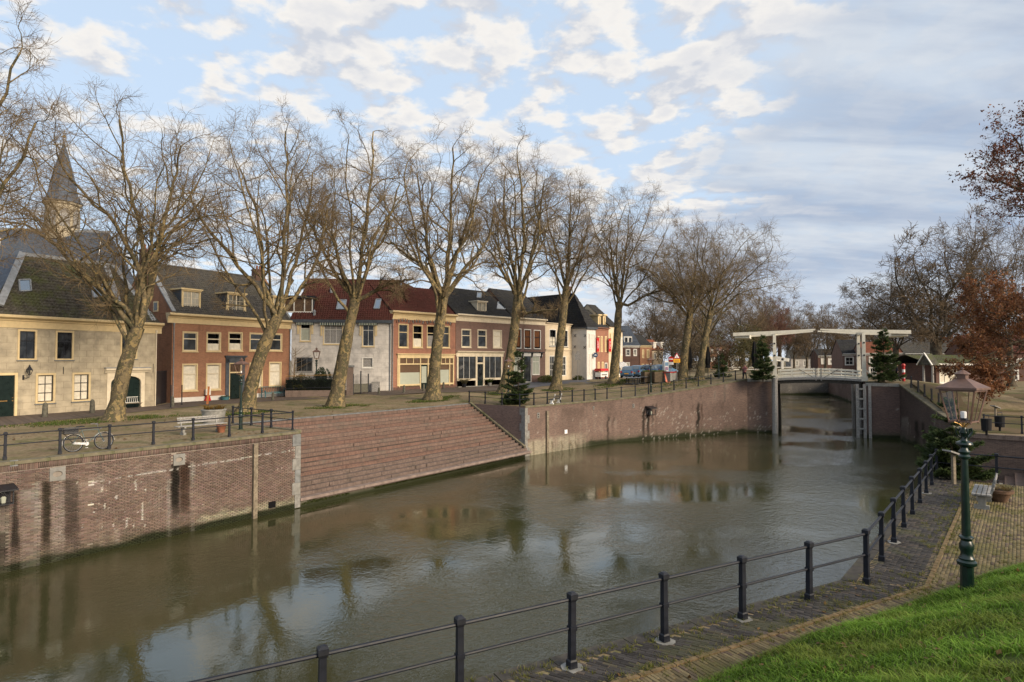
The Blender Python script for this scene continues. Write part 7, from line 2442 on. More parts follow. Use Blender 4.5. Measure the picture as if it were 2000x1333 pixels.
# fallen leaves
rs = np.random.RandomState(33); n = 2600
s_ = rs.rand(n) * 46 - 6; q = rs.rand(n) ** 1.4 * 13 + .6
X = E1[0] + U[0] * (s_ - 14) + N[0] * q; Y = E1[1] + U[1] * (s_ - 14) + N[1] * q
kp = ~inpoly(X, Y, canal) & (vnoise(X * .5, Y * .5, 3, 2) > .42); X, Y = X[kp], Y[kp]; n = len(X)
A = unit(np.c_[rs.randn(n, 2), rs.randn(n) * .2]); B = unit(np.cross(A, [0, 0, 1.])); sz = (.05 + .06 * rs.rand(n))[:, None]
c = np.c_[X, Y, zg(X, Y) + .02]
V = np.stack([c - A * sz, c + B * sz * .6, c + A * sz, c - B * sz * .6], 1); V[:, :, 2] = np.maximum(V[:, :, 2], (c[:, 2] - .004)[:, None])
col = np.array([.16, .085, .03])[None] * (.5 + rs.rand(n, 1))
tag(put('fallen_leaves', np_mesh('fallen_leaves', V.reshape(-1, 3), np.arange(n * 4).reshape(n, 4), M_blade, np.repeat(col, 4, 0))), kind='stuff')
rs = np.random.RandomState(35); n = 900
X, Y = rs.rand(n) * 12 + 1, 4 + rs.rand(n) * 11; kp = (edge_n(X, Y) > -1.0) & (edge_n(X, Y) < 5) & ~inpoly(X, Y, canal) & (vnoise(X, Y, 6, 2) > .45); X, Y = X[kp], Y[kp]; n = len(X)
c = np.c_[X, Y, np.where(edge_n(X, Y) > 0, dike_z(X, Y) + .05, -.425)]; A = unit(np.c_[rs.randn(n, 2), rs.randn(n) * .25]); B = unit(np.cross(A, [0, 0, 1.])); sz = (.025 + .03 * rs.rand(n))[:, None]
V = np.stack([c - A * sz, c + B * sz * .6, c + A * sz, c - B * sz * .6], 1)
tag(put('fallen_leaves', np_mesh('fallen_leaves', V.reshape(-1, 3), np.arange(n * 4).reshape(n, 4), M_blade, np.repeat(np.array([.17, .095, .035])[None] * (.5 + rs.rand(n, 1)), 4, 0))), kind='stuff')
# ------------------------------------------------------------------ white drawbridge
AX = np.array([.943, -.333]); AX /= np.hypot(*AX); WD = np.array([.40, .917]); BW = 4.6
PLf = np.array([28.75, 67.3]); PRt = np.array([36.75, 64.2])
AX = (PRt - PLf) / np.hypot(*(PRt - PLf)); span = float(np.hypot(*(PRt - PLf)))
br = empty('drawbridge', (*PLf, 1.75), math.atan2(AX[1], AX[0]), 'white double drawbridge with two balance beam portals over the canal', 'bridge')
M_bwhite = plain('bridge_white', (.70, .66, .55), .5, .06, 4, dirt=(.36, .33, .25), grime=.3)
_w = np.array([WD @ AX, WD @ np.array([-AX[1], AX[0]])]) * BW       # width vector in bridge coordinates
tz = float(PD(1508, 650, 67.3)[2]) - 1.75
for x0, sgn in ((0.0, 1), (span, -1)):
    for k in (0, 1):
        bx_, by_ = x0 + _w[0] * k, _w[1] * k
        m = MB(); m.frus(bx_, by_, -.15, tz - .2, .20, .20, .14, .14); m.frus(bx_, by_, -.15, .35, .30, .30, .30, .30); m.beam((bx_, by_, 1.2), (bx_ - sgn * .9, by_, .2), .12, .12, (0, 1, 0))
        p_ = m.build('portal_post', M_bwhite, br)
        m = MB()
        for z in (tz - 1.2, tz - 2.5): m.tube([(bx_, by_ - .30, z), (bx_, by_ - .12, z)], .09, 8)
        m.build('bolt', M_black, p_)
        ta, tb = 4.25, 4.05
        m = MB()
        A0 = (bx_ - sgn * ta, by_, tz - .15); A1 = (bx_, by_, tz); A2 = (bx_ + sgn * tb, by_, tz + .26)
        P0, P1_, P2_ = Vector(A0), Vector(A1), Vector(A2)
        up = Vector((0, 0, 1)); sd = Vector((0, .13, 0))
        prof = [(P0, .19), (P1_, .17), (P2_, .07)]
        vs = []
        for P, h in prof: vs += [P - sd - up * h, P + sd - up * h, P + sd + up * h, P - sd + up * h]
        m.add(vs, [(0, 1, 2, 3), (11, 10, 9, 8)] + [(4 * i + a, 4 * i + (a + 1) % 4, 4 * i + 4 + (a + 1) % 4, 4 * i + 4 + a) for i in range(2) for a in range(4)])
        bm_ = m.build('balance_beam', M_bwhite, br)
        m = MB(); m.tube([(A2[0] - sgn * .1, by_, A2[2] - .1), (bx_ + sgn * tb * .92, by_, .75)], .022, 6); m.build('hanger_rod', M_black, br)
    m = MB(); m.beam((x0, 0, tz - .12), (x0 + _w[0], _w[1], tz - .12), .26, .30); m.build('portal_beam', M_bwhite, br)
    m = MB(); a_ = -sgn * 3.3
    m.add([(x0 + a_ + dx + _w[0] * k, _w[1] * k + (.15 if k == 0 else -.15), tz - .25 + dz) for dx, k, dz in ((-.75, 0, -.3), (.75, 0, -.3), (.75, 1, -.3), (-.75, 1, -.3), (-.75, 0, .1), (.75, 0, .1), (.75, 1, .1), (-.75, 1, .1))],
          [(0, 3, 2, 1), (4, 5, 6, 7), (0, 1, 5, 4), (1, 2, 6, 5), (2, 3, 7, 6), (3, 0, 4, 7)]); m.build('counterweight', M_bwhite, br)
zdk = lambda f: .02 + .17 * (1 - (2 * f - 1) ** 2)
for half in (0, 1):
    m = MB(); n = 6
    for i in range(n):
        f0, f1 = half * .5 + i / n * .5 + (.004 if i == 0 and half else 0), half * .5 + (i + 1) / n * .5
        x0, x1 = .15 + (span - .3) * f0, .15 + (span - .3) * f1
        z0, z1 = zdk(f0), zdk(f1)
        ys = [(0, 0), (_w[0], _w[1])]
        V = []
        for (ox, oy), e_ in zip(ys, (-.25, .25)):
            V += [(x0 + ox, oy + e_, z0), (x1 + ox, oy + e_, z1), (x1 + ox, oy + e_, z1 - .22), (x0 + ox, oy + e_, z0 - .22)]
        m.add(V, [(0, 1, 5, 4), (3, 7, 6, 2), (0, 3, 2, 1), (4, 5, 6, 7), (0, 4, 7, 3), (1, 2, 6, 5)])
    lf = m.build('deck_leaf', M_greywood, br)
    m = MB()
    for q in range(4):
        k = q / 3
        for i in range(n):
            f0, f1 = half * .5 + i / n * .5, half * .5 + (i + 1) / n * .5
            m.beam((.3 + (span - .6) * f0 + _w[0] * k, _w[1] * k, zdk(f0) - .40), (.3 + (span - .6) * f1 + _w[0] * k, _w[1] * k, zdk(f1) - .40), .2, .36)
    m.build('girder', M_darkwood, lf)['kind'] = 'stuff'
    for k in (0, 1):
        for j, hz in enumerate((.16, .50, .84)):
            m = MB()
            for i in range(n):
                f0, f1 = half * .5 + i / n * .5, half * .5 + (i + 1) / n * .5
                if half == 0 and i == n - 1: f1 -= .012
                if half == 1 and i == 0: f0 += .012
                m.beam((.35 + (span - .7) * f0 + _w[0] * k, _w[1] * k - .06 + .12 * k, zdk(f0) + hz), (.35 + (span - .7) * f1 + _w[0] * k, _w[1] * k - .06 + .12 * k, zdk(f1) + hz), .10, .17)
            m.build('railing_bar', M_bwhite, br)
        m = MB()
        for f in np.linspace(half * .5 + .03, half * .5 + .47, 4): m.bx(.35 + (span - .7) * f + _w[0] * k - .05, _w[1] * k - .01 - .0, zdk(f) - .05, .35 + (span - .7) * f + _w[0] * k + .05, _w[1] * k + .07, zdk(f) + .95)
        m.each('railing_post', M_bwhite, br)
    m = MB(); m.tube([(span * .5 + (half - .5) * .5, -.18, zdk(.5) + 1.0), (span * .5 + (half - .5) * .5, -.18, zdk(.5) - .35)], .05, 6); m.build('lock_bar', M_greywood, br)
    m = MB(); m.tube([(span * (.28 if half == 0 else .72), -.17, zdk(.28) + .9), (span * (.44 if half == 0 else .56), -.17, zdk(.45))], .025, 5); m.build('brace', M_black, br)


def pile(label, px, ybase, ytop, dep, w, mat=M_wood, name='mooring_pile'):
    p = PD(px, ybase, dep); zt = float(PD(px, ytop, dep)[2])
    m = MB(); m.lathe([(w / 2, WATER - .5), (w / 2 * .98, zt - .04), (w / 2 * .85, zt)], 10)
    return tag(m.build(name, mat, None, (p[0], p[1], 0)), label, 'mooring pile', 'timber piles at the bridge mouth')


pile('grey timber pile at the left bridge abutment corner', 1514, 845, 738, 66.0, .62, M_greywood)
pile('slim wet pile just inside the left bridge mouth', 1521.5, 833, 745, 70, .35, M_darkwood)
pile('short dark pile in the water at the left bridge mouth', 1524, 822, 777, 74, .28, M_darkwood)
pile('pale grey pile under the right end of the bridge', 1669, 832, 748, 70, .5, M_greywood)
pile('mossy dark pile under the right end of the bridge', 1674, 838, 748, 68, .35, M_darkwood)
pile('thick grey pile beside the right bridge abutment ladder', 1679.5, 845, 746, 65.5, .55, M_greywood)
p = PD(1691, 850, 62.4); ld = empty('timber_fender', (p[0], p[1], 0), math.atan2(AX[1], AX[0]), 'grey timber fender with pale rungs at the right bridge abutment', 'fender')
for x in (-.75, -.1, .35): m = MB(); m.bx(x - .13, -.45, WATER - .3, x + .13, -.15, 1.35); m.build('upright', M_greywood, ld)
for k in range(5): m = MB(); m.bx(-.7, -.52, -3.2 + k * 1.0, -.12, -.38, -3.04 + k * 1.0); m.build('rung', M_conc, ld)
p = GZ(1500.5, 842, WATER); gp_ = put('depth_gauge', MB().bx(-.07, -.05, WATER - .2, .07, 0, .0 + .3).mesh('depth_gauge', plain('pale_blue_board', (.30, .34, .38), .5, .15, 5)), None, (p[0], p[1] - .12, 0)); tag(gp_, 'narrow pale blue gauge board on the left bridge abutment', 'gauge board')


def boxlamp(label, px, py, pl, s=1.0):
    x, z = pl.st(px, py); b = empty('quay_lantern', pl.w(x, 0, z), pl.rz, label, 'lantern', 'black lanterns on the canal wall'); b.scale = (s, s, s)
    m = MB(); m.ext([(-.36, .0, .16), (-.36, -.62, .02), (-.36, -.62, -.03), (-.36, 0, -.03)], (.72, 0, 0)); m.build('hood', M_black, b)
    m = MB(); m.bx(-.26, -.48, -.50, -.22, -.44, -.03); m.bx(.22, -.48, -.5, .26, -.44, -.03); m.bx(-.26, -.48, -.54, .26, -.02, -.50); m.bx(-.26, -.06, -.5, .26, 0, -.03); m.build('case', M_black, b)
    m = MB(); m.bx(-.22, -.465, -.5, .22, -.455, -.03); m.build('glass', M_clear, b)
    m = MB(); m.lathe([(.07, -.49), (.09, -.3), (.04, -.25)], 8, (0, -.25, 0)); m.build('lamp_bulb', M_frost, b)


boxlamp('black box lantern on the left canal wall at the frame edge', 3, 955, plL, 1.0)
boxlamp('black box lantern on the quay wall between dark run off streaks', 1267, 797, qpl[2], 1.25)


# ------------------------------------------------------------------ spruces
def spruce(label, loc, h, r, n, seed, tilt=0.0, nl=.075, name='spruce_tree', group='cut spruces set out for Christmas'):
    rs = np.random.RandomState(seed); root = empty(name, loc, rs.rand() * 6, label, 'spruce', group); root.rotation_euler[0] = tilt
    m = MB(); m.tube([(0, 0, -.05), (.02, 0, h * .5), (0, .02, h * .98)], [.05 * h / 3, .03 * h / 3, .008], 7); 
    nb = int(26 + 14 * h); zz_ = (rs.rand(nb) ** 1.25) * h * .93 + h * .05; az = np.arange(nb) * 2.4 + rs.randn(nb) * .3
    Lb = r * (1 - zz_ / h) ** .85 * (.5 + .75 * rs.rand(nb)) + .08
    d = np.c_[np.cos(az), np.sin(az)]
    for i in range(nb):
        m.tube([(0, 0, zz_[i]), (d[i, 0] * Lb[i] * .5, d[i, 1] * Lb[i] * .5, zz_[i] - .04 * Lb[i]), (d[i, 0] * Lb[i], d[i, 1] * Lb[i], zz_[i] + .10 * Lb[i])], [.014 * h / 3, .009, .004], 4, caps=False)
    m.build('trunk', M_dbark, root)
    wt = Lb ** 1.3; bi = rs.choice(nb, n, p=wt / wt.sum()); f = rs.rand(n) ** .6
    tw = (rs.rand(n) - .5) * 2; lat = tw * (Lb[bi] * .42 * (1.15 - f))
    base = np.c_[d[bi, 0] * Lb[bi] * f - d[bi, 1] * lat, d[bi, 1] * Lb[bi] * f + d[bi, 0] * lat, zz_[bi] - .08 * Lb[bi] * f * (1 - f) * 4 + .10 * Lb[bi] * f ** 2 - abs(lat) * .22 + rs.randn(n) * .02 * h / 3]
    dirv = unit(np.c_[d[bi] * .8 + np.c_[-d[bi, 1], d[bi, 0]] * tw[:, None] * .9, .12 + .25 * rs.randn(n)] + rs.randn(n, 3) * .3)
    kp = vnoise(base[:, 0] * 5 / r + 9, base[:, 2] * 7 / r + base[:, 1] * 4 / r, seed, 2) > .40; base, dirv, f = base[kp], dirv[kp], f[kp]; n = len(f)
    sd = unit(np.cross(dirv, rs.randn(n, 3))); ln = (nl * (.6 + .9 * rs.rand(n)))[:, None]
    V = np.stack([base - sd * ln * .16, base + sd * ln * .16, base + dirv * ln + sd * ln * .05, base + dirv * ln - sd * ln * .05], 1)
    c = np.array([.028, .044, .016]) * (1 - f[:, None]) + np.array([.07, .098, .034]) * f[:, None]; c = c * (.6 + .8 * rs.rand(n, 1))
    put('needles', np_mesh('needles', V.reshape(-1, 3), np.arange(n * 4).reshape(n, 4), M_blade, np.repeat(c, 4, 0)), root)
    return root


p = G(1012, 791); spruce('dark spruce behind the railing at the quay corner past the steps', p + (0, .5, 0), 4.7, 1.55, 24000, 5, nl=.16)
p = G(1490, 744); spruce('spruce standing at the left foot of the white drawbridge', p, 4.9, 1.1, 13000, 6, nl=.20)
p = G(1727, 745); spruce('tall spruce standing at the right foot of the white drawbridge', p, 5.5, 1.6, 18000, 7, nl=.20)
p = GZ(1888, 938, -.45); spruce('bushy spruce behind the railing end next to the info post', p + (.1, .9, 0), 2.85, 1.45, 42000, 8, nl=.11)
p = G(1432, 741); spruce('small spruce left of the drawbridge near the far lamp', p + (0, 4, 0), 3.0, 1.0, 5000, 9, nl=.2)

# ------------------------------------------------------------------ info posts, bins
def info_post(label, loc, rz, s=1.0):
    b = empty('info_post', loc, rz, label, 'info post'); m = MB(); m.bx(-.05, -.05, -.05, .05, .05, 1.02 * s); m.build('post', M_wood, b)
    m = MB(); m.beam((-.26, .0, 1.16 * s), (.26, 0, .98 * s), .36, .05, (0, 0, 1)); m.build('panel', M_greywood, b)
info_post('slim wooden info post with slanted grey panel in front of the near spruce', GZ(1863, 946, -.45), R(10))
info_post('small slanted info panel on the lawn behind the litter bins', G(1945, 826), R(15))
for px, py, lab in ((1927, 850, 'black litter bin left of its twin by the far railing'), (1953, 843, 'black litter bin right of its twin by the far railing')):
    p = GZ(px, py, -.45); b = empty('litter_bin', p, .4, lab, 'litter bin', 'black litter bins by the far railing')
    m = MB(); m.lathe([(.06, 0), (.06, .25), (.24, .26), (.26, .9), (.27, .92)], 14); m.build('barrel', M_awn, b); m = MB()
    for x in (-.24, .24): m.tube([(x, 0, .85), (x, 0, 1.12)], .015, 5)
    m.tube([(-.24, 0, 1.12), (.24, 0, 1.12)], .02, 5); m.build('hoop', M_black, b)

# ------------------------------------------------------------------ pavilion and east bank houses
pv = Plane(PD(1829, 757, 70)[:2], PD(1829, 757, 70)[:2] + np.array([1, .10]) * 5)
hp = House('pavilion', 'small dark brick pavilion with mossy roof and wide white framed window', pv, float(zg(*pv.A)), 'pavilion'); hp.root['group'] = 'houses beyond the canal'
Lp = hp.x(1960); zep = hp.z(1860, 710)
hp.window(hp.rect(1834.5, 716, 1869, 749), M_offw, M_offw, M_glass, 3, (), .07, bar=.035, sill=True)
hp.wall(Lp, zep, 6, M_br_dark)
zrp = hp.z(1900, 694, 3.0)
tiles((-1.4, -.9, zep - .1), (Lp + .5, -.9, zep - .1), (Lp + .5, 3, zrp), (-1.4, 3, zrp), tilemat('mossy_roof', (.05, .05, .035), (.085, .085, .05), (.06, .08, .02), .9), hp.root, .3, .3, .02)
tiles((Lp + .5, 6.9, zep), (-1.4, 6.9, zep), (-1.4, 3, zrp), (Lp + .5, 3, zrp), M_tile_grey, hp.root, .3, .4, .02, name='roof_back')
m = MB(); m.bx(-1.45, -1.0, zep - .22, Lp + .5, -.88, zep - .02); hp.part('eave_board', m, M_offw)
m = MB(); m.ext([(-1.45, -1.2, zep - .2), (-1.45, 1.0, zep - .2), (-1.45, -.1, zep + 1.1)], (.9, 0, 0)); g_ = hp.part('porch_gable', m, M_tile_old)
m = MB()
for y in (-.9, .4): m.lathe([(.16, -.2), (.13, .1), (.11, zep - .3), (.16, zep - .2)], 10, (-1.2, y, 0))
m.build('porch_column', M_greywood, g_)
m = MB(); m.beam((-1.5, -1.25, zep - .2), (-1.5, -.1, zep + 1.18), .08, .14, (1, 0, 0)); m.beam((-1.5, 1.05, zep - .2), (-1.5, -.1, zep + 1.18), .08, .14, (1, 0, 0)); m.build('barge_board', M_offw, g_)

ED = (.97, -.24)
far_house('quay_house', 'low dark house with a steep grey hip roof behind the right bridge portal', 1646, 1690, 118, 727, 692, 664, M_br_purp, M_tile_blk, ((1650, 697, 1668, 714), (1671, 696, 1677, 709), (1681, 696, 1687, 709)), dirv=ED, trim=M_offw)
far_house('quay_house', 'long brick house with orange red roof behind the right spruce', 1690, 1768, 112, 738, 691, 668, M_br_purp, M_tile_orange, ((1697, 697, 1704, 711), (1712, 697, 1719, 711), (1740, 697, 1747, 711), (1757, 697, 1764, 711), (1697, 717, 1712, 736), (1735, 717, 1748, 736), (1752, 717, 1764, 736)), dirv=ED, trim=M_offw, casing=.25)
far_house('quay_house', 'brick house with grey roof directly left of the pavilion', 1768, 1826, 110, 742, 692, 668, M_br_purp, M_tile_grey, ((1772, 697, 1778, 711), (1786, 697, 1793, 711), (1800, 697, 1807, 711), (1772, 717, 1790, 740), (1795, 717, 1806, 740)), dirv=ED, trim=M_offw, casing=.25)
far_house('quay_house', 'small dark house with a white framed window left of the right bridge portal', 1598, 1642, 150, 728, 696, 682, M_br_dark, M_tile_blk, ((1617, 700, 1629, 713), (1603, 700, 1611, 712)), dirv=ED, casing=.5, trim=M_offw)
far_house('quay_house', 'pale grey house seen through the bare trees beyond the drawbridge', 1545, 1596, 175, 727, 700, 684, M_plastw, M_tile_grey, ((1553, 704, 1560, 716), (1568, 704, 1575, 716), (1583, 704, 1590, 716)), dirv=ED, casing=.3)
far_house('brick_block', 'three storey orange brick block behind the bridge trees', 1383, 1424, 165, 727, 676, 664, M_br_red, M_tile_grey, ((1388, 681, 1393, 690), (1400, 681, 1405, 690), (1412, 681, 1417, 690), (1388, 698, 1393, 707), (1400, 698, 1405, 707), (1412, 698, 1417, 707)), dirv=(1, -.1), trim=M_br_dark, casing=.3)
far_house('quay_house', 'wide dark brick house behind the rust leaved oak', 1900, 2060, 100, 752, 690, 655, M_br_dark, M_tile_red, ((1915, 700, 1926, 716), (1938, 700, 1949, 716), (1962, 700, 1973, 716), (1985, 700, 1996, 716), (1930, 722, 1950, 745), (1975, 722, 1990, 745)), dirv=(1, -.15), casing=.25)
far_house('quay_house', 'brick house far behind between the oak and the pavilion', 1826, 1900, 118, 748, 692, 664, M_br_purp, M_tile_grey, ((1840, 697, 1848, 711), (1862, 697, 1870, 711), (1882, 697, 1890, 711)), dirv=ED, trim=M_offw, casing=.25)

# second, smaller drawbridge far away
b2 = empty('drawbridge', PD(1431, 730, 148) * (1, 1, 0) + (0, 0, 1.2), 0, 'distant white drawbridge left of the near one behind the black parasol', 'bridge')
o2 = np.array(b2.location)
for px in (1431, 1528):
    q = PD(px, 730, 148) - (*o2[:2], 0); zt = float(PD(px, 700, 148)[2]) - o2[2]; m = MB()
    for dy in (0, 4): m.bx(q[0] - .28, dy - .2, -.3, q[0] + .28, dy + .2, zt)
    m.each('portal_post', M_offw, b2)
for (xa, ya), (xb, yb) in (((1404, 701.5), (1465, 695.5)), ((1514, 698.5), (1541, 704))):
    m = MB(); a_, c_ = PD(xa, ya, 148) - o2, PD(xb, yb, 148) - o2
    m.beam(a_, c_, .4, .75); m.beam(a_ + (0, 4, 0), c_ + (0, 4, 0), .4, .75); m.build('balance_beam', M_offw, b2)
m = MB(); a_, c_ = PD(1410, 726, 148) - o2, PD(1545, 726, 148) - o2
for dz in (0, .5, 1.0): m.beam(a_ + (0, 0, dz), c_ + (0, 0, dz), .15, .2)
m.build('railing_bar', M_offw, b2)

# ------------------------------------------------------------------ cars
def car(name, label, loc, rz, paint):
    c = empty(name, loc, rz, label, 'car', 'cars parked in the quay street')
    sec = [(-2.05, .42, .72, .70), (-1.95, .28, .92, .80), (-1.2, .24, .98, .86), (.75, .24, .95, .86), (1.6, .26, .82, .82), (2.0, .32, .70, .72), (2.08, .42, .6, .62)]
    V = []; F = []
    for x, z0, z1, w in sec:
        V += [(x, -w, z0), (x, -w - .02, (z0 + z1) / 2), (x, -w + .06, z1), (x, w - .06, z1), (x, w + .02, (z0 + z1) / 2), (x, w, z0)]
    for i in range(len(sec) - 1):
        for k in range(6): F.append((6 * i + k, 6 * i + (k + 1) % 6, 6 * i + 6 + (k + 1) % 6, 6 * i + 6 + k))
    F += [tuple(range(6)), tuple(range(6 * len(sec) - 1, 6 * len(sec) - 7, -1))]
    m = MB(); m.add(V, F)
    cab = [(-1.85, .93, .70), (-1.45, 1.38, .58), (-.2, 1.46, .60), (.35, 1.38, .58), (1.05, .93, .72)]
    b_ = len(m.v); V = [(x, s_ * w, z) for x, z, w in cab for s_ in (-1, 1)]
    m.add(V, [(0, 2, 4, 6, 8), (9, 7, 5, 3, 1), (0, 1, 3, 2), (2, 3, 5, 4), (4, 5, 7, 6), (6, 7, 9, 8)]); m.build('body', paint, c)
    m = MB(); m.quad((-1.80, -.60, 1.0), (-1.80, .60, 1.0), (-1.49, .52, 1.35), (-1.49, -.52, 1.35)); m.quad((.97, .62, .98), (.97, -.62, .98), (.40, -.52, 1.35), (.40, .52, 1.35))
    m.v[:] = [(x * 1.012 + (.0 if x > 0 else -.012), y, z + .012) for x, y, z in m.v]; m.build('windscreen', M_glasscar, c)
    for s_ in (-1, 1):
        m = MB(); m.quad(*[(x, s_ * y, z) for x, y, z in ((-1.5, .715, .98), (-.45, .715, .98), (-.42, .625, 1.36), (-1.3, .61, 1.32))]); m.quad(*[(x, s_ * y, z) for x, y, z in ((-.35, .72, .98), (.85, .735, .98), (.33, .625, 1.33), (-.3, .625, 1.38))]); m.build('side_window', M_glasscar, c)
        m = MB(); m.bx(2.0, s_ * .62 - .14, .58, 2.09, s_ * .62 + .14, .70); m.build('headlight', M_signw, c)
        m = MB(); m.bx(-2.08, s_ * .66 - .1, .66, -1.98, s_ * .66 + .1, .86); m.build('tail_light', M_red, c)
        for x in (-1.3, 1.3):
            m = MB(); m.tube([(x, s_ * .66, .32), (x, s_ * .88, .32)], .32, 14); w = m.build('wheel', M_rubber, c); m = MB(); m.tube([(x, s_ * .87, .32), (x, s_ * .89, .32)], .2, 10); m.build('rim', M_steel, w)
    m = MB(); m.bx(-2.11, -.26, .5, -2.05, .26, .61); m.build('number_plate', M_yellow, c)
    return c


sa = math.atan2(plR.d[1], plR.d[0])
for px, py, rz, paint, lab in ((1231, 738.5, sa + .35, M_carblue, 'light blue car just right of the seventh plane tree'), (1249, 737, sa + .2, M_carblue, 'blue grey car behind the terrace tables left of the brown planters'),
                               (1271, 735.5, sa + .1, M_cardark, 'dark blue car behind the brown planters'), (1297, 734.5, sa - .1, M_carblue, 'blue car with pale roof below the orange roofed house')):
    car('parked_car', lab, G(px, py), rz, paint)
p = G(1300, 735.5); v = empty('info_column', p, .5, 'pale blue printed column beside the rightmost blue car', 'info column'); m = MB(); m.bx(-.32, -.2, 0, .32, .2, 1.9); m.build('column', M_signw, v)
m = MB()
for k in range(3): m.mi = k % 2; m.bx(-.27, -.21, .2 + k * .55, .27, -.2, .65 + k * .55)
m.build('printed_panel', [plain('panel_blue', (.12, .22, .35), .4, .3, 4), plain('panel_mixed', (.3, .2, .3), .4, .4, 5)], v)

# ------------------------------------------------------------------ street clutter
def sign(name, label, px, yb, ytop, build, rz=None, r=.035, dep=None):
    p = G(px, yb); h_ = float(PD(px, ytop, p[1])[2] - p[2]); s = empty(name, p, 0, label, 'traffic sign'); m = MB(); m.tube([(0, 0, -.1), (0, 0, h_)], r, 7); m.build('pole', M_greywood, s)
    k = p[1] / FPX; build(s, h_, k); return s


def b_noentry(s, h, k):
    m = MB(); m.tube([(0, -.05, h - .4), (0, -.07, h - .4)], 5.2 * k, 20); d = m.build('disc', M_red, s); m = MB(); m.bx(-3.9 * k, -.085, h - .4 - .9 * k, 3.9 * k, -.071, h - .4 + .9 * k); m.build('white_bar', M_signw, d)
    m = MB(); m.bx(-5 * k, -.07, h - .4 - 11 * k, 5 * k, -.05, h - .4 - 6 * k); m.build('sub_plate', M_signw, s)


def b_warn(s, h, k):
    def tri(r, y0, y1, cz): return MB().ext([(r * math.sin(a), y0, cz + r * math.cos(a)) for a in (0, 2 * math.pi / 3, 4 * math.pi / 3)], (0, y1 - y0, 0))
    cz = h - 8 * k
    d = tri(7.6 * k, -.07, -.05, cz).build('triangle', M_red, s); tri(5.2 * k, -.08, -.071, cz).build('white_field', M_signw, d)
    m = MB(); m.ext([(-1.2 * k, -.086, cz - 2 * k), (-.3 * k, -.086, cz - 2 * k), (0, -.086, cz + 2.2 * k)], (0, .005, 0)); m.ext([(1.2 * k, -.086, cz - 2 * k), (0, -.086, cz + 2.2 * k), (.3 * k, -.086, cz - 2 * k)][::-1], (0, .005, 0)); m.build('symbol', M_black, d)
    m = MB(); m.bx(-6.5 * k, -.07, cz - 11.5 * k, 6.5 * k, -.05, cz - 4.5 * k); y_ = m.build('yellow_plate', M_yellow, s)
    m = MB()
    for q in (0, 1):
        for i in range(5): m.bx((-4.6 + i * 1.9) * k, -.076, cz - (7.3 + q * 2.2) * k, (-3.3 + i * 1.9) * k, -.071, cz - (6.3 + q * 2.2) * k)
    m.build('lettering', M_black, y_)


sign('no_entry_sign', 'red no entry sign with a white plate below it', 1310.5, 745, 695, b_noentry)
sign('warning_sign', 'red triangle warning sign above a yellow plate', 1322, 746, 689, b_warn)
def b_house(s, h, k):
    m = MB(); m.ext([(-5.5 * k, -.05, h - 19 * k), (5.5 * k, -.05, h - 19 * k), (5.5 * k, -.05, h - 8 * k), (0, -.05, h), (-5.5 * k, -.05, h - 8 * k)], (0, .03, 0)); m.build('sign_board', M_greywood, s)
sign('house_shaped_sign', 'grey back of a house shaped sign before the white corner house', 1128.5, 745, 685, b_house)
p = PD(1163, 694, h9.pl.w(0)[1] - 1.2); hs_ = empty('hanging_sign', p, 0, 'round dark blue hanging sign at the white corner house', 'sign'); k = p[1] / FPX
m = MB(); m.tube([(0, -.05, 0), (0, .05, 0)], 4.6 * k, 16); m.build('disc', M_cardark, hs_); m = MB(); m.bx(-2.4 * k, -.07, -.7 * k, 2.4 * k, -.051, .2 * k); m.bx(-1.4 * k, -.07, .5 * k, 1.4 * k, -.051, 1.3 * k); m.build('emblem', M_signw, hs_); m = MB(); m.tube([(-4 * k, 0, 4.6 * k), (2 * k, 0, 4.6 * k)], .03, 5); m.build('bracket', M_black, hs_)
# striped barrel awning
aw = empty('awning', PD(1208, 719, h11.pl.w(h11.x(1206))[1] - .2), h11.pl.rz, 'striped black and white barrel awning over the narrow house door', 'awning')
m = MB(); n = 20; Ra = .95; k_ = 8
for i in range(n):
    m.mi = i % 2
    xa, xb = -1.1 + 2.2 * i / n, -1.1 + 2.2 * (i + 1) / n
    for q in range(k_):
        a0, a1 = math.pi / 2 * q / k_, math.pi / 2 * (q + 1) / k_
        m.quad((xa, -Ra * math.sin(a0), Ra * math.cos(a0)), (xb, -Ra * math.sin(a0), Ra * math.cos(a0)), (xb, -Ra * math.sin(a1), Ra * math.cos(a1)), (xa, -Ra * math.sin(a1), Ra * math.cos(a1)))
m.mi = 1
for q in range(k_):
    a0, a1 = math.pi / 2 * q / k_, math.pi / 2 * (q + 1) / k_; m.mi = q % 2
    m.quad((-1.1, 0, 0), (-1.1, -Ra * math.sin(a0), Ra * math.cos(a0)), (-1.1, -Ra * math.sin(a1), Ra * math.cos(a1)))
m.build('canopy', [M_black, M_signw], aw)
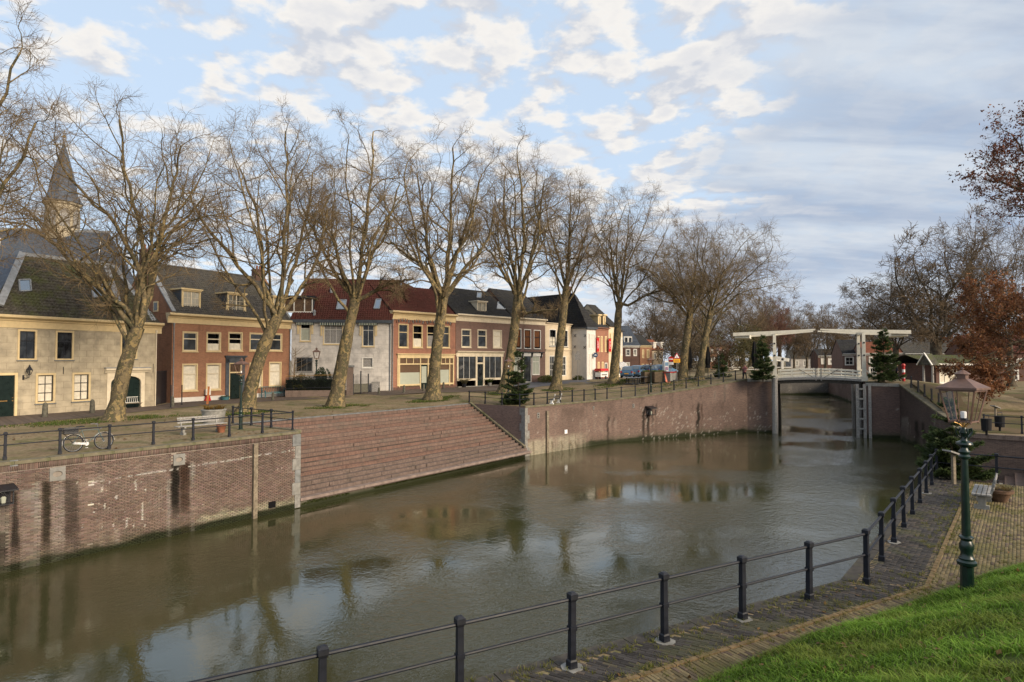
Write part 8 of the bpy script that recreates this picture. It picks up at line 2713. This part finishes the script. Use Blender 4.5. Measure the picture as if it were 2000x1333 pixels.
# parasols
for px, yb, yt, lab in ((1347.5, 740, 677, 'closed black parasol left of the orange lit plane trunk'), (1383, 740, 677, 'closed black parasol right between the two mottled trunks and far lamp'), (1474, 742, 667, 'closed black parasol behind the left bridge spruce')):
    p = G(px, yb); hh = float(PD(px, yt, p[1])[2] - p[2]); c = empty('parasol', p, 0, lab, 'parasol', 'closed black parasols'); m = MB(); m.tube([(0, 0, 0), (0, 0, hh)], .035, 7); m.bx(-.35, -.35, 0, .35, .35, .1); m.build('pole', M_black, c)
    m = MB(); prof = [(.03, hh), (.12, hh - .12), (.24, hh * .72), (.30, hh * .6), (.20, hh * .42), (.26, hh * .34), (.12, hh * .33)]
    V = []; ns = 16
    for r_, z in prof:
        for q in range(ns): rr2 = r_ * (1.15 if q % 2 else .8); a = 2 * math.pi * q / ns; V.append((rr2 * math.cos(a), rr2 * math.sin(a), z))
    m.add(V, [(i * ns + q, i * ns + (q + 1) % ns, (i + 1) * ns + (q + 1) % ns, (i + 1) * ns + q) for i in range(len(prof) - 1) for q in range(ns)]); m.build('canopy', M_awn, c)
# terrace tables
tr = ('leftmost terrace table by the seventh plane tree', 'second terrace table from the seventh plane tree', 'third terrace table from the seventh plane tree', 'terrace table nearest the lamp post before the planters')
for (px, py), lab in zip(((1226, 750), (1237, 751), (1247, 750.5), (1260, 749)), tr):
    p = G(px, py); c = empty('terrace_table', p, sa + .3, 'black footed pale topped ' + lab, 'table', 'terrace tables by the parked cars'); m = MB(); m.bx(-.75, -.42, .72, .75, .42, .76); m.build('table_top', M_steel, c); m = MB(); m.lathe([(.3, 0), (.28, .04), (.05, .08), (.045, .72)], 10, (-.4, 0, 0)); m.lathe([(.3, 0), (.28, .04), (.05, .08), (.045, .72)], 10, (.4, 0, 0)); m.build('pedestal', M_black, c)
for px, py, w, lab in ((1267, 747, 1.5, 'left brown wooden planter box by the terrace lamp'), (1287, 747, 1.6, 'right brown wooden planter box by the terrace lamp')):
    p = G(px, py); c = empty('planter_box', p, sa - .55, lab, 'planter', 'brown planter boxes'); m = MB()
    for k in range(5): m.bx(-w / 2, -.5, .02 + k * .24, w / 2, .5, .245 + k * .24)
    m.build('boarding', plain('planter_brown', (.085, .06, .035), .8, .3, 5), c); o = blades('plants', np.c_[(rs.rand(200) - .5) * w * .9, (rs.rand(200) - .5) * .8, np.full(200, 1.2)], np.full(200, .2), np.full(200, .05), M_blade, greens(200, 3), 1, 4, c); del o['kind']
# red canopy stall, bin and cones
p = G(1175, 741); st_ = empty('market_cart', p, sa, 'small red roofed cart before the banner house', 'cart'); m = MB(); m.bx(-.9, -.5, .35, .9, .5, 1.0); m.build('cart_box', M_signw, st_); m = MB(); m.bx(-.7, -.512, .55, .7, -.501, .8); m.build('printed_panel', M_grey, st_)
m = MB(); m.ext([(-1.0, -.65, 1.2), (-1.0, .65, 1.2), (-1.0, .5, 1.55), (-1.0, -.5, 1.55)], (2.0, 0, 0)); m.build('roof', M_red, st_); m = MB()
for x in (-.85, .85):
    for y in (-.45, .45): m.tube([(x, y, 0), (x, y, 1.25)], .03, 5)
m.build('post', M_black, st_); m = MB()
for y in (-.52, .52): m.tube([(.3, y - .03, .25), (.3, y + .03, .25)], .25, 12)
m.build('wheel', M_rubber, st_)
p = G(1149.5, 740); wb2 = empty('wheelie_bin', p, sa, 'dark green wheelie bin at the white corner house', 'wheelie bin'); m = MB(); m.frus(0, 0, .08, .98, .25, .28, .31, .36); m.build('body', M_green, wb2); m = MB(); m.frus(0, 0, .99, 1.08, .33, .39, .28, .34); m.build('lid', M_green, wb2); m = MB()
for x in (-.26, .26): m.tube([(x - .03, .28, .1), (x + .03, .28, .1)], .1, 10)
m.build('wheel', M_rubber, wb2)
p = G(1302.5, 747); sb = empty('sandwich_board', p, .3, 'orange folding board in front of the red topped stall', 'sandwich board'); m = MB(); m.beam((0, -.28, 0), (0, 0, 1.05), .6, .03, (0, 1, .3)); m.build('front_panel', M_orange, sb); m = MB(); m.beam((0, .28, 0), (0, .02, 1.05), .6, .03, (0, 1, -.3)); m.build('back_panel', M_orange, sb)
p = G(1312, 744); rt_ = empty('market_stall', p, sa, 'stall table with red cloth beside the warning sign', 'stall'); m = MB(); m.bx(-1.2, -.5, .95, 1.2, .5, 1.02); m.build('table_top', M_red, rt_); m = MB(); m.bx(-1.1, -.42, 0, 1.1, .42, .94); m.build('stall_front', M_grey, rt_)
p = G(1765, 745); c = empty('striped_post', p, 0, 'red and white striped post near the person at the bridge', 'post'); m = MB()
for k in range(5): m.mi = k % 2; m.lathe([(.14, k * .3), (.14, k * .3 + .3)], 10)
m.build('banded_shaft', [M_red, M_signw], c); m = MB(); m.lathe([(.14, 1.5), (.2, 1.6), (.14, 1.75), (.0, 1.8)], 10); m.build('cap', M_red, c)


# ------------------------------------------------------------------ people (small, in the distance)
def person(label, loc, rz, h, coat, legs, walk=.22):
    root = empty('person', loc, rz, label, 'person')
    s = h / 1.75
    J = {'pel': (0, 0, .95, .13), 'ch': (0, 0, 1.25, .15), 'nk': (0, 0, 1.47, .06), 'hd': (0, -.02, 1.62, .095), 'tp': (0, -.02, 1.72, .07),
         'sl': (-.19, 0, 1.40, .07), 'el': (-.25, .05, 1.13, .05), 'hl': (-.24, -.06, .90, .04), 'sr': (.19, 0, 1.40, .07), 'er': (.25, -.03, 1.13, .05), 'hr': (.24, -.14, .92, .04),
         'kl': (-.10, -walk * .5, .5, .07), 'al': (-.10, -walk, .08, .05), 'tl': (-.10, -walk - .16, .04, .04), 'kr': (.10, walk * .3, .5, .07), 'ar': (.10, walk, .08, .05), 'tr': (.10, walk - .16, .04, .04)}
    E = [('pel', 'ch'), ('ch', 'nk'), ('nk', 'hd'), ('hd', 'tp'), ('ch', 'sl'), ('sl', 'el'), ('el', 'hl'), ('ch', 'sr'), ('sr', 'er'), ('er', 'hr'), ('pel', 'kl'), ('kl', 'al'), ('al', 'tl'), ('pel', 'kr'), ('kr', 'ar'), ('ar', 'tr')]
    ks = list(J); me = bpy.data.meshes.new('body'); me.from_pydata([tuple(c * s for c in J[k][:3]) for k in ks], [(ks.index(a), ks.index(b)) for a, b in E], [])
    o = put('body', me, root); md = o.modifiers.new('skin', 'SKIN'); sv = me.skin_vertices[0].data
    for i, k in enumerate(ks): sv[i].radius = (J[k][3] * s, J[k][3] * s * (.8 if k in ('ch', 'pel') else 1)); sv[i].use_root = (k == 'pel')
    o.modifiers.new('sub', 'SUBSURF').levels = 2; o.modifiers['sub'].render_levels = 2
    dg = bpy.context.evaluated_depsgraph_get(); bm2 = bpy.data.meshes.new_from_object(o.evaluated_get(dg)); o.modifiers.clear(); o.data = bm2
    for mt in (coat, legs, M_skin): bm2.materials.append(mt)
    for pf in bm2.polygons:
        c = pf.center; z = c.z / s
        pf.material_index = 2 if z > 1.50 or (z < .97 and abs(c.x) / s > .17) else (0 if z > .80 else 1)
        pf.use_smooth = True
    m = MB(); m.lathe([(.02 * s, 1.62 * s), (.105 * s, 1.62 * s), (.11 * s, 1.70 * s), (.07 * s, 1.77 * s), (.0, 1.785 * s)], 10, (0, .02 * s, 0)); m.build('hair', M_darkwood, root, smooth=True)
    return root


person('person in dark navy coat walking near the right bridge spruce', G(1752, 745), R(60), 1.75, M_clothd, M_clothd)
person('person in a pink jacket left of the drawbridge spruce', G(1455, 741), R(-40), 1.68, plain('pink_jacket', (.35, .14, .13), .9, .2, 6), M_clothd)

# ------------------------------------------------------------------ distant tree line
protos = [o for o in bpy.data.objects if o.name.startswith('bare_tree') and o.parent is None and o.scale[0] == 1.0][:6]
rs = np.random.RandomState(12)
i = 0
for px in list(np.linspace(1235, 1560, 20)) + list(np.linspace(1560, 1700, 6)) + list(np.linspace(1690, 2010, 12)) :
    pr = protos[i % len(protos)]; i += 1
    d = 165 + 80 * rs.rand(); p = PD(px + rs.randn() * 6, 730, d); p[2] = float(zg(p[0], p[1]))
    c = copy_tree(pr); c.location = p; c.rotation_euler = (0, 0, rs.rand() * 6); s = .62 + .5 * rs.rand(); c.scale = (s * 1.25, s * 1.25, s)
    c['label'] = 'far bare tree in the brown tree line behind the houses'; c['group'] = 'far tree line'

for px, d, rx, rz_, n, lab, a, b in ((1452, 118, 5.5, 4.6, 9000, 'brown green weeping mass of twigs behind the left bridge arm', (.07, .065, .022), (.12, .10, .04)), (1412, 125, 4.5, 3.2, 6000, 'reddish brown thicket behind the far lamp', (.09, .05, .03), (.13, .08, .045)),
                                    (1335, 128, 6, 3.6, 8000, 'brown thicket behind the traffic signs', (.08, .06, .035), (.13, .095, .055)), (1375, 135, 6, 4.0, 8000, 'brown thicket between the two mottled trunks', (.075, .06, .035), (.12, .09, .055))):
    p = PD(px, 735, d); p[2] = float(zg(p[0], p[1])); shrub('thicket', lab, p, rx, rz_, n, int(px), a, b, .16, 14, group='thickets beyond the bridge')
